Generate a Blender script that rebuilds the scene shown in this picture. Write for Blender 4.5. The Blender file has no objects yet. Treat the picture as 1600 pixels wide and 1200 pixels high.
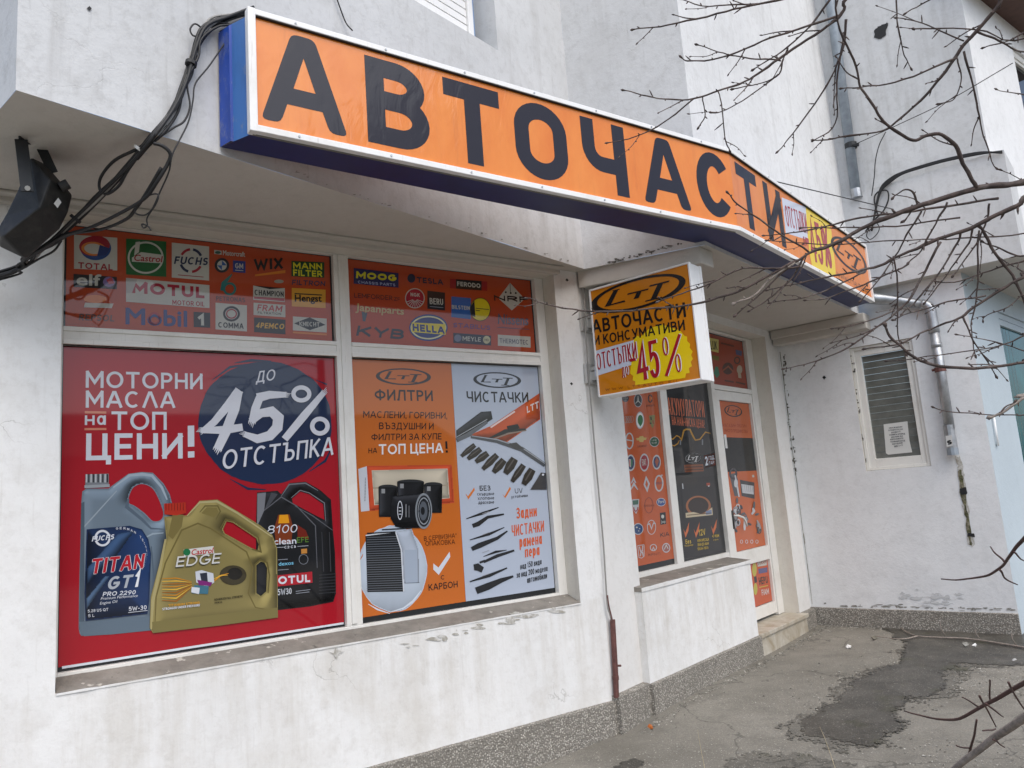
import bpy, bmesh, math, random
from mathutils import Vector, Matrix, noise
from mathutils.geometry import tessellate_polygon
R = math.radians
SC = bpy.context.scene
COL = SC.collection
random.seed(7)

# ------------------------------------------------------------------ camera
EYE, FPX = 1.6, 1187.0
cam_d = bpy.data.cameras.new('camera')
CAM = bpy.data.objects.new('camera', cam_d)
COL.objects.link(CAM)
pt, ro = R(8.7), R(-4.22)
_f = Vector((0, math.cos(pt), math.sin(pt)))
_u = Vector((0, -math.sin(pt), math.cos(pt)))
_r = Vector((1, 0, 0))
CR = _r * math.cos(ro) + _u * math.sin(ro)
CU = _u * math.cos(ro) - _r * math.sin(ro)
CF = _f
CO = Vector((0, 0, EYE))
m = Matrix((CR, CU, -CF)).transposed().to_4x4()
m.translation = CO
CAM.matrix_world = m
cam_d.sensor_width = 36.0
cam_d.lens = FPX / 1600.0 * 36.0
cam_d.clip_start, cam_d.clip_end = 0.05, 500
SC.camera = CAM

# ------------------------------------------------------------------ sky, sun, exposure
SUN_EL, SUN_AZ = R(55), R(152)          # azimuth clockwise from +Y
w = bpy.data.worlds.new('World')
SC.world = w
w.use_nodes = True
nt = w.node_tree
bg = nt.nodes['Background']
sky = nt.nodes.new('ShaderNodeTexSky')
sky.sky_type = 'NISHITA'
sky.sun_disc = False
sky.sun_elevation = SUN_EL
sky.sun_rotation = SUN_AZ
sky.air_density, sky.dust_density, sky.ozone_density = 1.0, 3.5, 1.0
nt.links.new(sky.outputs[0], bg.inputs[0])
bg.inputs[1].default_value = 0.15
sl = bpy.data.lights.new('sun', 'SUN')
sl.energy, sl.angle, sl.color = 1.1, R(70), (0.915, 0.98, 1.0)
so = bpy.data.objects.new('sun', sl)
COL.objects.link(so)
sd = Vector((math.sin(SUN_AZ) * math.cos(SUN_EL), math.cos(SUN_AZ) * math.cos(SUN_EL), math.sin(SUN_EL)))
so.rotation_euler = (-sd).to_track_quat('-Z', 'Y').to_euler()
so.location = (6, -4, 12)
SC.view_settings.view_transform = 'Standard'
SC.view_settings.look = 'None'
SC.view_settings.exposure = 0.45
SC.view_settings.gamma = 1

# ------------------------------------------------------------------ planes of the place
def dirv(b): return Vector((math.sin(R(b)), math.cos(R(b)), 0))
def nrm(b): return Vector((math.cos(R(b)), -math.sin(R(b)), 0))
ZV = Vector((0, 0, 1))
def ray(x, y): return CF * FPX + CR * (x - 800) - CU * (y - 600)

class Plane:
    """A vertical plane: origin o, horizontal direction d, normal n (towards the viewer)."""
    def __init__(s, o, d, n): s.o, s.d, s.n = o, d, n
    def off(s, v): return Plane(s.o + s.n * v, s.d, s.n)
    def at(s, x, y):
        r = ray(x, y)
        p = CO + r * ((s.o - CO).dot(s.n) / r.dot(s.n))
        q = p - s.o
        return q.dot(s.d), p.z
    def w(s, a, z, v=0): return s.o + s.d * a + s.n * v + ZV * z
    def px(s, x, y, v=0):
        a, z = s.at(x, y)
        return s.w(a, z, v)
BB, AB = 40.1, 56.0
uB, nB, uA, nA = dirv(BB), nrm(BB), dirv(AB), nrm(AB)
OB = Vector((1.653, 6.822, 0))
def bw(u, v, z=0): return OB + uB * u + nB * v + ZV * z
PB = Plane(OB, uB, nB)                      # v=0: front of the dado under the second window
KC = bw(-1.65, -0.06)                       # corner between the two shop fronts
PA = Plane(KC, uA, nA)
PC = Plane(bw(2.28, 0), nB, -uB)            # side wall
def onz(x, y, z):
    r = ray(x, y)
    return CO + r * ((z - EYE) / r.z)
def atdist(x, y, d):
    return CO + ray(x, y).normalized() * d

# ------------------------------------------------------------------ object helpers
def tag(o, label=None, cat=None, group=None, kind=None):
    if label: o['label'] = label
    if cat: o['category'] = cat
    if group: o['group'] = group
    if kind: o['kind'] = kind
    return o
def empty(name, loc, label, cat, group=None):
    o = bpy.data.objects.new(name, None)
    o.empty_display_size = 0.1
    COL.objects.link(o)
    o.location = loc
    return tag(o, label, cat, group)
class MB:
    """Collects geometry in world coordinates; build() links it as ONE mesh object."""
    def __init__(s): s.v, s.f, s.m, s.mats = [], [], [], []
    def mi(s, mat):
        if mat not in s.mats: s.mats.append(mat)
        return s.mats.index(mat)
    def face(s, pts, mat):
        b = len(s.v); s.v += [Vector(p) for p in pts]
        s.f.append(tuple(range(b, b + len(pts)))); s.m.append(s.mi(mat))
    def mesh(s, vs, fs, mat):
        b = len(s.v); s.v += [Vector(p) for p in vs]; k = s.mi(mat)
        for f in fs: s.f.append(tuple(i + b for i in f)); s.m.append(k)
    def hexa(s, p, mat):            # 8 points: bottom 4 ccw, top 4
        s.mesh(p, [(3, 2, 1, 0), (4, 5, 6, 7), (0, 1, 5, 4), (1, 2, 6, 5), (2, 3, 7, 6), (3, 0, 4, 7)], mat)
    def pbox(s, P, a0, a1, z0, z1, v0, v1, mat):      # box in a plane's frame
        s.hexa([P.w(a0, z0, v0), P.w(a1, z0, v0), P.w(a1, z0, v1), P.w(a0, z0, v1),
                P.w(a0, z1, v0), P.w(a1, z1, v0), P.w(a1, z1, v1), P.w(a0, z1, v1)], mat)
    def prism(s, poly, z0, z1, mat, caps=True):       # plan polygon (world xy Vectors) extruded upward
        n = len(poly)
        vs = [Vector((p.x, p.y, z0)) for p in poly] + [Vector((p.x, p.y, z1)) for p in poly]
        fs = [(i, (i + 1) % n, (i + 1) % n + n, i + n) for i in range(n)]
        if caps:
            t = tessellate_polygon([[Vector((p.x, p.y, 0)) for p in poly]])
            fs += [tuple(x) for x in t] + [tuple(i + n for i in x) for x in t]
        s.mesh(vs, fs, mat)
    def tube(s, pts, rad, mat, n=8, caps=True):
        pts = [Vector(p) for p in pts]
        rs = rad if isinstance(rad, (list, tuple)) else [rad] * len(pts)
        vs, fs = [], []
        t0 = (pts[1] - pts[0]).normalized()
        a = t0.orthogonal().normalized()
        for i, p in enumerate(pts):
            t = (pts[min(i + 1, len(pts) - 1)] - pts[max(i - 1, 0)]).normalized()
            a = (a - t * a.dot(t)).normalized()
            b = t.cross(a)
            for k in range(n):
                g = 2 * math.pi * k / n
                vs.append(p + (a * math.cos(g) + b * math.sin(g)) * rs[i])
        for i in range(len(pts) - 1):
            for k in range(n):
                fs.append((i * n + k, i * n + (k + 1) % n, (i + 1) * n + (k + 1) % n, (i + 1) * n + k))
        if caps:
            fs.append(tuple(range(n - 1, -1, -1)))
            fs.append(tuple((len(pts) - 1) * n + k for k in range(n)))
        s.mesh(vs, fs, mat)
    def build(s, name, parent=None, smooth=False, bevel=0.0, label=None, cat=None, group=None, kind=None, fix=True):
        me = bpy.data.meshes.new(name)
        org = Vector((0, 0, 0))
        if s.v:
            org = Vector((sum(p.x for p in s.v), sum(p.y for p in s.v), 0)) / len(s.v)
            org.z = min(p.z for p in s.v)
        par = parent
        pl = Vector((0, 0, 0))
        while par is not None:
            pl = pl + par.location; par = par.parent
        me.from_pydata([p - org for p in s.v], [], s.f)
        for mt in s.mats: me.materials.append(mt)
        if getattr(s, 'tone', None):
            at = me.attributes.new('tone', 'FLOAT_COLOR', 'POINT')
            for b, cs in s.tone:
                for i, c in enumerate(cs): at.data[b + i].color = c
        for i, p in enumerate(me.polygons): p.material_index = s.m[i]
        if fix:
            bm = bmesh.new(); bm.from_mesh(me)
            bmesh.ops.remove_doubles(bm, verts=bm.verts, dist=1e-5)
            bmesh.ops.recalc_face_normals(bm, faces=bm.faces)
            bm.to_mesh(me); bm.free()
        if smooth:
            for p in me.polygons: p.use_smooth = True
        o = bpy.data.objects.new(name, me)
        COL.objects.link(o)
        o.location = org - pl
        if parent: o.parent = parent
        if bevel:
            b = o.modifiers.new('bevel', 'BEVEL'); b.width = bevel; b.segments = 2; b.limit_method = 'ANGLE'; b.angle_limit = R(40)
        return tag(o, label, cat, group, kind)

# ------------------------------------------------------------------ materials
class NT:
    def __init__(s, name):
        s.mat = bpy.data.materials.new(name); s.mat.use_nodes = True
        s.t = s.mat.node_tree; s.p = s.t.nodes['Principled BSDF']
        s.pos = s.n('ShaderNodeNewGeometry').outputs['Position']
    def n(s, t, **k):
        x = s.t.nodes.new(t)
        for a, b in k.items(): setattr(x, a, b)
        return x
    def l(s, a, b): s.t.links.new(a, b)
    def mapping(s, scale, loc=(0, 0, 0), rot=(0, 0, 0)):
        x = s.n('ShaderNodeMapping'); x.inputs['Scale'].default_value = scale; x.inputs['Location'].default_value = loc; x.inputs['Rotation'].default_value = rot
        s.l(s.pos, x.inputs[0]); return x.outputs[0]
    def noise(s, sc, det=4, rough=.55, vec=None, dist=0):
        x = s.n('ShaderNodeTexNoise'); x.inputs['Scale'].default_value = sc; x.inputs['Detail'].default_value = det
        x.inputs['Roughness'].default_value = rough; x.inputs['Distortion'].default_value = dist
        s.l(vec or s.pos, x.inputs['Vector']); return x.outputs[0]
    def vor(s, sc, feat='F1', vec=None, out='Distance'):
        x = s.n('ShaderNodeTexVoronoi', feature=feat); x.inputs['Scale'].default_value = sc
        s.l(vec or s.pos, x.inputs['Vector']); return x.outputs[out]
    def ramp(s, v, a, b, c0=0., c1=1.):
        x = s.n('ShaderNodeMapRange'); x.inputs[1].default_value = a; x.inputs[2].default_value = b; x.inputs[3].default_value = c0; x.inputs[4].default_value = c1
        s.l(v, x.inputs[0]); return x.outputs[0]
    def math(s, op, a, b):
        x = s.n('ShaderNodeMath', operation=op)
        for i, q in enumerate((a, b)):
            if hasattr(q, 'is_output'): s.l(q, x.inputs[i])
            else: x.inputs[i].default_value = q
        return x.outputs[0]
    def mix(s, f, a, b):
        x = s.n('ShaderNodeMix', data_type='RGBA')
        if hasattr(f, 'is_output'): s.l(f, x.inputs[0])
        else: x.inputs[0].default_value = f
        for i, q in ((6, a), (7, b)):
            if hasattr(q, 'is_output'): s.l(q, x.inputs[i])
            else: x.inputs[i].default_value = (*q, 1) if len(q) == 3 else q
        return x.outputs[2]
    def vadd(s, a, b, k):
        x = s.n('ShaderNodeVectorMath', operation='MULTIPLY_ADD'); s.l(b, x.inputs[0]); x.inputs[1].default_value = (k, k, k); s.l(a, x.inputs[2]); return x.outputs[0]
    def bump(s, h, strength=.3, dist=.01):
        x = s.n('ShaderNodeBump'); x.inputs['Strength'].default_value = strength; x.inputs['Distance'].default_value = dist
        s.l(h, x.inputs['Height']); s.l(x.outputs[0], s.p.inputs['Normal'])
    def set(s, **k):
        for a, b in k.items():
            i = s.p.inputs[a.replace('_', ' ')]
            if hasattr(b, 'is_output'): s.l(b, i)
            else: i.default_value = (*b, 1) if isinstance(b, tuple) and len(b) == 3 else b
        return s.mat
def rgb(r, g, b):
    """sRGB 0-255 to linear"""
    f = lambda c: c / 12.92 if c <= .04045 else ((c + .055) / 1.055) ** 2.4
    return (f(r / 255), f(g / 255), f(b / 255))

def plaster(name, base, dirt, streak=.5, crack=.5, seed=0., patch=.5, runs=False):
    t = NT(name)
    off = (seed * 3.1, seed * 1.7, seed * 2.3)
    p = t.mapping((1, 1, 1), off)
    big = t.noise(.9, 5, .6, p)
    mid = t.noise(5, 6, .65, p)
    col = t.mix(t.ramp(big, .38, .68, 0, patch), base, tuple(c * .86 for c in base))
    col = t.mix(t.ramp(mid, .52, .78, 0, .45 * patch), col, dirt)
    sv = t.mapping((5, 5, .35), off)
    st = t.noise(1.6, 5, .6, sv)
    col = t.mix(t.ramp(st, .56, .80, 0, streak * .6), col, dirt)
    fs = t.noise(7, 4, .5, t.mapping((6, 6, .5), off))
    col = t.mix(t.ramp(fs, .62, .78, 0, streak * .35), col, tuple(c * .8 for c in dirt))
    if runs:      # rain run-off below the sills
        sx = t.n('ShaderNodeSeparateXYZ'); t.l(t.pos, sx.inputs[0])
        rn = t.noise(3.2, 5, .65, t.mapping((2.2, 2.2, .22), off))
        zl_ = t.math('ADD', sx.outputs[2], t.math('MULTIPLY', t.noise(5, 4, .6, t.mapping((3, 3, .1), off)), .9))
        rk = t.math('MULTIPLY', t.ramp(rn, .44, .62), t.math('MULTIPLY', t.ramp(sx.outputs[2], .885, .865), t.ramp(zl_, .62, 1.05)))
        col = t.mix(t.math('MULTIPLY', rk, .34), col, (.53, .49, .42))
        rk2 = t.math('MULTIPLY', t.ramp(t.noise(1.5, 6, .7, p), .5, .62), t.ramp(sx.outputs[2], .885, .865))
        col = t.mix(t.math('MULTIPLY', rk2, .35), col, (.60, .57, .51))
    wv = t.vadd(p, t.n('ShaderNodeTexNoise').outputs['Color'], 0)
    ns = t.n('ShaderNodeTexNoise'); ns.inputs['Scale'].default_value = 2.2; ns.inputs['Detail'].default_value = 6; t.l(p, ns.inputs['Vector'])
    wv = t.vadd(p, ns.outputs['Color'], .9)
    cr = t.vor(1.15, 'DISTANCE_TO_EDGE', wv)
    cm = t.math('MULTIPLY', t.ramp(cr, .0, .0045, 1, 0), t.ramp(t.noise(1.3, 3, .5, t.mapping((1, 1, 1), (off[0] + 9, off[1], 4))), .53, .6, 0, crack))
    col = t.mix(t.math('MULTIPLY', cm, .6), col, (.3, .28, .25))
    gr = t.noise(16, 7, .75, p)
    col = t.mix(t.ramp(gr, .5, .72, 0, .42 * patch), col, tuple(c * .9 for c in dirt))
    bl = t.noise(2.6, 7, .7, t.mapping((1, 1, .8), (off[0] + 4, off[1] + 2, 1)))
    col = t.mix(t.ramp(bl, .5, .7, 0, .5 * patch), col, tuple(a * .55 + b * .45 for a, b in zip(base, dirt)))
    sp = t.noise(55, 3, .6, p)
    col = t.mix(t.ramp(sp, .7, .8, 0, .35 * patch), col, tuple(c * .6 for c in dirt))
    h = t.math('ADD', t.math('MULTIPLY', t.noise(40, 5, .7, p), .5), t.math('MULTIPLY', t.noise(3, 4, .6, p), 1.5))
    h = t.math('SUBTRACT', h, t.math('MULTIPLY', cm, .6))
    t.bump(h, .3, .014)
    return t.set(Base_Color=col, Roughness=.85, Specular_IOR_Level=.25)
M = {}
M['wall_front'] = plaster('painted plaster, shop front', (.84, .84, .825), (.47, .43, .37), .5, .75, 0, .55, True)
M['wall_pillar'] = plaster('painted plaster, pillar', (.80, .79, .765), (.5, .46, .4), .35, .3, 2, .5)
M['wall_upper'] = plaster('old render, upper storey', (.66, .67, .675), (.38, .375, .36), .9, .25, 5, .9)
M['wall_bay'] = plaster('painted render, bay', (.77, .78, .785), (.44, .435, .42), .9, .15, 6, .8)
M['wall_side'] = plaster('painted plaster, side wall', (.82, .83, .835), (.45, .45, .44), .25, .25, 8, .5)
M['wall_blue'] = plaster('pale blue plaster', (.50, .575, .62), (.40, .46, .5), .2, .1, 11, .4)
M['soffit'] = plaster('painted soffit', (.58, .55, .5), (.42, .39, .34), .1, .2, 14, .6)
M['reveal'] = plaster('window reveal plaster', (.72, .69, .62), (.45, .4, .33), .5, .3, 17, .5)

def simple(name, col, rough=.5, metal=0., var=.12, sc=9, bump=0., coat=0.):
    t = NT(name)
    c = t.mix(t.ramp(t.noise(sc, 5, .6), .35, .7), col, tuple(x * (1 - var) for x in col))
    if bump: t.bump(t.noise(sc * 6, 4, .6), bump, .003)
    return t.set(Base_Color=c, Roughness=rough, Metallic=metal, Coat_Weight=coat, Coat_Roughness=.03)
def pebble():
    t = NT('washed pebble plinth')
    v = t.vor(85, 'F1'); c = t.vor(85, 'F1', out='Color')
    sep = t.n('ShaderNodeSeparateColor'); t.l(c, sep.inputs[0])
    col = t.mix(sep.outputs[0], (.17, .155, .13), (.60, .565, .50))
    col = t.mix(t.ramp(v, .35, .62), col, (.20, .185, .16))
    col = t.mix(t.ramp(t.noise(2.2, 6, .7), .48, .7, 0, .6), col, (.20, .188, .16))
    col = t.mix(t.ramp(t.noise(9, 5, .7), .58, .72, 0, .5), col, (.11, .1, .085))
    t.bump(t.ramp(v, .1, .6, 1, 0), .8, .006)
    return t.set(Base_Color=col, Roughness=.8)
M['pebble'] = pebble()
def sillmat():
    t = NT('worn concrete sill')
    col = t.mix(t.ramp(t.noise(6, 6, .7), .3, .7), (.30, .275, .24), (.16, .145, .125))
    col = t.mix(t.ramp(t.noise(22, 5, .7), .62, .7, 0, .7), col, (.07, .065, .055))
    col = t.mix(t.ramp(t.noise(9, 4, .6, t.mapping((1, 1, 1), (5, 3, 1))), .64, .68, 0, .8), col, (.6, .57, .5))
    t.bump(t.noise(30, 6, .7), .6, .01)
    return t.set(Base_Color=col, Roughness=.85)
M['sill'] = sillmat()
def marble():
    t = NT('stained stone step')
    col = t.mix(t.ramp(t.noise(4, 6, .65, dist=1.2), .35, .7), (.56, .53, .46), (.33, .27, .18))
    col = t.mix(t.ramp(t.noise(11, 5, .7), .6, .75, 0, .6), col, (.14, .11, .07))
    return t.set(Base_Color=col, Roughness=.45)
M['marble'] = marble()
def pvc(name, c=(.80, .785, .74)):
    t = NT(name)
    col = t.mix(t.ramp(t.noise(3, 6, .7), .5, .8, 0, .5), c, (.5, .46, .39))
    col = t.mix(t.ramp(t.noise(30, 3, .6, t.mapping((3, 3, .25))), .62, .75, 0, .35), col, (.42, .39, .33))
    return t.set(Base_Color=col, Roughness=.38)
M['pvc'] = pvc('white window profile')
M['rubber'] = simple('black rubber gasket', (.012, .012, .013), .6)
M['gap'] = simple('grey seam', (.2, .19, .17), .8)
def glassy(name, col, rough=.04):
    t = NT(name); return t.set(Base_Color=col, Roughness=rough, Specular_IOR_Level=.5)
M['pane'] = glassy('dark window glass', (.018, .02, .022))
M['zinc'] = simple('galvanised sheet', (.48, .50, .52), .42, .75, .35, 14, .2)
M['paintgrey'] = simple('grey painted pipe', (.33, .38, .43), .5, .2, .3, 10, .15)
M['alu'] = simple('brushed aluminium', (.62, .62, .6), .4, .6, .15, 8)
M['whitemetal'] = pvc('white painted aluminium', (.84, .84, .83))
t = NT('dusty black plastic')
M['black'] = t.set(Base_Color=t.mix(t.ramp(t.noise(14, 6, .7), .45, .75, 0, .6), (.012, .012, .012), (.06, .056, .05)), Roughness=.5)
M['blackmetal'] = simple('dark painted steel', (.03, .033, .036), .5, .3, .3, 20)
M['cable'] = simple('black cable sheath', (.014, .014, .015), .55)
M['cablegrey'] = simple('grey cable sheath', (.30, .29, .27), .6)
M['rust'] = simple('red oxide painted steel', (.16, .065, .055), .6, .1, .45, 25, .3)
t = NT('dark bark with painted highlights')
col = t.mix(t.ramp(t.noise(22, 5, .7), .4, .62), (.095, .066, .056), (.04, .028, .025))
col = t.mix(t.ramp(t.noise(9, 4, .6), .55, .68, 0, .75), col, (.22, .185, .165))  # pale highlights, as on a lit branch, painted into the bark colour
t.bump(t.noise(160, 4, .7), .6, .003); M['bark'] = t.set(Base_Color=col, Roughness=.8)
M['barklight'] = simple('pale dead bark', (.33, .28, .24), .75, 0, .5, 60, .5)
M['brown'] = simple('brown stained eave', (.10, .045, .03), .6, 0, .4, 12)
M['paper'] = simple('white paper', (.72, .72, .70), .8, 0, .06, 4)
M['ink'] = simple('grey ink', (.08, .08, .09), .8)
# ------------------------------------------------------------------ ground
def wallgrid(mb, P, a0, a1, z0, z1, mat, holes=(), depth=.2, step=.11, jit=.0035, back=False, rmat=None):
    """Front face of a wall as a finely divided sheet with openings and their reveals."""
    def cuts(lo, hi, ks):
        xs = sorted({lo, hi, *[k for k in ks if lo < k < hi]})
        out = []
        for p, q in zip(xs, xs[1:]):
            n = max(1, round((q - p) / step))
            out += [p + (q - p) * i / n for i in range(n)]
        return out + [hi]
    A = cuts(a0, a1, [h[i] for h in holes for i in (0, 1)])
    Z = cuts(z0, z1, [h[i] for h in holes for i in (2, 3)])
    solid = lambda a, z: not any(h[0] < a < h[1] and h[2] < z < h[3] for h in holes)
    def W(a, z, v):
        p = P.w(a, z, v)
        if a0 < a < a1 or True:
            k = noise.noise_vector(p * 2.1) * jit + noise.noise_vector(p * 9) * jit * .35
            p = p + k
        return p
    na, nz = len(A) - 1, len(Z) - 1
    S = [[solid((A[i] + A[i + 1]) / 2, (Z[j] + Z[j + 1]) / 2) for j in range(nz)] for i in range(na)]
    rm = rmat or mat
    for i in range(na):
        for j in range(nz):
            if not S[i][j]: continue
            a, b, c, d = A[i], A[i + 1], Z[j], Z[j + 1]
            mb.face([W(a, c, 0), W(b, c, 0), W(b, d, 0), W(a, d, 0)], mat)
            if i + 1 < na and not S[i + 1][j]: mb.face([W(b, c, 0), W(b, c, -depth), W(b, d, -depth), W(b, d, 0)], rm)
            if i > 0 and not S[i - 1][j]: mb.face([W(a, c, 0), W(a, d, 0), W(a, d, -depth), W(a, c, -depth)], rm)
            if j + 1 < nz and not S[i][j + 1]: mb.face([W(a, d, 0), W(b, d, 0), W(b, d, -depth), W(a, d, -depth)], rm)
            if j > 0 and not S[i][j - 1]: mb.face([W(a, c, 0), W(a, c, -depth), W(b, c, -depth), W(b, c, 0)], rm)

def ground_h(x, y):
    p = Vector((x, y, 0)) - OB
    u, v = p.dot(uB), p.dot(nB)
    lo = min(1, max(0, (-u - .9) / 1.6)); hi = min(1, max(0, (u - 1.0) / 1.6))
    near = max(0, 1 - max(0, v) / 6)
    return (-.10 * lo + .04 * hi) * near
def ground_mat(wet_=False):
    t = NT('wet paving' if wet_ else 'worn asphalt and concrete paving')
    base = t.mix(t.ramp(t.noise(1.1, 6, .65), .35, .68), (.275, .258, .22), (.168, .156, .13))
    base = t.mix(t.ramp(t.noise(7, 6, .7), .5, .75, 0, .6), base, (.115, .108, .095))
    # coarse exposed stones
    gv = t.vor(120, 'F1'); gc = t.vor(120, 'F1', out='Color')
    sep = t.n('ShaderNodeSeparateColor'); t.l(gc, sep.inputs[0])
    st = t.math('MULTIPLY', t.ramp(sep.outputs[0], .80, .85), t.ramp(gv, .34, .26))
    gv2 = t.vor(52, 'F1'); gc2 = t.vor(52, 'F1', out='Color')
    sp2 = t.n('ShaderNodeSeparateColor'); t.l(gc2, sp2.inputs[0])
    st = t.math('MAXIMUM', st, t.math('MULTIPLY', t.ramp(sp2.outputs[1], .84, .9), t.ramp(gv2, .30, .2)))
    fine = t.noise(90, 3, .7)
    base = t.mix(t.ramp(fine, .42, .62, 0, .5), base, (.12, .112, .098))
    worn = t.ramp(t.noise(.8, 4, .6, t.mapping((1, 1, 1), (3, 1, 0))), .42, .56)
    base = t.mix(t.math('MULTIPLY', st, t.ramp(worn, 0, 1, .3, 1)), base, (.47, .45, .40))
    col = base
    if wet_:
        k_ = .74 if wet_ == 1 else .36
        col = t.mix(t.ramp(t.noise(4.5, 6, .7), .3, .6, k_ * .72, min(1, k_ * 1.12)), base, (.022, .020, .016))
        col = t.mix(t.math('MULTIPLY', st, t.ramp(worn, 0, 1, .25, .85)), col, (.34, .32, .28))
        col = t.mix(t.ramp(t.noise(3, 5, .6), .56, .66, 0, .5), col, (.05, .052, .022))
    # hairline cracks
    ns = t.n('ShaderNodeTexNoise'); ns.inputs['Scale'].default_value = 1.7; ns.inputs['Detail'].default_value = 5; t.l(t.pos, ns.inputs['Vector'])
    cr = t.vor(.55, 'DISTANCE_TO_EDGE', t.vadd(t.pos, ns.outputs['Color'], .8))
    col = t.mix(t.ramp(cr, 0, .005, .5, 0), col, (.02, .02, .018))
    h = t.math('ADD', t.noise(60, 4, .7), t.math('MULTIPLY', st, 1.2))
    t.bump(h, .5, .006)
    return t.set(Base_Color=col, Roughness=.42 if wet_ == 1 else .88, Specular_IOR_Level=.3)
M['ground'], M['wet'], M['damp_paving'] = ground_mat(), ground_mat(1), ground_mat(2)
mb = MB()
xs = [-40, -25, -14, -8] + [-5 + .5 * i for i in range(29)] + [12, 18, 28, 45]
ys = [-40, -25, -12, -6, -3] + [-1 + .5 * i for i in range(25)] + [14, 20, 30, 45]
g = {}
for i, x in enumerate(xs):
    for j, y in enumerate(ys):
        g[i, j] = len(mb.v); mb.v.append(Vector((x, y, ground_h(x, y))))
for i in range(len(xs) - 1):
    for j in range(len(ys) - 1):
        mb.f.append((g[i, j], g[i + 1, j], g[i + 1, j + 1], g[i, j + 1])); mb.m.append(mb.mi(M['ground']))
mb.build('ground', kind='structure', smooth=True)

# damp stains on the paving: thin sheets with a wandering outline just above it
def inside(p, poly):
    c = False; j = len(poly) - 1
    for i in range(len(poly)):
        if (poly[i].y > p.y) != (poly[j].y > p.y) and p.x < (poly[j].x - poly[i].x) * (p.y - poly[i].y) / (poly[j].y - poly[i].y) + poly[i].x: c = not c
        j = i
    return c
def stain(px_, name, step=.014, amp=.10, grow=0., mat='wet', lift=.004):
    poly = [onz(x, y, 0) for x, y in px_]
    if grow:
        c = sum(poly, Vector()) / len(poly); ar = sum(a.x * b.y - b.x * a.y for a, b in zip(poly, poly[1:] + poly[:1]))
        out = []
        for i, p in enumerate(poly):
            e = (poly[(i + 1) % len(poly)] - poly[i - 1]).normalized(); out.append(p + Vector((e.y, -e.x, 0)) * grow * (1 if ar > 0 else -1))
        poly = out
    x0, x1 = min(p.x for p in poly) - .2, max(p.x for p in poly) + .2; y0, y1 = min(p.y for p in poly) - .2, max(p.y for p in poly) + .2
    nx, ny = int((x1 - x0) / step), int((y1 - y0) / step); mb = MB(); idx = {}
    def vid(i, j):
        if (i, j) not in idx:
            x, y = x0 + i * step, y0 + j * step; idx[i, j] = len(mb.v); mb.v.append(Vector((x, y, ground_h(x, y) + lift)))
        return idx[i, j]
    for i in range(nx):
        for j in range(ny):
            p = Vector((x0 + (i + .5) * step, y0 + (j + .5) * step, 0)); q = noise.noise_vector(p * 1.6) * amp * 1.5 + noise.noise_vector(p * 6) * amp * .6 + noise.noise_vector(p * 22) * amp * .35 + noise.noise_vector(p * 70) * amp * .45
            if inside(p + q, poly): mb.f.append((vid(i, j), vid(i + 1, j), vid(i + 1, j + 1), vid(i, j + 1))); mb.m.append(mb.mi(M[mat]))
    mb.build(name, kind='structure', fix=False)
ST1 = [(1372, 982), (1450, 986), (1530, 990), (1640, 1000), (1660, 1046), (1570, 1040), (1500, 1036), (1462, 1052), (1452, 1078), (1430, 1096), (1418, 1120), (1424, 1138), (1380, 1150), (1384, 1168), (1330, 1156), (1290, 1146), (1274, 1132), (1286, 1108), (1330, 1088), (1350, 1060), (1400, 1034), (1412, 1016), (1392, 1002)]
stain(ST1, 'water', lift=.008); stain(ST1, 'damp_ground', .016, .2, .045, 'damp_paving')
ST2 = [(1150, 1166), (1230, 1172), (1290, 1176), (1345, 1196), (1360, 1240), (1080, 1240), (1040, 1215), (1090, 1186)]
stain([(a, b + 14) for a, b in ST2], 'water', .014, .12, lift=.008); stain(ST2, 'damp_ground', .016, .14, .05, 'damp_paving')
stain([(900, 1200), (940, 1186), (985, 1172), (1010, 1176), (985, 1190), (935, 1215), (880, 1230)], 'water', .014, .05)

# ------------------------------------------------------------------ the building
BLD = empty('shop_building', bw(-1.65, -.06, 0), 'white plastered building with an angled corner shopfront and overhanging upper storey', 'building')
ZS = 3.28                                   # soffit height
# --- front wall with the large window
PW = PA.off(-.17)
aL = PA.at(96.5, 500)[0]; aR = PA.at(872, 520)[0]
zSill = PA.at(400, 1030)[1]
zIn = PW.off(.03).at(300, 1023.5)[1]
HA = (aL, aR, zSill, 3.245)
mb = MB(); wallgrid(mb, PA, -5.0, 0, -.2, ZS, M['wall_front'], [HA], depth=.26, rmat=M['reveal'])
mb.build('front_wall', BLD, smooth=False)
# --- wall with the second window and the door
PP = PB.off(-.06)
uWl = PP.at(984, 750)[0]; uWr = PP.at(1222, 740)[0]
HB = (uWl, uWr, .2, 3.2)
mb = MB(); wallgrid(mb, PP, -1.65, 2.28, -.2, ZS, M['wall_pillar'], [HB], depth=.3, rmat=M['reveal'])
mb.build('pillar_wall', BLD)
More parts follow.
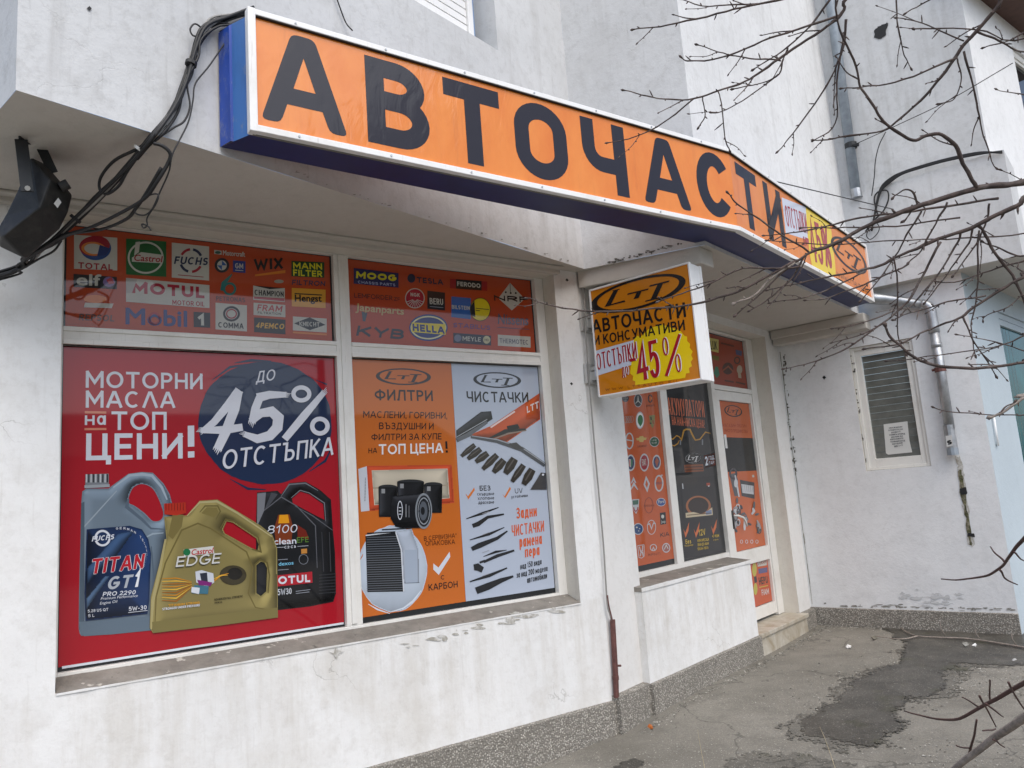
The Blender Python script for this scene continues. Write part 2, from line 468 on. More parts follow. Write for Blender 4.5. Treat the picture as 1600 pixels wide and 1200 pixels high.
# dado under the second window with its sill
PG = PB.off(-.25)                           # plane of the second window's frames
uDl = PB.at(1016, 1068)[0]; uDr = PB.at(1178, 930)[0]
mb = MB()
nseg = 16
for P2, a0, a1 in ((PB, uDl, uDr),):
    wallgrid(mb, P2, a0, a1, .17, .872, M['wall_front'])
mb.mesh([PB.w(uDl, .17, 0), PB.w(uDl, .872, 0), PB.w(uDl, .872, -.25), PB.w(uDl, .17, -.25)], [(0, 1, 2, 3)], M['wall_front'])
mb.mesh([PB.w(uDr, .17, 0), PB.w(uDr, .872, 0), PB.w(uDr, .872, -.25), PB.w(uDr, .17, -.25)], [(0, 1, 2, 3)], M['wall_front'])
mb.build('window_dado', BLD, fix=True)
def sill(P, a0, a1, z, v0, v1, name, parent, zin=.02, lip=.03):
    """Worn sloping sill with an uneven front edge."""
    mb = MB(); n = int((a1 - a0) / .06)
    T = []
    for i in range(n + 1):
        a = a0 + (a1 - a0) * i / n
        e = noise.noise(Vector((a * 3, z, 0))) * .006 + noise.noise(Vector((a * 14, z, 3))) * .003
        T.append([P.w(a, z - lip, v0), P.w(a, z + zin, v0), P.w(a, z + zin * .5 + e * .5, (v0 + v1) / 2), P.w(a, z + e, v1 + e), P.w(a, z - lip, v1 + e)])
    for i in range(n):
        for k in range(4):
            mb.face([T[i][k], T[i + 1][k], T[i + 1][k + 1], T[i][k + 1]], M['sill'] if k < 3 else M['wall_front'])
    mb.face(T[0], M['sill']); mb.face(T[-1], M['sill'])
    return mb.build(name, parent)
sill(PA, aL + .004, aR - .004, zSill + .001, -.2, .005, 'window_sill', BLD, (zIn - zSill) * 1.35, .010)
sill(PB, uDl - .004, uDr + .004, .884, -.25, .008, 'window_sill', BLD, .03)
# plinth: washed pebble, follows both fronts and the side wall
mb = MB()
def pl(P, a0, a1, z1, v=.028, n=None):
    n = n or max(2, int((a1 - a0) / .12))
    T = []
    for i in range(n + 1):
        a = a0 + (a1 - a0) * i / n
        e = noise.noise(Vector((a * 5, v, 1))) * .005
        T.append([P.w(a, z1 + e + .012, -.03), P.w(a, z1 + e, v), P.w(a, -.3, v + .004)])
    for i in range(n):
        for k in range(2): mb.face([T[i][k], T[i + 1][k], T[i + 1][k + 1], T[i][k + 1]], M['pebble'])
    mb.face([T[0][0], T[0][1], T[0][2], P.w(a0, -.3, -.03)], M['pebble']); mb.face([T[-1][0], T[-1][1], T[-1][2], P.w(a1, -.3, -.03)], M['pebble'])
pl(PA, -5.0, .0, .165); pl(PP, -1.66, uDl + .02, .195, .06); pl(PB, uDl - .01, uDr, .19); mb.build('plinth', BLD)
mb = MB(); pl(PP, uWr, 2.25, .2, .06); pl(PC, -.1, 1.86, .215, .02); mb.build('plinth', BLD)
# entrance step
mb = MB()
mb.pbox(PB, uDr + .002, uWr + .02, .165, .205, -.3, .03, M['marble'])
mb.pbox(PB, uDr + .004, uWr + .0, -.2, .165, -.28, .012, M['marble'])
mb.build('entrance_step', BLD, bevel=.006)
# --- side wall with the small window, then the pale blue neighbour front
aC0, aC1, zC0, zC1 = PC.at(1340, 640)[0], PC.at(1440, 630)[0], PC.at(1405, 732)[1], PC.at(1375, 536)[1]
HC = (aC0, aC1, zC0, zC1)
vE = 1.86
mb = MB(); wallgrid(mb, PC, -.06, vE, -.2, 3.55, M['wall_side'], [HC], depth=.16, rmat=M['reveal'])
mb.build('side_wall', BLD)
# --- upper storey: plan outline in (u, v)
ZT = 8.0
fl = lambda *q: [bw(a, b) for a, b in q]
zR = PB.off(.03).at(777, 78)[1]; uRr = PB.off(.03).at(775, 40)[0]
PU = PB.off(.03)
mb = MB()
wallgrid(mb, PU, -5.4, -1.66, ZS, ZT, M['wall_upper'], [(uRr - 1.9, uRr, zR, zR + 1.5)], depth=.2, step=.16)
mb.build('upper_wall', BLD)
mb = MB()
Pl = Plane(bw(-5.4, .03), -nB, -uB)
wallgrid(mb, Pl, 0, 4, ZS, ZT, M['wall_upper'], step=.3); mb.build('upper_end_wall', BLD)
# bay over the second window
b0, b1 = bw(-1.66, .03), bw(-1.41, .9)
Ps = Plane(b0, (b1 - b0).normalized(), None); Ps.n = Vector((-Ps.d.y, Ps.d.x, 0)); Ps.n = Ps.n if Ps.n.dot(uB) < 0 else -Ps.n
mb = MB()
wallgrid(mb, Ps, 0, (b1 - b0).length, ZS, ZT, M['wall_upper'], step=.16, jit=.002)
PBay = PB.off(.9)
wallgrid(mb, PBay, -1.41, 2.16, ZS, ZT, M['wall_bay'], step=.16, jit=.002)
mb.build('bay_wall', BLD)
# soffit
mb = MB()
outl = fl((-5.4, -4), (-5.4, .03), (-1.66, .03), (-1.41, .9), (2.16, .9), (2.16, -.5), (2.16, -4))
t = tessellate_polygon([[Vector((p.x, p.y, 0)) for p in outl]])
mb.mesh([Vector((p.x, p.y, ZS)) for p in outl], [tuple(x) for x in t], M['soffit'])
mb.build('soffit', BLD)
# mouldings where the soffit meets the fronts, and the beams under the bay
mb = MB()
for z0, z1, v in ((3.235, ZS - .002, .05), (3.262, ZS - .001, .10)):
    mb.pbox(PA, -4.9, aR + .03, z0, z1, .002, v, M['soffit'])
mb.build('soffit_moulding', BLD, bevel=.006)
mb = MB()
n = [bw(-1.645, -.05), bw(-1.42, .86), bw(-1.22, .86), bw(-1.40, -.05)]
mb.prism(n, ZS - .125, ZS + .001, M['soffit']); mb.build('bay_beam', BLD, bevel=.01)
mb = MB()
mb.pbox(PC, -.05, .96, ZS - .17, ZS - .0015, 0, .16, M['soffit']); mb.pbox(PC, -.05, .96, ZS - .10, ZS - .0025, .16, .2, M['soffit'])
mb.build('side_beam', BLD, bevel=.012)
# side-wall balcony (parapet, slab underside) and the wall above it
PV = PC.off(.16)
zV0, zV1 = 3.52, PV.at(1470, 263)[1]
vV0, vV1 = .86, PV.at(1580, 300)[0]
mb = MB()
wallgrid(mb, PV, vV0, vV1, zV0, zV1, M['wall_upper'], step=.2, jit=.002)
mb.face([PV.w(vV0, zV0), PV.w(vV1, zV0), PV.w(vV1, zV0, -4), PV.w(vV0, zV0, -4)], M['soffit'])
mb.face([PV.w(vV0, zV1), PV.w(vV1, zV1), PV.w(vV1, zV1, -1.2), PV.w(vV0, zV1, -1.2)], M['wall_upper'])
mb.face([PV.w(vV1, zV0), PV.w(vV1, zV1), PV.w(vV1, zV1, -1.2), PV.w(vV1, zV0, -1.2)], M['wall_upper'])
mb.build('side_balcony', BLD)
PX = PC.off(.12)
vX = PX.at(1522, 110)[0]
mb = MB(); wallgrid(mb, PX, -.6, vX, zV1 - .05, ZT, M['wall_upper'], step=.2, jit=.002)
mb.build('side_upper_wall', BLD)
PY = Plane(PX.w(vX, 0), dirv(52), nrm(52))
hy = PY.at(1592, 130)
HY = (hy[0], hy[0] + 1.0, PY.at(1597, 232)[1], PY.at(1590, 78)[1])
mb = MB(); wallgrid(mb, PY, 0, 2.6, zV0, ZT, M['wall_side'], [HY], step=.2, jit=.002, depth=.12)
mb.build('chamfer_wall', BLD)
mb = MB()
e0 = PY.at(1536, 0)
ez = PY.at(1565, 27)[1]
mb.pbox(PY, -.1, 2.9, ez, ez + .35, -.2, .35, M['brown']); mb.build('eave', BLD, bevel=.01)

# neighbour front: pale blue wall with a teal window
PN = Plane(PC.w(vE, 0), dirv(46), nrm(46))
hn0 = PN.at(1580, 610)[0]
HN = (hn0, hn0 + 1.6, .9, PN.at(1562, 487)[1])
NB = empty('neighbour_shopfront', PN.w(0, 0), 'pale blue neighbouring shopfront with teal glazed window at the right edge', 'shopfront')
mb = MB(); wallgrid(mb, PN, 0.0, 4.2, -.2, 3.519, M['wall_blue'], [HN], depth=.08)
mb.build('wall', NB)

# ------------------------------------------------------------------ windows
def bars(mb, P, rects, mat, depth=.05, v=0):
    for k, (a0, a1, z0, z1) in enumerate(rects):
        mb.pbox(P, a0, a1, z0, z1, v - depth, v + .0007 * (k % 3), mat)
WA = empty('window', PW.w((aL + aR) / 2, zSill) - Vector(BLD.location), None, None); WA.parent = BLD; WA['label'] = 'large four pane shop window covered in red and orange advertising'
am0, am1 = PW.at(529, 690)[0], PW.at(553, 690)[0]          # mullion
gl, gr = PW.at(99.5, 430)[0], PW.at(851, 690)[0]
zt = PW.at(340, 378)[1]; zu = PW.at(300, 522.5)[1]; zl = PW.at(300, 548)[1]; zb = PW.at(300, 1014)[1]
FA = dict(gl=gl, gr=gr, am0=am0, am1=am1, zt=zt, zu=zu, zl=zl, zb=zb)
mb = MB()
zF0 = zIn - .004
mb2 = [(aL + .001, gl, zF0, 3.244), (gr, aR - .001, zF0, 3.244)]
bars(mb, PW, mb2, M['pvc'], .07, .03)
bars(mb, PW, [(gl, gr, zF0, zb - .012), (gl, gr, zt, 3.244)], M['pvc'], .07, .029)
bars(mb, PW, [(am0, am1, zb - .012, zt)], M['pvc'], .07, .0265)
bars(mb, PW, [(gl, am0, zu, zl), (am1, gr, zu, zl)], M['pvc'], .07, .025)
w4 = (zl - zu)
bars(mb, PW, [(gl, am0, zu - .0, zu + w4 * .26), (am1, gr, zu, zu + w4 * .26), (gl, am0, zl - w4 * .3, zl), (am1, gr, zl - w4 * .3, zl)], M['pvc'], .04, .034)
ma = (am1 - am0)
bars(mb, PW, [(am0 + ma * .3, am0 + ma * .62, zb, zt)], M['pvc'], .04, .036)
mb.build('window_frame', WA, bevel=.003)
for (a0, a1, z0, z1) in ((gl, am0, zu, zt), (am1, gr, zu, zt), (gl, am0, zb - .012, zl), (am1, gr, zb - .012, zl)):
    mb = MB(); mb.pbox(PW, a0 - .01, a1 + .01, z0 - .01, z1 + .01, -.03, -.012, M['pane']); mb.build('pane', WA)

# second window and door (plane PG)
uG = lambda x, y: PG.at(x, y)[0]
zG = lambda x, y: PG.at(x, y)[1]
b_m0, b_m1 = uG(1042.5, 748), uG(1052.5, 743)
b_r = uG(1122, 737)
d_l, d_r = uG(1135, 743), uG(1184.5, 741)
f_r = uG(1187, 746) + .02
f_r = uWr - .003
z_b = zG(1100, 871); z_tb = zG(1135, 604); z_tt = zG(1135, 526)
z_ku = zG(1174, 857.5); z_kt = zG(1190, 876); z_kb = zG(1197, 943.5); z_dt = zG(1145, 627.5)
z_fr = 3.195
FB = dict(b_m0=b_m0, b_m1=b_m1, b_r=b_r, d_l=d_l, d_r=d_r, z_b=z_b, z_tb=z_tb, z_tt=z_tt, z_ku=z_ku, z_kt=z_kt, z_kb=z_kb, z_dt=z_dt)
print('FA', {k: round(v, 3) for k, v in FA.items()}); print('FB', {k: round(v, 3) for k, v in FB.items()}, 'uWl', uWl, 'uWr', uWr, 'uD', uDl, uDr)
WB = empty('window', PG.w((uWl + b_r) / 2, .9) - Vector(BLD.location), None, None); WB.parent = BLD; WB['label'] = 'two pane shop window beside the door, orange and black stickers'
mb = MB()
lw = uWl + .15
bars(mb, PG, [(lw - .3, b_r + .02, z_b - .075, z_b), (lw - .3, b_r + .02, z_tb + .01, z_tb + .07), (lw - .3, b_r + .02, z_tt, z_fr)], M['pvc'], .06, .02)
bars(mb, PG, [(b_m0, b_m1, z_b, z_tt)], M['pvc'], .06, .018)
mb.build('window_frame', WB, bevel=.003)
for a0, a1, z0, z1 in ((lw - .3, b_m0, z_b, z_tb + .01), (b_m1, b_r, z_b, z_tb + .01), (lw - .3, b_m0, z_tb + .07, z_tt), (b_m1, b_r, z_tb + .07, z_tt)):
    mb = MB(); mb.pbox(PG, a0 - .01, a1 + .01, z0 - .01, z1 + .01, -.03, -.012, M['pane']); mb.build('pane', WB)
DR = empty('door', PG.w(d_l, .21) - Vector(BLD.location), None, None); DR.parent = BLD; DR['label'] = 'white framed glass shop door with orange stickers'
jw = (d_l - b_r)
mb = MB()
bars(mb, PG, [(b_r, b_r + jw * .42, .21, z_fr), (d_r + .035, f_r, .21, z_fr)], M['pvc'], .07, .03)
bars(mb, PG, [(b_r + jw * .42, d_r + .035, z_tt, z_fr), (b_r + jw * .42, d_r + .035, z_tb - .05, z_tb)], M['pvc'], .07, .026)
mb.build('door_frame', DR, bevel=.003)
mb = MB()
bars(mb, PG, [(b_r + jw * .46, d_l, .235, z_tb - .055), (d_r, d_r + .032, .235, z_tb - .055)], M['pvc'], .05, .018)
bars(mb, PG, [(d_l, d_r, z_dt, z_tb - .055), (d_l, d_r, z_kt, z_ku), (d_l, d_r, .235, z_kb)], M['pvc'], .05, .016)
mb.build('door_leaf', DR, bevel=.003)
for nm, a0, a1, z0, z1 in (('door_glass', d_l, d_r, z_ku, z_dt), ('kick_glass', d_l, d_r, z_kb, z_kt), ('transom_pane', b_r + jw * .42, d_r + .035, z_tb, z_tt)):
    mb = MB(); mb.pbox(PG, a0 - .008, a1 + .008, z0 - .008, z1 + .008, -.03, -.012, M['pane']); mb.build(nm, DR)
mb = MB(); mb.pbox(PG, b_r + .01, f_r, .2055, .236, -.09, -.05, M['rubber']); mb.build('door_seal', DR)
# pull handle
mb = MB()
h0 = PG.px(1142, 812, .02)
hp = [PG.px(1143, 806, .015), PG.px(1146, 806, .05), PG.px(1152, 809, .065), PG.px(1156, 815, .06), PG.px(1160, 822, .05)]
mb.tube(hp, .011, M['pvc'], 8)
k = PG.at(1142.5, 812); mb.pbox(PG, k[0] - .016, k[0] + .016, k[1] - .09, k[1] + .09, .018, .026, M['black'])
mb.build('door_handle', DR, smooth=True)
mb = MB(); k = PG.at(1131.5, 690); mb.pbox(PG, k[0] - .03, k[0] + .02, k[1] - .07, k[1] + .07, .019, .021, M['paper']); mb.build('sticker', DR)

# small side window
WC = empty('window', PC.w((aC0 + aC1) / 2, zC0) - Vector(BLD.location), None, None); WC.parent = BLD; WC['label'] = 'small side window with closed slatted blind and a notice'
PCf = PC.off(-.05)
gx0, gx1 = PCf.at(1356.5, 636)[0], PCf.at(1426.5, 628)[0]
gz0, gz1 = PCf.at(1403, 714)[1], PCf.at(1380, 551)[1]
mb = MB()
def ring(mb, P, o, i, v, mat, depth=.04):
    bars(mb, P, [(o[0], i[0], o[2], o[3]), (i[1], o[1], o[2], o[3])], mat, depth, v)
    bars(mb, P, [(i[0], i[1], o[2], i[2]), (i[0], i[1], i[3], o[3])], mat, depth, v - .001)
q = .035
ring(mb, PCf, (aC0 + .002, aC1 - .002, zC0 + .002, zC1 - .002), (aC0 + q, aC1 - q, zC0 + q, zC1 - q), .03, M['pvc'])
ring(mb, PCf, (aC0 + q, aC1 - q, zC0 + q, zC1 - q), (gx0, gx1, gz0, gz1), .012, M['pvc'])
mb.build('window_frame', WC, bevel=.004)
t = NT('slatted blind behind glass'); t.set(Base_Color=t.mix(t.ramp(t.noise(8, 4), .4, .7), (.145, .15, .135), (.10, .105, .092)), Roughness=.35, Coat_Weight=1., Coat_Roughness=.03)
M['blind'] = t.mat
mb = MB()
ns = 16
for k in range(ns):
    z0 = gz0 + (gz1 - gz0) * k / ns; z1 = gz0 + (gz1 - gz0) * (k + 1) / ns
    big = .008 if k % 2 else .003
    mb.face([PCf.w(gx0, z0, -.035 + big), PCf.w(gx1, z0, -.035 + big), PCf.w(gx1, z1 - .004, -.03), PCf.w(gx0, z1 - .004, -.03)], M['blind'])
    mb.face([PCf.w(gx0, z1 - .004, -.03), PCf.w(gx1, z1 - .004, -.03), PCf.w(gx1, z1, -.045), PCf.w(gx0, z1, -.045)], M['rubber'])
mb.build('window_blind', WC)
# upper shutter window over the sign
WD = empty('window', PU.w(uRr - .95, zR) - Vector(BLD.location), None, None); WD.parent = BLD; WD['label'] = 'upper floor window with lowered white roller shutter'
uSr = PU.off(-.12).at(729, 30)[0]
mb = MB()
mb.pbox(PU, uSr, uSr + .05, zR + .002, zR + 1.49, -.17, -.10, M['whitemetal'])
mb.pbox(PU, uRr - 1.88, uSr, zR + .002, zR + .05, -.17, -.112, M['whitemetal'])
mb.build('window_frame', WD, bevel=.004)
mb = MB()
for k in range(24):
    z = zR + .055 + k * .06
    mb.pbox(PU, uRr - 1.88, uSr - .002, z, z + .05, -.16, -.12, M['whitemetal'])
    mb.pbox(PU, uRr - 1.88, uSr - .002, z + .05, z + .06, -.16, -.134, M['gap'])
mb.build('roller_shutter', WD)
# window in the chamfer wall
WE = empty('window', PY.w(HY[0], HY[2]) - Vector(BLD.location), None, None); WE.parent = BLD; WE['label'] = 'upper window at the right edge beneath the brown eave'
mb = MB(); ring(mb, PY.off(-.05), (HY[0] + .002, HY[1] - .002, HY[2] + .002, HY[3] - .002), (HY[0] + .09, HY[1] - .09, HY[2] + .08, HY[3] - .08), .02, M['pvc'])
ring(mb, PY.off(-.05), (HY[0] + .091, HY[1] - .091, HY[2] + .081, HY[3] - .081), (HY[0] + .13, HY[1] - .13, HY[2] + .12, HY[3] - .12), .008, M['pvc'])
mb.build('window_frame', WE, bevel=.004)
mb = MB(); mb.pbox(PY.off(-.05), HY[0] + .1, HY[1] - .1, HY[2] + .09, HY[3] - .09, -.04, -.02, M['pane']); mb.build('pane', WE)
mb = MB(); mb.pbox(PY, HY[0] - .03, HY[1] + .03, HY[2] - .03, HY[2] - .001, -.1, .04, M['zinc']); mb.build('window_sill', WE)
# teal window of the neighbour
t = NT('teal tinted glazing'); t.set(Base_Color=t.mix(t.ramp(t.noise(3, 4), .35, .7), (.003, .085, .11), (.008, .15, .18)), Roughness=.08, Specular_IOR_Level=.18); M['teal'] = t.mat
WN = empty('window', PN.w(hn0, .9) - Vector(NB.location), None, None); WN.parent = NB
zb2 = PN.at(1590, 512)[1]
mb = MB()
ring(mb, PN, (HN[0] + .002, HN[1] - .002, HN[2] + .002, HN[3] - .002), (HN[0] + .03, HN[1] - .05, HN[2] + .05, HN[3] - .07), -.02, M['wall_blue'])
bars(mb, PN, [(HN[0] + .03, HN[1] - .05, zb2 - .035, zb2 + .035)], M['wall_blue'], .04, -.018)
mb.build('window_frame', WN, bevel=.004)
for z0, z1 in ((HN[2] + .05, zb2 - .035), (zb2 + .035, HN[3] - .07)):
    mb = MB(); mb.pbox(PN, HN[0] + .02, HN[1] - .04, z0 - .01, z1 + .01, -.06, -.045, M['teal']); mb.build('pane', WN)
    for i in range(1, 5):
        mb = MB(); a = HN[0] + i * .13; mb.pbox(PN, a - .004, a + .004, z0, z1, -.058, -.0445, M['gap']); mb.build('glazing_bar', WN)
# ------------------------------------------------------------------ printed matter: flat art built in thin layers on a sheet
def ink(c, coat=1., rough=.5):
    k = ('ink', c, coat)
    if k not in M:
        t = NT('print %d %d %d' % c)
        col = rgb(*c)
        M[k] = t.set(Base_Color=col, Roughness=rough, Specular_IOR_Level=.15, Coat_Weight=coat, Coat_IOR=1.5, Coat_Roughness=.035)
        M[k].name = 'print %d %d %d' % c
    return M[k]
# stroke alphabet: width; strokes in a 0..1 box, A = elliptic arc cx,cy,rx,ry,from,to ; O = closed ring cx,cy,rx,ry
G = {
 'А': '.92;0,0 .44,1 .56,1 1,0;.2,.3 .8,.3', 'Б': '.72;.95,1 0,1 0,0 .55,0 A.55,.28,.45,.28,-90,90 0,.56',
 'В': '.76;0,0 0,1 .48,1 A.48,.765,.44,.235,90,-90 0,.53;0,0 .52,0 A.52,.265,.48,.265,-90,90 .1,.53', 'Г': '.6;0,0 0,1 1,1',
 'Д': '.95;0,-.2 0,0 1,0 1,-.2;.14,0 .3,1 .84,1 .84,0', 'Е': '.66;1,1 0,1 0,0 1,0;0,.51 .88,.51', 'Ж': '1.2;.5,0 .5,1;0,0 .36,.5 0,1;1,0 .64,.5 1,1;.36,.5 .64,.5',
 'З': '.7;A.47,.765,.45,.235,160,-90 .3,.53;.3,.53 .47,.53 A.47,.265,.53,.265,90,-160', 'И': '.8;0,0 0,1;1,0 1,1;0,.06 1,.94', 'К': '.76;0,0 0,1;.05,.42 .95,1;.3,.58 1,0',
 'Л': '.85;0,0 .1,0 .3,1 1,1 1,0', 'Λ': '.92;0,0 .44,1 .56,1 1,0', 'М': '1.;0,0 0,1;1,0 1,1;.02,1 .5,.28 .98,1', 'Н': '.8;0,0 0,1;1,0 1,1;0,.5 1,.5', 'О': '.98;O.5,.5,.5,.5',
 'П': '.78;0,0 0,1 1,1 1,0', 'Р': '.7;0,0 0,1 .5,1 A.5,.73,.5,.27,90,-90 0,.46', 'С': '.88;A.52,.5,.52,.5,48,312', 'Т': '.8;0,1 1,1;.5,0 .5,1', 'У': '.8;0,1 .52,.34;1,1 .46,.06 .3,0 .1,0',
 'Ф': '1.05;.5,0 .5,1;O.5,.52,.5,.34', 'Х': '.8;0,0 1,1;0,1 1,0', 'Ц': '.85;0,1 0,0 1.06,0 1.06,-.2;.86,0 .86,1', 'Ч': '.76;0,1 0,.62 A.32,.62,.32,.24,180,270 1,.38;1,0 1,1', 'Ш': '1.05;0,1 0,0 1,0 1,1;.5,0 .5,1',
 'Щ': '1.1;0,1 0,0 1.03,0 1.03,-.2;.46,0 .46,1;.92,0 .92,1', 'Ъ': '.92;0,1 .28,1 .28,0 .64,0 A.64,.28,.36,.28,-90,90 .28,.56', 'Ь': '.7;0,1 0,0 .55,0 A.55,.28,.45,.28,-90,90 0,.56',
 'Ю': '1.15;0,0 0,1;0,.5 .3,.5;O.65,.5,.35,.5', 'Я': '.72;1,0 1,1 .5,1 A.5,.73,.5,.27,90,270 1,.46;.5,.46 0,0', 'Й': '.8;0,0 0,1;1,0 1,1;0,.06 1,.94;.3,1.25 .5,1.18 .7,1.25',
 'D': '.85;0,0 0,1 .4,1 A.4,.5,.6,.5,90,-90 0,0', 'F': '.62;0,0 0,1 1,1;0,.5 .85,.5', 'G': '.92;A.52,.5,.52,.5,48,345 1,.45 .6,.45', 'I': '.0;.5,0 .5,1', 'J': '.5;1,1 1,.3 A.5,.3,.5,.3,0,-180', 'L': '.6;0,1 0,0 1,0',
 'N': '.8;0,0 0,1;1,0 1,1;0,.94 1,.06', 'Q': '.98;O.5,.5,.5,.5;.6,.25 1,-.05', 'R': '.74;0,0 0,1 .5,1 A.5,.73,.5,.27,90,-90 0,.46;.45,.46 1,0', 'S': '.7;A.5,.755,.48,.245,25,270 A.5,.255,.5,.255,90,-155', 'U': '.8;0,1 0,.35 A.5,.35,.5,.35,180,360 1,1',
 'V': '.88;0,1 .45,0 .55,0 1,1', 'W': '1.25;0,1 .24,0 .5,.8 .76,0 1,1', 'Y': '.8;0,1 .5,.45 1,1;.5,0 .5,.45', 'Z': '.75;0,1 1,1 0,0 1,0',
 '0': '.68;O.5,.5,.5,.5', '1': '.42;0,.72 .75,1 .75,0', '2': '.68;A.5,.71,.5,.29,170,-35 0,0 1,0', '3': '.7;A.47,.765,.45,.235,160,-90 .35,.53;.35,.53 .47,.53 A.47,.265,.53,.265,90,-160', '4': '.74;.74,0 .74,1 0,.24 1,.24',
 '5': '.68;.9,1 .12,1 .06,.56 A.46,.33,.54,.33,130,-155', '6': '.7;O.5,.3,.5,.3;.0,.3 .1,.6 .6,1', '8': '.7;O.5,.76,.44,.24;O.5,.26,.5,.26', '9': '.7;O.5,.7,.5,.3;1,.7 .9,.4 .4,0', '7': '.65;0,1 1,1 .35,0',
 '%': '1.0;O.2,.77,.2,.23;O.8,.23,.2,.23;.12,0 .88,1', '!': '.0;.5,.42 .5,1;.5,0 .5,.002', '.': '.0;.5,0 .5,.03', ',': '.0;.5,.03 .3,-.14', '-': '.4;0,.42 1,.42', '+': '.6;0,.45 1,.45;.5,.2 .5,.7', '*': '.3;0,.8 1,.8;.5,.65 .5,1', '?': '.6;A.5,.75,.5,.25,170,-80 .5,.35;.5,0 .5,.04', "'": '.0;.5,.75 .5,1', '/': '.5;0,0 1,1', '&': '.8;1,0 .2,.8 .5,1 .7,.8 0,.3 .3,0 1,.4',
 'а': '.6;O.45,.36,.45,.36;.98,0 .98,.72', 'е': '.62;0,.36 1,.36 A.5,.36,.5,.36,0,310', 'о': '.64;O.5,.36,.5,.36', 'р': '.6;0,-.28 0,.72;O.55,.36,.45,.36', 'с': '.58;A.52,.36,.52,.36,50,310', 'у': '.58;0,.72 .52,.1;1,.72 .4,-.28 .1,-.28', 'б': '.62;O.5,.34,.5,.34;0,.4 .1,.8 .95,1', 'х': '.6;0,0 1,.72;0,.72 1,0', 'ф': '.85;.5,-.28 .5,1;O.5,.36,.5,.36',
}
for a, b in zip('ABCEHKMOPTX', 'АВСЕНКМОРТХ'): G[a] = G[b]
for a in 'вгджзийклмнптцчшщъьюя':
    wd, *st = G[a.upper()].split(';')
    out = []
    for s_ in st:
        tk = []
        for q in s_.split():
            if q[0] in 'AO':
                v = [float(x) for x in q[1:].split(',')]; v[1] *= .72; v[3] *= .72
                tk.append(q[0] + ','.join('%g' % x for x in v))
            else:
                x, y = q.split(','); tk.append('%s,%g' % (x, float(y) * .72))
        out.append(' '.join(tk))
    G[a] = ';'.join(['%g' % (float(wd) * .8)] + out)
def glyph_polys(ch, W, H, t, x0, slant):
    """Quads of a stroke glyph in a local frame (x right, y up)."""
    wd, *strokes = G[ch].split(';')
    hw = t / 2
    mp = lambda xn, yn: (x0 + hw + xn * (W - t), hw + yn * (H - t))
    res = []
    for s_ in strokes:
        pts, closed, arc0, arc1 = [], False, False, False
        tok = s_.split()
        for i, q in enumerate(tok):
            if q[0] == 'O':
                cx, cy, rx, ry = map(float, q[1:].split(','))
                for k in range(36):
                    g = 2 * math.pi * k / 36; pts.append(mp(cx + rx * math.cos(g), cy + ry * math.sin(g)))
                closed = True
            elif q[0] == 'A':
                cx, cy, rx, ry, g0, g1 = map(float, q[1:].split(','))
                n = max(6, int(abs(g1 - g0) / 11))
                for k in range(n + 1):
                    g = R(g0 + (g1 - g0) * k / n); pts.append(mp(cx + rx * math.cos(g), cy + ry * math.sin(g)))
                if i == 0: arc0 = True
                if i == len(tok) - 1: arc1 = True
            else:
                x, y = map(float, q.split(',')); pts.append(mp(x, y))
        out = [pts[0]]
        for p in pts[1:]:
            if math.hypot(p[0] - out[-1][0], p[1] - out[-1][1]) > 1e-5: out.append(p)
        res.append(ribbon(out, t, closed, not arc0, not arc1))
    if slant: res = [[[(x + slant * y, y) for x, y in f] for f in r_] for r_ in res]
    return res
def ribbon(pts, t, closed=False, e0=True, e1=True, rc=.22):
    hw = t / 2 if not isinstance(t, (list, tuple)) else None
    n = len(pts)
    pts = [Vector((p[0], p[1])) for p in pts]
    T = lambda i: (t[i] / 2 if hw is None else hw)
    d = lambda i, j: (pts[j] - pts[i]).normalized()
    if not closed:
        if e0: pts[0] = pts[0] - d(0, 1) * T(0)
        if e1: pts[-1] = pts[-1] + d(n - 2, n - 1) * T(n - 1)
    L, Rr = [], []
    for i in range(n):
        a = d((i - 1) % n, i) if (closed or i > 0) else d(0, 1)
        b = d(i, (i + 1) % n) if (closed or i < n - 1) else a
        na_ = Vector((-a.y, a.x)); nb_ = Vector((-b.y, b.x))
        mvec = na_ + nb_
        if mvec.length < 1e-4: mvec = na_
        mvec.normalize()
        k = T(i) / max(.42, mvec.dot(na_))
        L.append(pts[i] + mvec * k); Rr.append(pts[i] - mvec * k)
    f = []
    for i in range(n if closed else n - 1):
        j = (i + 1) % n
        f.append([tuple(Rr[i]), tuple(Rr[j]), tuple(L[j]), tuple(L[i])])
    return f
def bfont_mesh(s, key={}):
    if s not in key:
        c = bpy.data.curves.new('t', 'FONT'); c.body = s; c.resolution_u = 3
        ob = bpy.data.objects.new('t', c); COL.objects.link(ob)
        me = ob.to_mesh()
        vs = [(v.co.x, v.co.y) for v in me.vertices]; fs = [tuple(p.vertices) for p in me.polygons]
        ob.to_mesh_clear(); bpy.data.objects.remove(ob); bpy.data.curves.remove(c)
        key[s] = (vs, fs)
    return key[s]
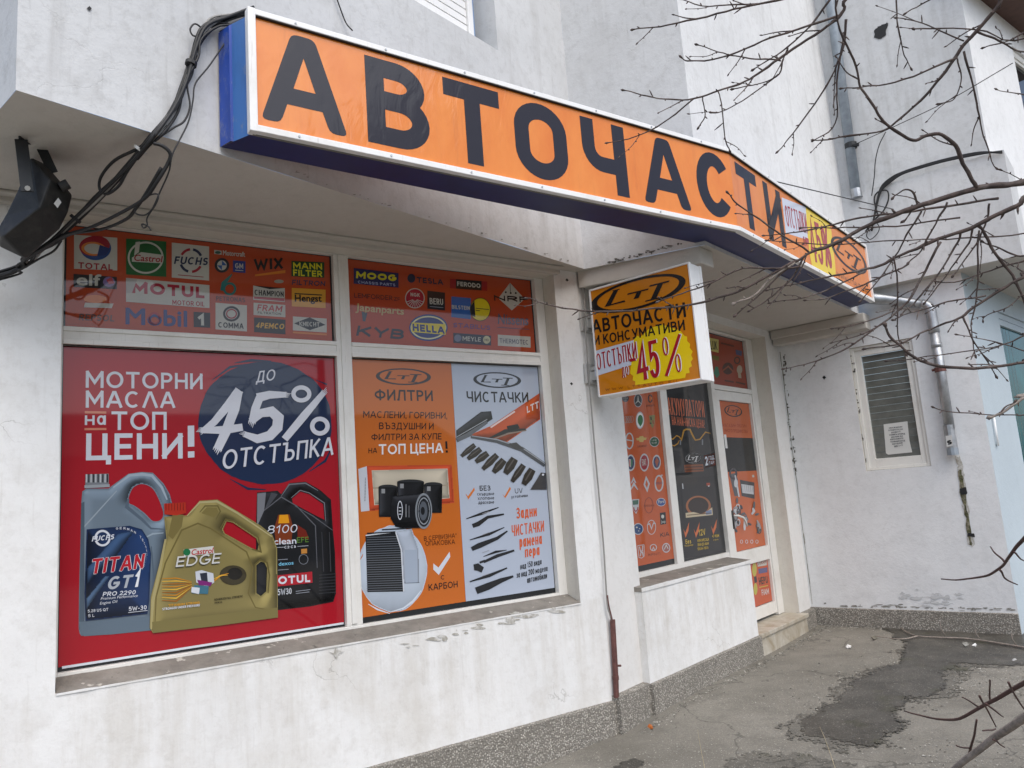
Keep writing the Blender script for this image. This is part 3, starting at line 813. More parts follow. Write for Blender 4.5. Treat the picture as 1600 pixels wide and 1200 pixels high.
class Art:
    """Flat art on a plane. Points are given in the pixels of a view of the plane and land on the plane itself."""
    STEP = .00012
    def __init__(s, P, v=0., view=(0, 0, 1), coat=1., flip=False):
        s.P, s.v, s.z, s.k, s.mb, s.coat = P, v, view, 0, MB(), coat
    def view(s, *q): s.z = q; return s
    def c(s, x, y): return s.P.at(s.z[0] + x / s.z[2], s.z[1] + y / s.z[2])
    def ink(s, c): return c if not isinstance(c, tuple) else ink(c, s.coat)
    def lay(s): s.k += 1; return s.v + s.k * s.STEP
    def polyw(s, pts, col, lay=None):
        h = lay or s.lay()
        pts = [p for p in pts]
        mt = s.ink(col)
        if len(pts) <= 4: s.mb.face([s.P.w(a, z, h) for a, z in pts], mt)
        else:
            tr = tessellate_polygon([[Vector((a, z, 0)) for a, z in pts]])
            s.mb.mesh([s.P.w(a, z, h) for a, z in pts], [tuple(q) for q in tr], mt)
    def poly(s, pts, col): s.polyw([s.c(*p) for p in pts], col); return s
    def rect(s, x0, y0, x1, y1, col):
        a0, z1 = s.c(x0, y0); a1, z0 = s.c(x1, y1); s.polyw([(a0, z0), (a1, z0), (a1, z1), (a0, z1)], col); return s
    def hole(s, outer, inner, col):
        o = [s.c(*p) for p in outer]; i = [[s.c(*p) for p in q] for q in inner]
        allp = o + [p for q in i for p in q]; h = s.lay()
        tr = tessellate_polygon([[Vector((a, z, 0)) for a, z in q] for q in [o] + i])
        s.mb.mesh([s.P.w(a, z, h) for a, z in allp], [tuple(q) for q in tr], s.ink(col)); return s
    def smooth(s, pts, n=6):
        out = []; m_ = len(pts)
        for i in range(m_):
            p0, p1, p2, p3 = [Vector(pts[(i + j - 1) % m_]) for j in range(4)]
            for k in range(n):
                t = k / n
                out.append(tuple(.5 * ((2 * p1) + (p2 - p0) * t + (2 * p0 - 5 * p1 + 4 * p2 - p3) * t * t + (3 * p1 - p0 - 3 * p2 + p3) * t ** 3)))
        return out
    def ell(s, x, y, rx, ry, col, rough=0, n=40, rot=0, seed=0):
        pts = []
        for k in range(n):
            g = 2 * math.pi * k / n
            q = 1 + rough * (noise.noise(Vector((math.cos(g) * 2.5, math.sin(g) * 2.5, seed))) + .6 * noise.noise(Vector((math.cos(g) * 9, math.sin(g) * 9, seed))))
            a, b = rx * q * math.cos(g), ry * q * math.sin(g)
            pts.append((x + a * math.cos(rot) - b * math.sin(rot), y + a * math.sin(rot) + b * math.cos(rot)))
        return s.poly(pts, col)
    def ring(s, x, y, rx, ry, wd, col, n=40, g0=0, g1=360):
        h = s.lay(); mt = s.ink(col); wx, wy = wd if isinstance(wd, tuple) else (wd, wd)
        P = lambda g, q: (lambda a, z: s.P.w(a, z, h))(*s.c(x + (rx - wx * q) * math.cos(g), y - (ry - wy * q) * math.sin(g)))
        for k in range(n):
            a, b = R(g0 + (g1 - g0) * k / n), R(g0 + (g1 - g0) * (k + 1) / n)
            s.mb.face([P(a, 0), P(b, 0), P(b, 1), P(a, 1)], mt)
        return s
    def line(s, pts, wd, col, taper=None, closed=False):
        """stroke through pixel points; wd in view pixels (a list tapers)"""
        h = s.lay(); mt = s.ink(col)
        for i_, f in enumerate(ribbon(pts, wd, closed, False, False)):
            s.mb.face([(lambda a, z: s.P.w(a, z, h + i_ * 1.5e-6))(*s.c(*p)) for p in f], mt)
        return s
    def T(s, txt, x0, y0, x1, y1, hh, col, wt=.16, slant=0., rot=None, f='s', gap=.16, bold=.0):
        """text between two baseline points, cap height hh (view pixels)"""
        a0, z0 = s.c(x0, y0); a1, z1 = s.c(x1, y1)
        H = s.c(x0, y0 - hh)[1] - z0
        ex = Vector((a1 - a0, z1 - z0)); Wd = ex.length
        if rot is None: rot = True
        ex.normalize(); ey = Vector((0, 1))
        mt = s.ink(col)
        put = lambda x, y, h: s.P.w(a0 + ex.x * x + ey.x * y, z0 + ex.y * x + ey.y * y, h)
        h = s.lay()
        if f == 'b':
            vs, fs = bfont_mesh(txt)
            xs = [v[0] for v in vs]; lo, hi = min(xs), max(xs)
            cap = .70
            kx, ky = Wd / (hi - lo), H / cap
            n = 7 if bold else 1
            for k in range(n):
                g = 2 * math.pi * k / n; bx, by = bold * H * math.cos(g), bold * H * math.sin(g)
                s.mb.mesh([put((x - lo) * kx + (slant * y * ky) + bx, y * ky + by, h + k * .00002) for x, y in vs], fs, mt)
            return s
        t = wt * H
        nat, sp = 0., .36
        ws = []
        for ch in txt:
            if ch == ' ': ws.append(None); nat += sp
            else:
                wv = float(G[ch].split(';')[0]); ws.append(wv); nat += wv + gap
        nat -= gap
        fixed = sum(t for ch, wv in zip(txt, ws) if wv == 0.)
        k = (Wd - fixed) / max(.01, nat)
        if nat > .2: t = min(t, .235 * k)
        x = 0.
        for i, (ch, wv) in enumerate(zip(txt, ws)):
            if wv is None: x += sp * k; continue
            W = wv * k if wv > 0 else t
            for j, strip in enumerate(glyph_polys(ch, W, H, t, x, slant)):
                for i_, f_ in enumerate(strip): s.mb.face([put(px_, py_, h + j * .00003 + i_ * 1.5e-6) for px_, py_ in f_], mt)
            x += W + gap * k
        return s
    def logo(s, x, y, ex, ey, col, f=1.):
        """the oval three letter emblem; ex, ey: pixel vectors of the half axes"""
        q = lambda a, b: (x + ex[0] * a + ey[0] * b, y + ex[1] * a + ey[1] * b)
        n = 48; h = s.lay(); mt = s.ink(col)
        W = lambda p: (lambda a, z: s.P.w(a, z, h))(*s.c(*p))
        for k in range(n):
            g, g2 = 2 * math.pi * k / n, 2 * math.pi * (k + 1) / n
            i = lambda u: q(.86 * math.cos(u) + .03 * math.sin(2 * u), .84 * math.sin(u))
            s.mb.face([W(q(math.cos(g), math.sin(g))), W(q(math.cos(g2), math.sin(g2))), W(i(g2)), W(i(g))], mt)
        def P(*pts): s.poly([q(*p) for p in pts], col)
        P((-.56, .60), (-.40, .60), (-.40, .54), (-.43, .54), (-.56, -.26), (-.28, -.22), (-.26, -.34), (-.70, -.34), (-.68, -.27), (-.53, .54))
        P((-.22, .16), (.22, .16), (.21, .07), (.07, .07), (.02, -.30), (-.09, -.30), (-.03, .07), (-.23, .07))
        P((.24, .34), (.66, .34), (.64, .24), (.52, .24), (.40, -.58), (.52, -.6), (.50, -.68), (.16, -.66), (.17, -.58), (.28, -.58), (.40, .24), (.23, .24))
        return s
    def shade(s, outer, holes, col, Rr=60., light=(-.5, -.75), k=.55, spec=.35, cell=6., dark=.35):
        """a printed photograph's modelling: a fine grid of tones over a plain colour, rounded towards the outline"""
        import numpy as np
        loops = [np.array(q, float) for q in [outer] + holes]
        x0, y0 = loops[0].min(0); x1, y1 = loops[0].max(0)
        xs, ys = np.arange(x0, x1, cell), np.arange(y0, y1, cell)
        X, Y = np.meshgrid(xs, ys, indexing='ij')
        D = np.full(X.shape, 1e9); GX = np.zeros(X.shape); GY = np.zeros(X.shape); ins = np.zeros(X.shape, bool)
        for q in loops:
            for a_, b_ in zip(q, np.roll(q, -1, 0)):
                e = b_ - a_; t = np.clip(((X - a_[0]) * e[0] + (Y - a_[1]) * e[1]) / max(1e-9, e @ e), 0, 1)
                dx, dy = X - a_[0] - t * e[0], Y - a_[1] - t * e[1]; d_ = np.hypot(dx, dy); w_ = d_ < D
                D = np.where(w_, d_, D); GX = np.where(w_, dx / np.maximum(d_, 1e-6), GX); GY = np.where(w_, dy / np.maximum(d_, 1e-6), GY)
                c_ = (a_[1] > Y) != (b_[1] > Y)
                with np.errstate(divide='ignore', invalid='ignore'): ins ^= c_ & (X < (b_[0] - a_[0]) * (Y - a_[1]) / (b_[1] - a_[1] if b_[1] != a_[1] else 1e-9) + a_[0])
        m_ = np.clip(1 - D / Rr, 0, 1); ndl = -(GX * m_ * light[0] + GY * m_ * light[1]) * -1.0
        ndl = (-GX * m_) * light[0] + (-GY * m_) * light[1]
        for _ in range(3):
            ndl[1:-1, 1:-1] = (ndl[1:-1, 1:-1] * 2 + ndl[:-2, 1:-1] + ndl[2:, 1:-1] + ndl[1:-1, :-2] + ndl[1:-1, 2:]) / 6
        f = 1 + k * ndl - dark * m_ ** 3
        f = f + spec * np.clip(ndl - .35, 0, 1) ** 1.5 + .07 * np.cos((X - x0) / (x1 - x0) * 5 + 1) - .06 * (Y - y0) / (y1 - y0)
        h = s.lay(); me_v, idx = [], -np.ones(X.shape, int); cols = []
        base = np.array(rgb(*col))
        ok = ins & (D > cell * .3)
        for i, j in np.argwhere(ok):
            idx[i, j] = len(me_v); a_, z_ = s.c(X[i, j], Y[i, j]); me_v.append(s.P.w(a_, z_, h)); cols.append((*np.clip(base * max(.12, f[i, j]) ** 1.7, 0, .9), 1))
        fs = [(idx[i, j], idx[i + 1, j], idx[i + 1, j + 1], idx[i, j + 1]) for i in range(len(xs) - 1) for j in range(len(ys) - 1) if ok[i, j] and ok[i + 1, j] and ok[i + 1, j + 1] and ok[i, j + 1]]
        if 'photoprint' not in M:
            t = NT('photographic print'); at = t.n('ShaderNodeAttribute', attribute_name='tone')
            M['photoprint'] = t.set(Base_Color=at.outputs['Color'], Roughness=.5, Specular_IOR_Level=.15, Coat_Weight=1., Coat_IOR=1.5, Coat_Roughness=.035)
        b = len(s.mb.v); s.mb.mesh(me_v, fs, M['photoprint'])
        s.mb.tone = getattr(s.mb, 'tone', []) + [(b, cols)]
        return s
    def build(s, name, parent=None, **k): s.tones(s.mb.build(name, parent, fix=False, **k))
    @staticmethod
    def tones(o): return o
# ------------------------------------------------------------------ the long shop sign
ZB0 = 3.305
p0 = onz(391, 203, ZB0); p1 = onz(1156, 360.5, ZB0); p2 = onz(1366, 472, ZB0)
d1 = (p1 - p0); d1.z = 0; L1 = d1.length; d1.normalize()
d2 = (p2 - p1); d2.z = 0; L2 = d2.length; d2.normalize()
toward = lambda d: (lambda n: n if n.dot(CO - p0) > 0 else -n)(Vector((-d.y, d.x, 0)))
S1 = Plane(Vector((p0.x, p0.y, 0)), d1, toward(d1)); S2 = Plane(Vector((p1.x, p1.y, 0)), d2, toward(d2))
ZB1 = (S1.at(392, 10.5)[1] + S1.at(1142, 233.5)[1]) / 2
t = NT('printed banner film, orange'); fl_ = t.noise(5, 5, .6, t.mapping((1, 1, .45)))
col = t.mix(t.ramp(fl_, .35, .7), rgb(228, 134, 46), rgb(218, 118, 28))
col = t.mix(t.ramp(t.noise(6, 6, .7, t.mapping((3, 3, .3))), .56, .78, 0, .22), col, rgb(150, 84, 40))
wr = t.noise(7, 3, .5, t.mapping((1, 1, .5), (2, 0, 0)), 1.5)
bn = t.n('ShaderNodeBump'); bn.inputs['Strength'].default_value = .2; bn.inputs['Distance'].default_value = .02; t.l(wr, bn.inputs['Height'])
t.l(bn.outputs[0], t.p.inputs['Coat Normal']); t.l(bn.outputs[0], t.p.inputs['Normal'])
M['banner'] = t.set(Base_Color=col, Roughness=.55, Specular_IOR_Level=.2, Coat_Weight=.8, Coat_IOR=1.5, Coat_Roughness=.1)
t = NT('printed banner film, charcoal')
wr = t.noise(7, 3, .5, t.mapping((1, 1, .5), (2, 0, 0)), 1.5)
bn = t.n('ShaderNodeBump'); bn.inputs['Strength'].default_value = .1; bn.inputs['Distance'].default_value = .02; t.l(wr, bn.inputs['Height'])
t.l(bn.outputs[0], t.p.inputs['Coat Normal']); t.l(bn.outputs[0], t.p.inputs['Normal'])
M['bannerink'] = t.set(Base_Color=rgb(34, 32, 42), Roughness=.55, Specular_IOR_Level=.1, Coat_Weight=.5, Coat_IOR=1.5, Coat_Roughness=.1)
def bl(name, c, seed):
    t = NT(name)
    col = t.mix(t.ramp(t.noise(4, 5, .65, t.mapping((1, 1, .3), (seed, 0, 0))), .4, .7), c, tuple(x * .55 for x in c))
    col = t.mix(t.ramp(t.noise(9, 6, .75, t.mapping((1, 1, .5), (seed, 0, 0))), .54, .70, 0, .75), col, (.25, .27, .3))
    return t.set(Base_Color=col, Roughness=.5)
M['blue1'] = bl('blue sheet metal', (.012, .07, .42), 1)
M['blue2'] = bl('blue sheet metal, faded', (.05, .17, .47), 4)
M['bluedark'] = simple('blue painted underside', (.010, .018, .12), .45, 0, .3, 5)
SG = empty('shop_sign', p0, 'long orange sign with large dark letters bending round the shop corner', 'shop sign')
fw_ = .032
mb = MB()
for P, L in ((S1, L1), (S2, L2)):
    mb.pbox(P, 0, L, ZB0 + .001, ZB1 - .001, -.03, -.012, M['banner'])
mb.build('sign_panel', SG)
mb = MB()
for P, L, e in ((S1, L1, 0), (S2, L2, 1)):
    v = .001 * e
    mb.pbox(P, 0, L, ZB0, ZB0 + fw_, -.04, .004 + v, M['whitemetal']); mb.pbox(P, 0, L, ZB1 - fw_ * .9, ZB1, -.04, .004 + v, M['whitemetal'])
    mb.pbox(P, 0, L, ZB1 - fw_ * .9 - .006, ZB1 - fw_ * .9, -.03, .002, M['rubber'])
mb.pbox(S1, -.002, .034, ZB0 - .002, ZB1 + .002, -.042, .006, M['whitemetal'])
mb.pbox(S2, L2 - .022, L2 + .002, ZB0 - .002, ZB1 + .002, -.042, .006, M['whitemetal'])
mb.build('sign_frame', SG, bevel=.003)
for P, L in ((S1, L1), (S2, L2)):          # fixings along the frame
    k = .22
    while k < L - .1:
        for z_ in (ZB0 + fw_ * .5, ZB1 - fw_ * .45):
            mb = MB(); mb.tube([P.w(k, z_, .0), P.w(k, z_, .008)], .0055, M['zinc'], 8); mb.build('screw', SG)
        k += .46
# underside and ends
q0 = onz(344, 231, ZB0); q1 = onz(1110, 385, ZB0); q2 = onz(1328, 482, ZB0)
def pull(q, v):      # keep the back edge in front of the wall
    d = q - OB; k = d.dot(nB)
    return q + nB * (v - k) if k < v else q
q0 = pull(q0, .034)
mb = MB()
a0, a1, a2 = S1.w(.02, 0, -.035), S2.w(0, 0, -.035), S2.w(L2 - .02, 0, -.035)
base = [a0, a1, a2, q2, q1, q0]
z = ZB0 + .004
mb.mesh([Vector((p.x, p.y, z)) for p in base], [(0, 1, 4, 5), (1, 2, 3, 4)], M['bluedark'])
mb.tube([Vector((p.x, p.y, z - .004)) for p in (a0, a1)], .006, M['gap'], 6); 
mb.build('sign_underside', SG)
mb = MB()
A0 = Vector((a0.x, a0.y, 0)); Q0 = Vector((q0.x, q0.y, 0))
mid = A0.lerp(Q0, .58)
H = lambda p, z: Vector((p.x, p.y, z))
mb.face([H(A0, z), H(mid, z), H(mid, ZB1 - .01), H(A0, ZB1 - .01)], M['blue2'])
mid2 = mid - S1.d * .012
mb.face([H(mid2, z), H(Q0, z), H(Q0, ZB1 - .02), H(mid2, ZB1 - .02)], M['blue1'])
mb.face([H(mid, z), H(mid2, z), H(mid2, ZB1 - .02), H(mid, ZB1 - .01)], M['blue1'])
mb.build('sign_end', SG, fix=False)
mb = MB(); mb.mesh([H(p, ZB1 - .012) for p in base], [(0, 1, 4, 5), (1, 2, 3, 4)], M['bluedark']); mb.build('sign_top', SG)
mb = MB(); mb.face([H(a2, z), H(q2, z), H(q2, ZB1 - .01), H(a2, ZB1 - .01)], M['blue1']); mb.build('sign_end', SG)
# big letters
def big(P, ch, pl, pr, zb, zc, view, wt, mat=M['bannerink']):
    vx = lambda p: (view[0] + p[0] / view[2], view[1] + p[1] / view[2])
    aL_, aR_ = P.at(*vx(pl))[0], P.at(*vx(pr))[0]
    H_ = zc - zb; mbx = MB()
    BIG = {'С': '.88;A.52,.5,.52,.5,38,322', 'О': '.8;A.5,.68,.5,.32,96,0 1,.32 A.5,.32,.5,.32,0,-180 0,.68 A.5,.68,.5,.32,180,84', 'Ч': '.76;0,1 0,.66 A.42,.66,.42,.30,180,270 1,.36;1,0 1,1', 'А': '.92;0,0 .42,1 .58,1 1,0;.17,.24 .83,.24'}
    if ch == 'А':
        W_a = aR_ - aL_
        O_ = [(0, 0), (.215, 0), (.295, .215), (.705, .215), (.785, 0), (1, 0), (.635, 1), (.365, 1)]; I_ = [(.372, .40), (.628, .40), (.5, .76)]
        O_ = [(aL_ + x * W_a, zb + y * H_) for x, y in O_]; I_ = [(aL_ + x * W_a, zb + y * H_) for x, y in I_]
        rd = []
        for i in range(8):
            p_, q_, n_ = Vector(O_[i - 1]), Vector(O_[i]), Vector(O_[(i + 1) % 8]); r = .03 if i in (0, 1, 4, 5, 6, 7) else .004
            a_, b_ = q_ + (p_ - q_).normalized() * r, q_ + (n_ - q_).normalized() * r
            rd += [tuple(a_ * (1 - t) ** 2 + q_ * 2 * t * (1 - t) + b_ * t * t) for t in (0, .33, .67, 1)]
        tr = tessellate_polygon([[Vector((x, y, 0)) for x, y in q] for q in (rd, I_)])
        mbx.mesh([P.w(x, y, -.011) for x, y in rd + I_], [tuple(q) for q in tr], mat); return mbx
    old = G[ch]; G[ch] = BIG.get(ch, old)
    for j, strip in enumerate(glyph_polys(ch, aR_ - aL_, H_, wt * H_, aL_, 0)):
        for i_, f_ in enumerate(strip): mbx.face([P.w(x, zb + y, -.0112 + j * .0002 + i_ * 2e-6) for x, y in f_], mat)
    G[ch] = old
    return mbx
ZA, ZBv, ZC, ZD = (390, 20, 5), (660, 80, 5.217), (900, 150, 5.454), (1130, 220, 4.616)
zb = S1.at(390 + 160 / 5, 20 + 830 / 5)[1]; zc = S1.at(390 + 430 / 5, 20 + 182 / 5)[1]
LET = [('А', (95, 808), (775, 965), ZA), ('В', (920, 700), (1418, 960), ZA), ('Т', (175, 290), (630, 410), ZBv), ('О', (757, 600), (1200, 890), ZBv), ('Ч', (48, 250), (468, 840), ZC), ('А', (597, 890), (1002, 985), ZC), ('С', (1030, 620), (1352, 960), ZC)]
for ch, l, r, vw in LET:
    o = big(S1, ch, l, r, zb, zc, vw, .215).build('letter', SG, fix=False)
big(S2, 'Т', (98, 200), (247, 310), zb, zc, ZD, .2).build('letter', SG, fix=False)
big(S2, 'И', (293, 300), (466, 750), zb, zc, ZD, .2).build('letter', SG, fix=False)
RED, YEL, PALE = (165, 22, 40), (236, 205, 20), (205, 212, 228)
a = Art(S2, -.0115, ZD, .9)
a.poly([(432, 405), (612, 478), (612, 520), (628, 715), (462, 662)], PALE)
def burst(a, x, y, rx, ry, col, n=26, amp=.07, clip=None, ky=0.):
    pts = []
    for k in range(2 * n):
        g = math.pi * k / n; q = 1 + (amp if k % 2 else 0)
        pts.append((x + rx * q * math.cos(g), y + ry * q * math.sin(g) + ky * rx * q * math.cos(g)))
    a.poly(pts, col)
a.poly([(605, 472), (770, 590), (790, 650), (800, 760), (815, 870), (822, 970), (770, 975), (650, 900), (630, 790), (615, 650)], YEL)
a.build('discount_patch', SG)
a = Art(S2, -.0105, ZD, .9)
a.T('ОТСТЪПКИ', 470, 612, 622, 668, 140, RED, .15); a.T('ДО', 590, 745, 618, 755, 55, RED, .14)
a.T('-45%', 622, 850, 800, 925, 290, RED, .14, gap=.12)
a.build('lettering', SG)
a = Art(S2, -.0105, ZD, .9)
a.logo(915, 823, (130, 100), (5, -93), M['bannerink']); a.build('logo', SG)
a = Art(S2, -.0105, ZD, .9)
a.T('WWW.LTTAUTO.EU', 833, 975, 1050, 1093, 32, (60, 45, 45), .13); a.build('web_address', SG)

# ------------------------------------------------------------------ the hanging box sign
uH = -1.60
PH = Plane(bw(uH, 0), nB, -uB)
h0, hz1 = PH.at(920, 452); h1, _ = PH.at(1077, 410)
hz1 = (PH.at(920, 452)[1] + PH.at(1077, 410)[1]) / 2
hz0 = (PH.at(926, 620)[1] + PH.at(1088, 598)[1]) / 2
HS = empty('hanging_sign', PH.w(h0, hz0, 0), 'square orange hanging box sign projecting from the pillar on two brackets', 'hanging sign')
mb = MB(); mb.pbox(PH, h0 + .004, h1 - .006, hz0 + .003, hz1 - .003, -.168, -.004, M['whitemetal']); mb.build('sign_box', HS, bevel=.004)
mb = MB(); fr = .013
ring(mb, PH, (h0, h1, hz0, hz1), (h0 + fr, h1 - fr, hz0 + fr, hz1 - fr), .006, M['whitemetal'], .03)
PHb = PH.off(-.17)
ring(mb, PHb, (h0, h1, hz0, hz1), (h0 + fr, h1 - fr, hz0 + fr, hz1 - fr), .02, M['whitemetal'], .03)
mb.build('sign_frame', HS, bevel=.003)
ORG = (206, 126, 8)
VH = (900, 390, 5.219)
a = Art(PH, -.0035, VH, .6)
a.polyw([(h0 + .01, hz0 + .01), (h1 - .01, hz0 + .01), (h1 - .01, hz1 - .01), (h0 + .01, hz1 - .01)], ORG); a.build('sign_face', HS)
a = Art(PH, -.0025, VH, .6)
a.poly([(148, 828), (480, 735), (520, 770), (480, 930), (152, 1035)], PALE)
pts = []
for k in range(48):
    g = 2 * math.pi * k / 48; q = 1.04 if k % 2 else .97
    pts.append((695 + 245 * q * math.cos(g), 885 + 235 * q * math.sin(g) - 60 * q * math.cos(g)))
a.poly([(470, 735), (500, 700)] + [(520, 715), (600, 640), (700, 610), (850, 660), (880, 700), (905, 710), (905, 745), (930, 770), (925, 800), (950, 830), (938, 860), (952, 890), (935, 915), (945, 950), (920, 965), (925, 1005), (895, 1010), (890, 1045), (860, 1050), (480, 1105), (482, 1075), (460, 1065), (465, 1030), (440, 1010)], YEL)
a.build('discount_patch', HS)
BLK = (22, 20, 22)
a = Art(PH, -.0015, VH, .6)
a.T('АВТОЧАСТИ', 135, 685, 898, 548, 112, BLK, .17); a.T('И КОНСУМАТИВИ', 150, 782, 890, 655, 80, BLK, .16)
a.build('lettering', HS)
a = Art(PH, -.0015, VH, .6)
for dx, dy, c_ in ((7, -4, (235, 235, 240)), (0, 0, RED)):
    a.T('ОТСТЪПКИ', 172 + dx, 985 + dy, 500 + dx, 888 + dy, 135, c_, .15, gap=.2)
    a.T('ДО', 377 + dx, 1035 + dy, 428 + dx, 1022 + dy, 75, c_, .15, gap=.3)
    a.T('-', 445 + dx, 985 + dy, 495 + dx, 975 + dy, 190, c_, .13); a.T('4', 505 + dx, 1080 + dy, 600 + dx, 1050 + dy, 310, c_, .14); a.T('5', 610 + dx, 1055 + dy, 690 + dx, 1035 + dy, 310, c_, .14)
    a.line([(735 + dx, 1032 + dy), (845 + dx, 690 + dy)], 24, c_)
    a.T('О', 712 + dx, 870 + dy, 758 + dx, 858 + dy, 150, c_, .16); a.T('О', 818 + dx, 1005 + dy, 862 + dx, 995 + dy, 150, c_, .16)
a.build('discount_lettering', HS)
a = Art(PH, -.0015, VH, .6)
a.logo(505, 357, (388, -96), (8, -128), BLK); a.build('logo', HS)
a = Art(PH, -.0015, VH, .6); a.T('W W W . L T T A U T O . E U', 240, 1152, 822, 1085, 20, (120, 60, 20), .14, gap=.3); a.build('web_address', HS)
for zy in (497, 580):
    mb = MB()
    zz = PH.at(918, zy)[1]
    e0, e1 = bw(uH - .05, h0 + .0), bw(uH - .05, -.06)
    P3 = Plane(bw(uH + .0, 0), nB, -uB)
    mb.pbox(P3, -.10, h0 + .004, zz - .075, zz - .008, -.13, -.01, M['alu']); mb.pbox(P3, -.10, h0 + .003, zz + .0, zz + .03, -.125, -.015, M['alu'])
    mb.pbox(P3, -.055, -.035, zz - .10, zz + .05, -.15, .06, M['alu'])
    mb.build('bracket', HS, bevel=.003)
# ------------------------------------------------------------------ printed films in the windows
def poster(name, P, a0, a1, z0, z1, v, col, label, group='printed advertising films in the shop windows', coat=1., cat='poster'):
    e = empty(name, P.w((a0 + a1) / 2, z0, v), label, cat, group)
    mb = MB(); mb.pbox(P, a0, a1, z0, z1, v - .0006, v, ink(col, coat)); mb.build('film', e)
    return e
W_, NAVY, DK, GR = (208, 212, 220), (24, 42, 74), (20, 20, 24), (150, 155, 165)
VF = -.0105                                     # films sit just proud of the glass
# ---- red motor oil poster
ze = PW.at(300, 1010.5)[1]
PR = poster('window_poster', PW, gl + .006, am0 - .004, ze, zl - .006, VF, (163, 17, 33), 'red motor oil poster with three oil canisters and a dark blue roundel')
def A_(P=PW, v=VF + .0006, **k): return Art(P, v, **k)
Z1, Z2 = (90, 540, 3.5556), (90, 730, 3.5556)
a = A_(view=Z2); a.poly([(25, 1108), (1592, 862), (1592, 873), (25, 1122)], W_); a.build('bottom_strip', PR)
a = A_(view=Z1)
a.T('МОТОРНИ', 157, 232, 808, 241, 94, W_, .155); a.T('МАСΛА', 157, 343, 655, 345, 95, W_, .155)
a.T('на', 152, 440, 270, 439, 70, W_, .16); a.T('ТОП', 300, 468, 608, 467, 104, W_, .155)
a.T('ЦЕНИ', 158, 637, 697, 626, 150, W_, .17); a.T('!', 726, 622, 762, 620, 178, W_, .19)
a.build('lettering', PR)
a = A_(view=Z1)
a.poly([(152, 362), (272, 364), (272, 377), (152, 375)], (205, 130, 105)); a.poly([(150, 457), (272, 456), (272, 468), (150, 469)], (205, 130, 105)); a.build('divider_line', PR)
a = A_(view=Z1)
a.line([(985, 95), (1080, 80), (1190, 85)], [4, 16, 5], NAVY); a.line([(860, 190), (960, 118), (1100, 95)], [3, 14, 3], NAVY)
a.line([(1530, 560), (1490, 640), (1400, 700)], [4, 14, 4], NAVY); a.line([(960, 740), (1060, 795), (1160, 800)], [3, 14, 4], NAVY)
a.line([(1440, 190), (1500, 215)], [3, 9], NAVY)
a.ell(1155, 428, 372, 342, NAVY, .02, 90, 0, 2)
a.build('roundel', PR)
a = A_(view=Z1, v=VF + .002)
WB_ = (212, 214, 222)
a.T('ДО', 1104, 205, 1208, 190, 62, WB_, .13, slant=.15)
def brush(pts, w0, col=WB_, n=None):
    # a dry brush stroke: ragged ends and a frayed edge
    a.line(pts, w0, col)
    p, q = Vector(pts[-2]), Vector(pts[-1]); d = (q - p).normalized(); nn = Vector((-d.y, d.x))
    wl = w0[-1] if isinstance(w0, list) else w0
    for k in range(5):
        o = nn * wl * (k / 4 - .5) * .9; ln = 8 + 22 * ((k * 7919) % 5) / 4
        a.line([tuple(q + o - d * 4), tuple(q + o + d * ln)], [wl * .2, 2], col)
brush([(1012, 245), (950, 330), (870, 425), (815, 470)], [50, 48, 40, 34]); brush([(1030, 452), (930, 468), (800, 470)], [40, 46, 30])
brush([(1008, 250), (985, 350), (935, 480), (890, 575)], [46, 54, 54, 48])
brush([(1110, 290), (1180, 272), (1270, 272)], [52, 44, 30]); brush([(1125, 285), (1100, 350), (1082, 425)], [44, 46, 40])
brush([(1075, 420), (1130, 375), (1190, 365), (1228, 400), (1222, 455), (1180, 500), (1110, 518), (1040, 492)], [40, 46, 54, 58, 58, 54, 46, 30])
brush([(1262, 520), (1370, 390), (1480, 260)], [40, 44, 30]); a.ring(1355, 268, 56, 48, 24, WB_); a.ring(1458, 447, 55, 53, 25, WB_)
a.T('ОТСТЪПКА', 912, 690, 1532, 606, 108, WB_, .13, slant=.12)
a.build('discount_lettering', PR)
# grey canister
GY = (112, 128, 142)
a = A_(view=Z2, v=VF + .0012)
body = [(118, 900), (120, 700), (128, 400), (132, 200), (138, 135), (160, 118), (285, 118), (300, 105), (395, 36), (470, 26), (530, 30), (590, 90), (625, 150), (645, 230), (640, 330), (600, 420), (560, 700), (545, 905), (300, 930), (150, 940), (125, 930)]
hole_ = a.smooth([(395, 175), (420, 115), (470, 93), (525, 115), (560, 170), (588, 250), (575, 292), (530, 298), (485, 255), (430, 215), (400, 200)], 4)
a.hole(body, [hole_], GY); a.shade(body, [hole_], GY, 70, k=.6, spec=.5)
a.line([(310, 112), (400, 45), (470, 38), (525, 45), (580, 110), (610, 180)], [8, 14, 16, 16, 14, 8], (158, 172, 184)); a.line([(140, 340), (330, 130)], [8, 5], (150, 162, 172))
a.poly([(132, 200), (150, 190), (150, 900), (120, 905)], (78, 92, 106)); a.line([(395, 175), (385, 220), (470, 290), (520, 340), (600, 345)], [10, 20, 16, 10, 4], (84, 98, 112))
a.line([(470, 400), (530, 370), (590, 365)], [4, 10, 4], (150, 165, 176))
a.line([(522, 440), (535, 600), (520, 860)], [6, 10, 6], (84, 98, 112))
a.poly([(120, 860), (545, 825), (545, 905), (300, 930), (130, 938)], (96, 112, 126))
a.rect(155, 40, 285, 108, (120, 124, 130))
for k in range(10): a.rect(158 + k * 13, 38, 164 + k * 13, 84, (30, 32, 36) if k % 2 else (190, 194, 198))
a.rect(150, 100, 290, 110, (150, 156, 162))
cg = a.build('canister_picture', PR, fix_=None) if False else a.mb.build('canister_picture', PR, fix=False)
cg['label'] = 'picture of a grey oil canister'
a = A_(view=Z2, v=VF + .0052)
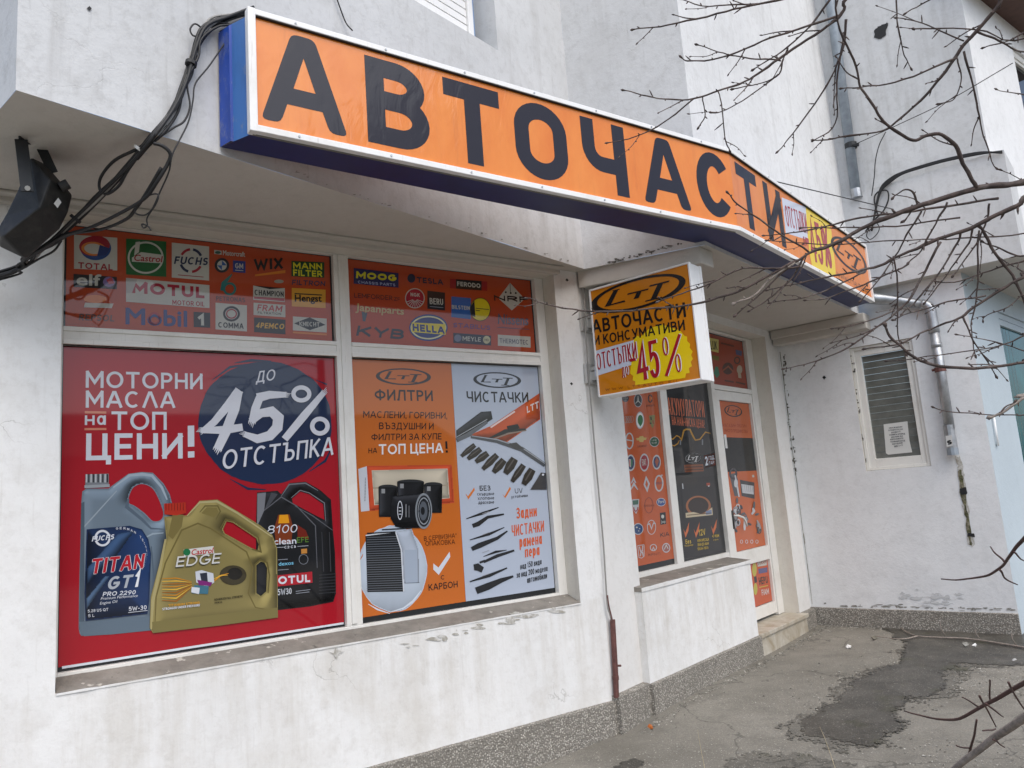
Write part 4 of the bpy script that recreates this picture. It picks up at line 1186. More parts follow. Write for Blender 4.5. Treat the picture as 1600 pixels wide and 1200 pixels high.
LB = [(162, 345), (400, 325), (470, 345), (505, 400), (520, 480), (510, 740), (500, 815), (155, 855), (150, 700)]
a.poly(LB, (22, 42, 78)); a.shade(LB, [], (26, 48, 86), 170, light=(.6, -.4), k=.7, spec=.5)
a.shade([(160, 560), (330, 365), (440, 345), (330, 500), (160, 660)], [], (60, 88, 126), 60, k=.4, dark=.7); a.shade([(155, 730), (260, 600), (300, 600), (160, 800)], [], (84, 112, 146), 40, k=.4, dark=.6)
a.ring(250, 394, 45, 46, 12, W_); a.poly([(188, 408), (315, 374), (318, 394), (190, 412)], (22, 42, 78)); a.T('FUCHS', 190, 413, 312, 400, 28, W_, .2, slant=.2)
for dx, dy, c_ in ((-3, 3, W_), (3, -2, W_), (0, 0, (178, 30, 44))): a.T('TITAN', 182 + dx, 595 + dy, 478 + dx, 562 + dy, 84, c_, .22, slant=.15)
a.T('GT', 272, 682, 405, 668, 72, (170, 176, 184), .2, slant=.25); a.T('1', 420, 668, 450, 664, 95, (225, 228, 232), .2, slant=.2)
a.T('PRO 2290', 250, 718, 432, 706, 24, W_, .18, slant=.2); a.T('Premium Performance', 240, 738, 445, 720, 15, W_, f='b', slant=.2); a.T('Engine Oil', 235, 764, 330, 752, 15, W_, f='b', slant=.2)
a.T('5W-30', 396, 800, 495, 790, 24, W_, .16); a.line([(393, 808), (500, 796)], 3, W_); a.T('5.28 US QT', 168, 808, 282, 798, 16, W_, .15); a.T('5 L', 170, 834, 205, 831, 16, W_, .15)
for k, ch in enumerate('GERMAN TECHNOLOGY'):
    g = R(100 - k * 8.2); x, y = 350 + 145 * math.cos(g), 490 - 145 * math.sin(g)
    if ch != ' ': a.T(ch, x, y, x + 10 * math.sin(g) + 2, y + 9 * math.cos(g), 13, W_, .16)
a.build('canister_label', PR)
# black canister (behind the gold one)
a = A_(view=Z2, v=VF + .0012)
BKC = (20, 21, 24)
body = [(1105, 300), (1110, 140), (1225, 130), (1245, 150), (1290, 88), (1380, 80), (1460, 125), (1522, 180), (1532, 340), (1545, 480), (1550, 700), (1535, 748), (1400, 775), (1225, 795), (1105, 720)]
hl = [(1305, 175), (1350, 135), (1400, 150), (1478, 205), (1486, 292), (1450, 275), (1310, 200)]
a.hole(body, [hl], BKC); a.shade(body, [hl], (26, 27, 30), 60, k=1.3, spec=2.2, dark=.2)
a.line([(1245, 160), (1290, 95), (1380, 88), (1450, 130)], [3, 8, 8, 3], (110, 112, 118)); a.line([(1300, 170), (1350, 128), (1400, 142), (1485, 198), (1492, 300)], [3, 5, 5, 5, 3], (120, 120, 126))
a.poly([(1112, 145), (1160, 140), (1150, 240), (1110, 330)], (120, 122, 128)); a.poly([(1190, 140), (1225, 150), (1180, 210), (1150, 240)], (70, 72, 78))
a.line([(1150, 240), (1245, 165), (1330, 215), (1435, 325), (1445, 560)], [4, 6, 5, 5, 3], (96, 98, 104)); a.line([(1320, 215), (1420, 270), (1530, 350)], [3, 6, 3], (90, 92, 98))
for k in range(7): a.line([(1455, 600 + k * 17), (1550, 592 + k * 17)], 4, (52, 54, 58))
a.line([(1470, 360), (1480, 580)], [3, 5], (60, 62, 66)); a.line([(1512, 360), (1520, 580)], [3, 5], (64, 66, 70))
a.poly([(1228, 265), (1290, 262), (1310, 330), (1300, 420), (1215, 425), (1205, 340)], (120, 52, 20)); a.poly([(1235, 265), (1282, 263), (1290, 310), (1228, 312)], (222, 150, 20)); a.poly([(1335, 320), (1380, 350), (1400, 400), (1335, 390)], (110, 30, 16))
a.T('8100', 1165, 370, 1330, 362, 46, W_, .12, slant=.2); a.T('clean', 1205, 430, 1328, 424, 34, W_, f='b', bold=.025); a.T('EFE', 1332, 420, 1397, 416, 30, (90, 130, 50), .14)
a.line([(1215, 446), (1260, 444)], 2, W_); a.T('C2 C3', 1262, 452, 1325, 448, 14, W_, .2); a.line([(1335, 440), (1395, 436)], 2, W_)
a.rect(1355, 455, 1388, 478, (190, 130, 60)); a.ring(1368, 512, 26, 28, 2, GR); a.T('dexos', 1230, 548, 1312, 540, 20, (120, 190, 220), f='b', bold=.02)
a.poly([(1180, 606), (1416, 580), (1418, 642), (1180, 668)], (170, 24, 40)); a.T('MOTUL', 1170, 656, 1405, 638, 44, W_, .24)
a.T('5W30', 1225, 712, 1302, 704, 34, W_, .12); a.line([(1325, 690), (1405, 680)], 3, GR); a.line([(1325, 702), (1400, 693)], 3, GR); a.line([(1225, 515), (1280, 511)], 3, GR); a.line([(1225, 572), (1285, 567)], 3, GR)
cb = a.mb.build('canister_picture', PR, fix=False); cb['label'] = 'picture of a black oil canister'
# gold canister
GO = (140, 128, 78)
a = A_(view=Z2, v=VF + .0070)
body = [(512, 890), (518, 720), (560, 560), (605, 400), (592, 275), (715, 268), (735, 262), (790, 186), (890, 180), (1000, 245), (1130, 325), (1195, 378), (1220, 450), (1225, 835), (900, 880), (530, 922)]
h1_ = [(920, 345), (940, 300), (975, 308), (1105, 395), (1118, 430), (1112, 462), (1075, 448), (930, 368)]
h2_ = [(1105, 545), (1130, 525), (1150, 530), (1165, 560), (1160, 690), (1130, 716), (1105, 700)]
a.hole(body, [h1_, h2_], GO); a.shade(body, [h1_, h2_], GO, 85, k=.55, spec=.35)
a.line([(600, 400), (570, 560), (530, 740), (520, 900)], [10, 16, 18, 10], (168, 156, 108)); a.line([(540, 900), (548, 720), (600, 530), (690, 350), (780, 312), (850, 340), (1050, 470), (1085, 560), (1060, 700), (1100, 780), (1215, 800)], [4, 8, 8, 9, 9, 8, 8, 9, 8, 6, 4], (108, 96, 52))
a.line([(720, 270), (790, 195), (885, 190), (1000, 255), (1190, 385)], [5, 10, 12, 10, 6], (176, 166, 120)); a.line([(790, 250), (820, 215), (890, 215), (905, 245), (880, 290)], [4, 8, 8, 8, 4], (104, 94, 52)); a.poly([(800, 255), (830, 222), (885, 224), (895, 250), (870, 280)], (122, 110, 62))
a.line([(905, 340), (935, 290), (985, 300), (1115, 390), (1130, 470), (1080, 455)], [6, 10, 8, 8, 10, 5], (100, 90, 48)); a.line([(1098, 700), (1098, 540), (1125, 515), (1165, 530), (1178, 600), (1170, 700)], [5, 8, 8, 8, 8, 5], (98, 88, 46))
a.poly([(525, 860), (1222, 780), (1225, 835), (900, 880), (530, 922)], (122, 112, 66)); a.poly([(640, 260), (700, 265), (690, 330), (640, 400), (615, 380)], (118, 106, 60))
a.poly([(592, 202), (712, 195), (714, 255), (660, 268), (594, 262)], (176, 44, 26))
for k in range(7): a.rect(600 + k * 16, 200, 605 + k * 16, 240, (130, 28, 18))
a.ell(975, 600, 75, 55, (62, 56, 38), .0, 24); a.ell(985, 592, 42, 34, (30, 28, 24), 0, 20)
for k in range(9):
    y0 = 620 + k * 15; a.line([(580, y0), (660, y0 - 4 + k), (745, 652 - (4 - k) * 4)], [3, 7, 2], ((196, 130, 26), (226, 176, 60), (160, 96, 20))[k % 3])
a.line([(850, 650), (900, 605), (950, 590)], [3, 9, 3], (206, 140, 40)); a.line([(850, 630), (910, 600), (945, 600)], [2, 5, 2], (226, 176, 60))
a.poly([(765, 580), (800, 572), (865, 590), (870, 640), (830, 665), (770, 640)], (200, 204, 212)); a.poly([(790, 590), (830, 585), (835, 640), (800, 640)], (40, 44, 60)); a.poly([(775, 625), (860, 640), (850, 660), (785, 655)], (120, 30, 110)); a.poly([(760, 655), (840, 660), (835, 705), (745, 700)], (60, 110, 130)); a.poly([(745, 665), (790, 670), (785, 705), (742, 695)], (210, 214, 220))
a.poly([(700, 458), (866, 438), (870, 478), (702, 496)], (206, 206, 200)); a.ell(718, 472, 20, 20, (30, 110, 66)); a.T('Castrol', 742, 488, 862, 476, 30, (176, 34, 40), f='b', bold=.03, slant=.15)
a.T('EDGE', 653, 560, 897, 537, 58, (60, 56, 44), .17, slant=.2); a.T('EDGE', 655, 555, 900, 533, 58, (205, 205, 200), .15, slant=.2)
a.T('TITANIUM STRONG', 615, 775, 790, 758, 13, (210, 150, 40), .2); a.T('STRONGER UNDER PRESSURE', 582, 795, 790, 772, 13, W_, .2); a.T('ADVANCED FULL SYNTHETIC', 870, 742, 1030, 722, 12, (40, 36, 24), .16); a.T('ENGINE OIL', 872, 757, 915, 753, 9, (40, 36, 24), .16)
cc = a.mb.build('canister_picture', PR, fix=False); cc['label'] = 'picture of a gold oil canister'

# ---- orange filter poster and pale wiper poster
Z3, Z4 = (540, 555, 4.7059), (540, 740, 4.7059)
xs_ = PW.at(540 + 808 / 4.706, 555 + 500 / 4.706)[0]
ze2 = PW.at(700, 944.5)[1]
OR = (194, 102, 32)
PF = poster('window_poster', PW, am1 + .004, xs_, ze2, zl - .006, VF, OR, 'orange car filter poster with black oil filters and a pleated cabin filter')
a = A_(view=Z3); a.logo(430, 156, (203, 5), (0, -62), (50, 42, 40)); a.build('logo', PF)
a = A_(view=Z3)
a.T('ФИЛТРИ', 220, 330, 648, 336, 82, (36, 30, 30), .17); a.T('МАСЛЕНИ, ГОРИВНИ,', 133, 458, 752, 466, 50, DK, .14, slant=.08); a.T('ВЪЗДУШНИ И', 250, 543, 652, 545, 50, DK, .14, slant=.08)
a.T('ФИЛТРИ ЗА КУПЕ', 193, 625, 710, 618, 48, DK, .14, slant=.08); a.T('НА', 172, 720, 235, 718, 38, DK, .14, slant=.08)
a.T('ТОП ЦЕНА', 248, 730, 722, 716, 76, (230, 228, 228), .17, slant=.05); a.T('!', 742, 716, 760, 715, 84, DK, .2)
a.view(*Z4); BR = (92, 46, 20); a.T('В СЕРВИЗНА*', 582, 495, 822, 470, 34, BR, .13); a.T('ОПАКОВКА', 592, 532, 810, 518, 36, BR, .13); a.T('С', 706, 780, 735, 778, 32, DK, .16); a.T('КАРБОН', 616, 862, 830, 835, 48, DK, .14)
a.build('lettering', PF)
a = A_(view=Z4); a.poly([(650, 660), (688, 692), (770, 574), (775, 612), (690, 746), (650, 705)], W_); a.build('tick_mark', PF)
a = A_(view=Z4)
a.poly([(98, -35), (160, -55), (180, 272), (118, 280)], (196, 200, 208)); a.poly([(160, -58), (785, -66), (805, 215), (180, 276)], (200, 78, 44)); a.shade([(160, -58), (785, -66), (805, 215), (180, 276)], [], (200, 78, 44), 40, k=.3); a.poly([(196, -25), (755, -38), (770, 180), (215, 232)], (196, 186, 166)); a.shade([(196, -25), (755, -38), (770, 180), (215, 232)], [], (198, 188, 168), 90, k=.25, spec=.1); a.poly([(205, 100), (760, 80), (762, 90), (205, 112)], (160, 148, 128))
for k in range(16): a.line([(150 - k * .3, 30 + k * 11), (150 - k * .3, 36 + k * 11)], 6, (90, 94, 100))
BF = (22, 23, 25)
for x0, x1, y0, y1 in ((245, 385, 100, 318), (580, 715, 82, 288), (382, 580, 62, 200)):
    a.ell((x0 + x1) / 2, y0, (x1 - x0) / 2, 20, (44, 46, 48)); a.poly([(x0, y0), (x1, y0), (x1 - 4, y1), (x0 + 4, y1)], BF); a.shade([(x0, y0), (x1, y0), (x1 - 4, y1), (x0 + 4, y1)], [], (30, 31, 34), 60, light=(-1., -.1), k=1.1, spec=1.2, dark=.3); a.poly([(x0 + 22, y0 + 12), (x0 + 48, y0 + 12), (x0 + 48, y0 + 45), (x0 + 22, y0 + 45)], (140, 142, 144))
q_ = [(345, 165), (520, 150), (585, 142), (600, 400), (420, 400), (370, 390), (335, 330), (330, 230)]; a.poly(q_, (16, 17, 19)); a.shade(q_, [], (26, 27, 30), 70, light=(-.1, -1.), k=1.2, spec=1.6, dark=.3)
a.ell(577, 275, 62, 132, (130, 136, 142)); a.ell(578, 275, 52, 116, (36, 38, 42)); a.ring(578, 275, 44, 100, (4, 9), (150, 156, 162)); a.ell(574, 274, 30, 70, (84, 90, 98)); a.ell(570, 274, 15, 30, (24, 25, 28))
for k in range(8): a.ell(578 + 36 * math.cos(k * .785), 275 + 84 * math.sin(k * .785), 5, 10, (20, 21, 24))
a.ring(402, 270, 20, 70, (5, 8), W_); a.line([(392, 250), (412, 250)], 5, W_); a.line([(392, 275), (412, 275)], 5, W_); a.line([(392, 298), (412, 298)], 5, W_); a.T('OIL FILTER', 450, 322, 452, 240, 18, GR, .15) if False else a.line([(446, 225), (446, 320)], 9, (120, 122, 126)); a.line([(468, 235), (468, 322)], 7, (100, 102, 106))
a.mb.build('filter_picture', PF, fix=False)['label'] = 'picture of black oil filters in front of a red framed air filter'
a = A_(view=Z4)
pts = [(lambda g: (350 + 255 * (1 + .02 * noise.noise(Vector((math.cos(g) * 6, math.sin(g) * 6, 1)))) * math.cos(g), 700 + 318 * (1 + .03 * noise.noise(Vector((math.cos(g) * 6, math.sin(g) * 6, 4)))) * math.sin(g)))(2 * math.pi * k / 80) for k in range(80)]
pts = [(max(x, 104), y) for x, y in pts]
a.poly(pts, (190, 202, 216)); a.shade(pts, [], (192, 204, 218), 150, k=.12, spec=.05, dark=.12); a.line([(560, 860), (500, 940), (430, 990), (330, 1020)], [6, 16, 10, 4], (206, 214, 224)); a.line([(170, 960), (240, 1000), (330, 1030)], [3, 12, 4], (206, 214, 224)); a.line([(108, 640), (125, 610), (132, 590)], [3, 8, 2], OR)
q_ = [(370, 425), (490, 405), (545, 560), (548, 803), (430, 812), (415, 560)]; a.poly(q_, (178, 188, 202)); a.shade(q_, [], (184, 194, 208), 60, k=.25); a.poly([(440, 560), (530, 560), (535, 800), (445, 805)], (160, 172, 188)); a.line([(440, 806), (548, 802)], 4, (80, 86, 96))
a.poly([(150, 455), (370, 427), (412, 560), (430, 868), (165, 872)], (26, 28, 32))
for k in range(24):
    y = 470 + k * 17; xr = 375 + min(1, max(0, (y - 440) / 130)) * 36 + (y - 560) * .05; a.line([(158, y), (xr, y - 8)], 4, (104, 110, 118))
a.line([(150, 455), (370, 427), (412, 560), (430, 868)], 8, (210, 214, 220)); a.line([(270, 412), (490, 400)], 8, (30, 32, 34)); a.line([(160, 440), (370, 428)], 10, (30, 32, 36))
a.mb.build('filter_picture', PF, fix=False)['label'] = 'picture of a pleated cabin filter on a pale round patch'

PB2 = (176, 186, 202)
PV_ = poster('window_poster', PW, xs_ + .0015, gr - .006, ze2, zl - .006, VF, PB2, 'pale grey wiper blade poster with an orange diagonal band')
a = A_(view=Z3); a.logo(1120, 181, (176, 6), (0, -58), DK); a.build('logo', PV_)
a = A_(view=Z3)
a.T('ЧИСТАЧКИ', 898, 343, 1352, 348, 80, DK, .16)
a.view(*Z4); a.T('БЕЗ', 992, 126, 1072, 124, 38, DK, .17); a.T('UV', 1252, 146, 1308, 141, 37, DK, .12)
for k, s_ in enumerate(('скърцане', 'хлопане', 'драскане')): a.T(s_, 974 + k * 4, 162 + k * 31, 1098, 158 + k * 31, 24, DK, .14)
a.T('устойчиви', 1224, 182, 1345, 170, 22, DK, .14)
OT = (208, 92, 46)
a.T('Задни', 1262, 332, 1412, 312, 80, OT, .15, slant=.05); a.T('ЧИСТАЧКИ', 1228, 462, 1466, 424, 82, OT, .15, slant=.05); a.T('рамена', 1285, 543, 1450, 516, 80, OT, .15, slant=.05); a.T('пера', 1325, 616, 1432, 597, 76, OT, .15, slant=.05)
a.T('над 150 вида', 1290, 706, 1446, 666, 42, DK, .12, slant=.08); a.T('за над 200 модела', 1262, 768, 1490, 716, 42, DK, .12, slant=.08); a.T('автомобили', 1340, 806, 1486, 770, 44, DK, .12, slant=.08)
a.build('lettering', PV_)
a = A_(view=Z3); q_ = [(905, 592), (1070, 520), (1430, 278), (1437, 470), (1190, 640), (1040, 612)]; a.poly(q_, (190, 78, 38)); a.shade(q_, [], (196, 84, 42), 120, k=.25, spec=.1); a.line([(1072, 530), (1250, 412)], 12, (220, 200, 196)); a.T('LTT', 1340, 425, 1428, 385, 50, (220, 210, 208), .2)
a.build('diagonal_band', PV_)
a = A_(view=Z3, v=VF + .0018)
q_ = [(818, 552), (1000, 415), (1075, 410), (1086, 468), (1048, 492), (905, 580), (820, 612)]; a.poly(q_, (26, 27, 30)); a.shade(q_, [], (34, 35, 40), 50, k=1., spec=1.); a.line([(820, 625), (905, 585), (1046, 490)], [30, 34, 20], (92, 96, 102)); a.line([(822, 600), (1046, 470)], 6, (150, 154, 160))
a.line([(1060, 610), (1180, 560), (1330, 545)], [10, 34, 16], (34, 36, 38)); a.line([(1060, 628), (1200, 575), (1335, 552)], [6, 12, 6], (140, 120, 108)); a.poly([(1190, 520), (1270, 505), (1285, 535), (1200, 560)], (20, 21, 24))
a.line([(925, 598), (1120, 630), (1300, 690), (1472, 808)], [20, 30, 36, 30], (72, 76, 82)); a.line([(930, 592), (1120, 620), (1300, 678), (1470, 795)], [5, 8, 8, 6], (150, 156, 164)); a.poly([(1200, 650), (1260, 640), (1320, 690), (1250, 690)], (60, 62, 66))
for x, y, L, wd, g in ((905, 700, 130, 44, 40), (950, 725, 120, 50, 38), (1005, 752, 110, 54, 36), (1065, 785, 150, 52, 45), (1130, 815, 120, 62, 50), (1213, 815, 130, 70, 58), (1270, 868, 150, 52, 55), (1345, 895, 130, 66, 60)):
    c_, s_ = math.cos(R(g)) * L / 2, -math.sin(R(g)) * L / 2
    a.line([(x - c_, y - s_), (x, y), (x + c_, y + s_)], [wd * .55, wd, wd * .8], (30, 27, 28)); a.line([(x - c_ * .6, y - s_ * .6 - 8), (x + c_ * .8, y + s_ * .8 - 6)], wd * .15, (78, 74, 74))
a.poly([(1440, 862), (1474, 866), (1482, 988), (1362, 988)], (58, 58, 62)); a.ell(1455, 878, 8, 8, W_)
a.mb.build('wiper_picture', PV_, fix=False)['label'] = 'picture of flat wiper blades with a row of black connectors'
a = A_(view=Z4, v=VF + .0018)
BW = (32, 34, 38)
a.line([(892, 332), (1010, 292), (1130, 248)], [6, 20, 6], BW); a.line([(938, 385), (980, 370), (1050, 320), (1170, 298)], [30, 34, 22, 12], BW); a.line([(918, 488), (1060, 445), (1172, 395)], [6, 20, 6], BW); a.line([(932, 555), (985, 530), (1120, 475), (1195, 422)], [30, 40, 24, 10], BW)
a.line([(1018, 610), (1110, 575), (1190, 562)], [4, 18, 4], BW); a.line([(1020, 650), (1120, 605), (1245, 565)], [18, 24, 14], BW); a.poly([(945, 668), (980, 660), (1022, 690), (1005, 728), (975, 715), (950, 710)], BW); a.line([(990, 655), (1030, 640)], 16, BW)
a.line([(918, 795), (1060, 750), (1192, 694)], [8, 24, 10], BW); a.line([(965, 862), (1050, 830), (1150, 785), (1238, 755)], [50, 52, 34, 14], BW)
for y in (282, 436, 568, 740): a.line([(1010, y + 14), (1060, y - 4)], 4, (150, 150, 156))
a.mb.build('wiper_picture', PV_, fix=False)['label'] = 'picture of four rear wiper sets'
for pts in ([(886, 145), (905, 165), (950, 102), (956, 120), (908, 190)], [(1156, 148), (1175, 166), (1214, 95), (1222, 112), (1180, 180)]):
    a = A_(view=Z4); a.poly(pts, (206, 116, 50)); a.build('tick_mark', PV_)

# ---- films with maker emblems in the upper panes
OU = (172, 66, 28)
PU1 = poster('logo_film', PW, gl + .012, am0 - .012, zu + .002, zt - .006, VF, OU, 'orange film of oil and filter maker logos in upper left pane', cat='logo film')
PU2 = poster('logo_film', PW, am1 + .008, gr - .012, zu + .002, zt - .006, VF, OU, 'orange film of spare part maker logos in upper right pane', cat='logo film')
Z5, Z6 = (80, 350, 3.478), (530, 390, 4.571)
def lg(view, P=PW, v=VF + .0006):
    return Art(P, v, view)
PAL, GRN, RD, BLU = (186, 186, 178), (18, 90, 42), (150, 26, 44), (34, 52, 120)
a = lg(Z5); a.poly([(125, 55), (360, 72), (360, 250), (125, 240)], PAL); a.ell(243, 128, 84, 66, (26, 66, 130)); a.ell(236, 116, 84, 55, RD, 0, 30, -.1); a.ell(232, 132, 68, 38, (206, 120, 50), 0, 24, .1); a.ell(232, 132, 52, 28, PAL, 0, 20, .1); a.poly([(265, 110), (320, 130), (300, 165), (250, 172)], (26, 50, 110)); a.T('TOTAL', 147, 238, 335, 250, 34, RD, .2); a.build('logo', PU1)
a = lg(Z5); a.poly([(408, 75), (627, 92), (627, 285), (408, 272)], GRN); a.ring(515, 180, 98, 88, 10, PAL); a.poly([(440, 180), (490, 150), (608, 165), (600, 210), (440, 202)], PAL); a.poly([(460, 95), (485, 92), (478, 150), (452, 170)], PAL); a.T('Castrol', 450, 196, 602, 205, 34, (150, 24, 30), f='b', bold=.03, slant=.15); a.build('logo', PU1)
a = lg(Z5); a.poly([(657, 98), (860, 120), (860, 305), (657, 288)], PAL); a.ring(762, 196, 66, 68, 14, NAVY, 40, 25, 80); a.ring(762, 196, 66, 68, 14, RD, 40, 95, 150); a.ring(762, 196, 66, 68, 14, NAVY, 40, 200, 255); a.ring(762, 196, 66, 68, 14, RD, 40, 275, 330); a.T('FUCHS', 668, 214, 850, 222, 42, NAVY, .2, slant=.2); a.line([(690, 274), (830, 286)], 4, RD); a.build('logo', PU1)
a = lg(Z5); a.rect(888, 138, 928, 164, PAL); a.ell(908, 152, 16, 8, (50, 90, 80)); a.T('Motorcraft', 936, 166, 1055, 175, 26, PAL, f='b', bold=.03); a.build('logo', PU1)
a = lg(Z5); a.ell(930, 222, 40, 40, (26, 30, 40)); a.ell(930, 222, 26, 27, PAL); a.poly([(930, 195), (956, 222), (930, 222)], (50, 90, 150)); a.poly([(930, 249), (904, 222), (930, 222)], (50, 90, 150)); a.build('logo', PU1)
a = lg(Z5); a.poly([(990, 195), (1058, 200), (1058, 264), (990, 258)], (36, 56, 130)); a.T('GM', 1002, 238, 1046, 241, 28, PAL, .16); a.line([(1002, 248), (1046, 251)], 4, PAL); a.build('logo', PU1)
a = lg(Z5); a.T('WIX', 1105, 248, 1262, 240, 60, (18, 18, 20), .24); a.poly([(1110, 272), (1275, 248), (1275, 264), (1110, 282)], (206, 120, 30)); a.ell(1240, 310, 26, 10, (150, 146, 130)); a.build('logo', PU1)
a = lg(Z5); a.poly([(1308, 198), (1487, 205), (1487, 290), (1308, 282)], (20, 66, 34)); a.T('MANN', 1318, 240, 1475, 246, 34, (214, 206, 30), .2); a.T('FILTER', 1318, 278, 1475, 286, 34, (214, 206, 30), .2); a.build('logo', PU1)
a = lg(Z5); a.T('FILTRON', 1310, 328, 1490, 336, 28, (46, 44, 70), .2, slant=.15); a.build('logo', PU1)
a = lg(Z5); a.poly([(122, 268), (358, 285), (358, 352), (122, 340)], (30, 30, 34)); a.T('elf', 140, 328, 270, 332, 60, PAL, f='b', bold=.04); a.ell(315, 312, 32, 28, (120, 100, 150)); a.poly([(300, 300), (330, 285), (345, 320), (315, 325)], (170, 60, 70)); a.build('logo', PU1)
a = lg(Z5); a.poly([(408, 290), (862, 330), (862, 455), (408, 420)], PAL); a.T('MOTUL', 440, 372, 835, 402, 64, (158, 30, 48), .26); a.poly([(408, 290), (470, 296), (440, 372), (408, 372)], (170, 168, 164)); a.T('MOTOR OIL', 660, 436, 835, 446, 26, (158, 30, 48), .16); a.build('logo', PU1)
a = lg(Z5); a.poly([(185, 425), (340, 430), (330, 455), (178, 450)], PAL); a.ell(240, 405, 62, 22, (208, 120, 60)); a.T('REPSOL', 150, 520, 342, 528, 36, (90, 64, 60), .2, slant=.1); a.build('logo', PU1)
a = lg(Z5); a.T('Mobil', 408, 540, 738, 555, 88, (44, 60, 120), f='b', bold=.035); a.ring(562, 512, 34, 36, 12, (158, 40, 50)); a.poly([(776, 475), (866, 480), (866, 562), (776, 558)], (24, 24, 28)); a.T('1', 800, 548, 838, 550, 62, PAL, .24); a.build('logo', PU1)
a = lg(Z5); PT = (40, 112, 108); a.line([(985, 270), (940, 320), (930, 360)], [6, 26, 20], PT); a.ring(972, 350, 36, 36, 12, PT); a.T('PETRONAS', 898, 415, 1056, 424, 26, (70, 44, 40), .16); a.build('logo', PU1)
a = lg(Z5); a.poly([(895, 425), (1066, 440), (1066, 582), (895, 570)], PAL); a.ring(982, 486, 46, 42, 12, (24, 24, 28)); a.ring(982, 486, 30, 27, 7, RD); a.T('COMMA', 910, 560, 1048, 568, 30, (24, 24, 28), .2); a.build('logo', PU1)
a = lg(Z5); a.poly([(1100, 332), (1272, 346), (1272, 422), (1100, 410)], PAL); a.poly([(1100, 332), (1190, 352), (1272, 346)], (26, 26, 30)); a.poly([(1104, 392), (1270, 402), (1270, 418), (1104, 404)], (160, 60, 70)); a.T('CHAMPION', 1108, 384, 1266, 394, 30, (30, 30, 34), .16); a.build('logo', PU1)
a = lg(Z5); a.poly([(1102, 425), (1275, 438), (1275, 505), (1102, 492)], PAL); a.T('FRAM', 1120, 468, 1255, 476, 34, (166, 50, 50), .2, slant=.2); a.T('FILTRATION', 1125, 486, 1252, 493, 13, (40, 40, 44), .18); a.build('logo', PU1)
a = lg(Z5); a.poly([(1105, 505), (1276, 518), (1276, 598), (1105, 586)], (34, 32, 32)); a.T('4PEMCO', 1114, 562, 1266, 570, 30, (206, 160, 60), .2, slant=.2); a.build('logo', PU1)
a = lg(Z5); a.poly([(1310, 345), (1494, 355), (1494, 455), (1310, 445)], (206, 150, 50)); a.T('Hengst', 1328, 418, 1472, 420, 36, (30, 28, 28), f='b', bold=.05); a.line([(1325, 376), (1475, 384)], 6, (30, 28, 28)); a.build('logo', PU1)
a = lg(Z5); a.poly([(1316, 500), (1500, 512), (1500, 588), (1316, 576)], PAL); a.poly([(1322, 538), (1408, 505), (1494, 546), (1408, 575)], (26, 26, 30)); a.T('KNECHT', 1352, 552, 1462, 556, 24, PAL, .18); a.poly([(1316, 582), (1500, 594), (1500, 604), (1316, 592)], (200, 120, 60)); a.build('logo', PU1)
a = lg(Z6); a.poly([(108, 128), (428, 165), (428, 270), (108, 240)], (26, 28, 84)); a.T('MOOG', 124, 200, 412, 224, 48, (206, 196, 30), .3, slant=.1); a.T('CHASSIS PARTS', 138, 238, 405, 260, 20, (150, 160, 200), .2); a.build('logo', PU2)
a = lg(Z6); a.ell(520, 202, 28, 32, (30, 32, 60)); a.T('TESLA', 560, 232, 748, 250, 40, (34, 34, 56), .22); a.build('logo', PU2)
a = lg(Z6); a.poly([(838, 208), (1022, 222), (1022, 290), (838, 276)], (22, 22, 24)); a.poly([(796, 206), (838, 208), (838, 276), (796, 272)], (150, 22, 26)); a.poly([(1022, 222), (1062, 226), (1062, 292), (1022, 290)], (150, 22, 26)); a.T('FERODO', 848, 256, 1014, 272, 32, PAL, .22); a.build('logo', PU2)
a = lg(Z6); a.poly([(1225, 235), (1330, 350), (1238, 432), (1142, 345)], PAL); a.line([(1225, 240), (1228, 310)], 4, (30, 30, 34)); a.ell(1195, 302, 7, 7, (30, 30, 34)); a.ell(1230, 308, 7, 7, (30, 30, 34)); a.ell(1266, 308, 7, 7, (30, 30, 34)); a.T('NRF', 1112, 362, 1352, 374, 40, (24, 24, 28), .26); a.build('logo', PU2)
a = lg(Z6); a.T('LEMFORDER', 112, 340, 385, 360, 34, (60, 34, 40), .15); a.T('ZF', 395, 362, 440, 366, 26, (60, 34, 40), .15); a.build('logo', PU2)
a = lg(Z6); a.ell(545, 345, 70, 72, PAL); a.ell(545, 345, 64, 66, (156, 24, 50)); a.T('NGK', 515, 330, 580, 336, 26, PAL, .2)
for k in range(9): g = R(200 + k * 17.5); a.line([(545 + 14 * math.cos(g), 350 - 14 * math.sin(g)), (545 + 62 * math.cos(g), 350 - 62 * math.sin(g))], 4, PAL)
a.build('logo', PU2)
a = lg(Z6); a.poly([(634, 290), (760, 304), (760, 432), (634, 420)], (30, 32, 36)); a.T('BERU', 652, 386, 748, 394, 44, PAL, .2); a.line([(652, 404), (748, 412)], 4, GR); a.build('logo', PU2)
a = lg(Z6); a.poly([(806, 332), (945, 344), (945, 495), (806, 480)], (46, 96, 170)); a.T('BILSTEIN', 810, 420, 940, 430, 28, PAL, .2); a.ell(1012, 425, 74, 84, (214, 196, 26)); a.ring(1012, 425, 74, 84, 5, (60, 56, 30)); a.poly([(940, 410), (970, 360), (978, 480), (950, 470)], (30, 30, 34)); a.line([(980, 416), (1075, 426)], 5, (60, 56, 30)); a.line([(980, 432), (1010, 435)], 5, (60, 56, 30)); a.build('logo', PU2)
a = lg(Z6); a.T('Nissens', 1140, 528, 1355, 538, 74, (84, 80, 96), f='b', bold=.02, slant=.1); a.line([(1135, 552), (1362, 568)], 5, (90, 70, 84)); a.build('logo', PU2)
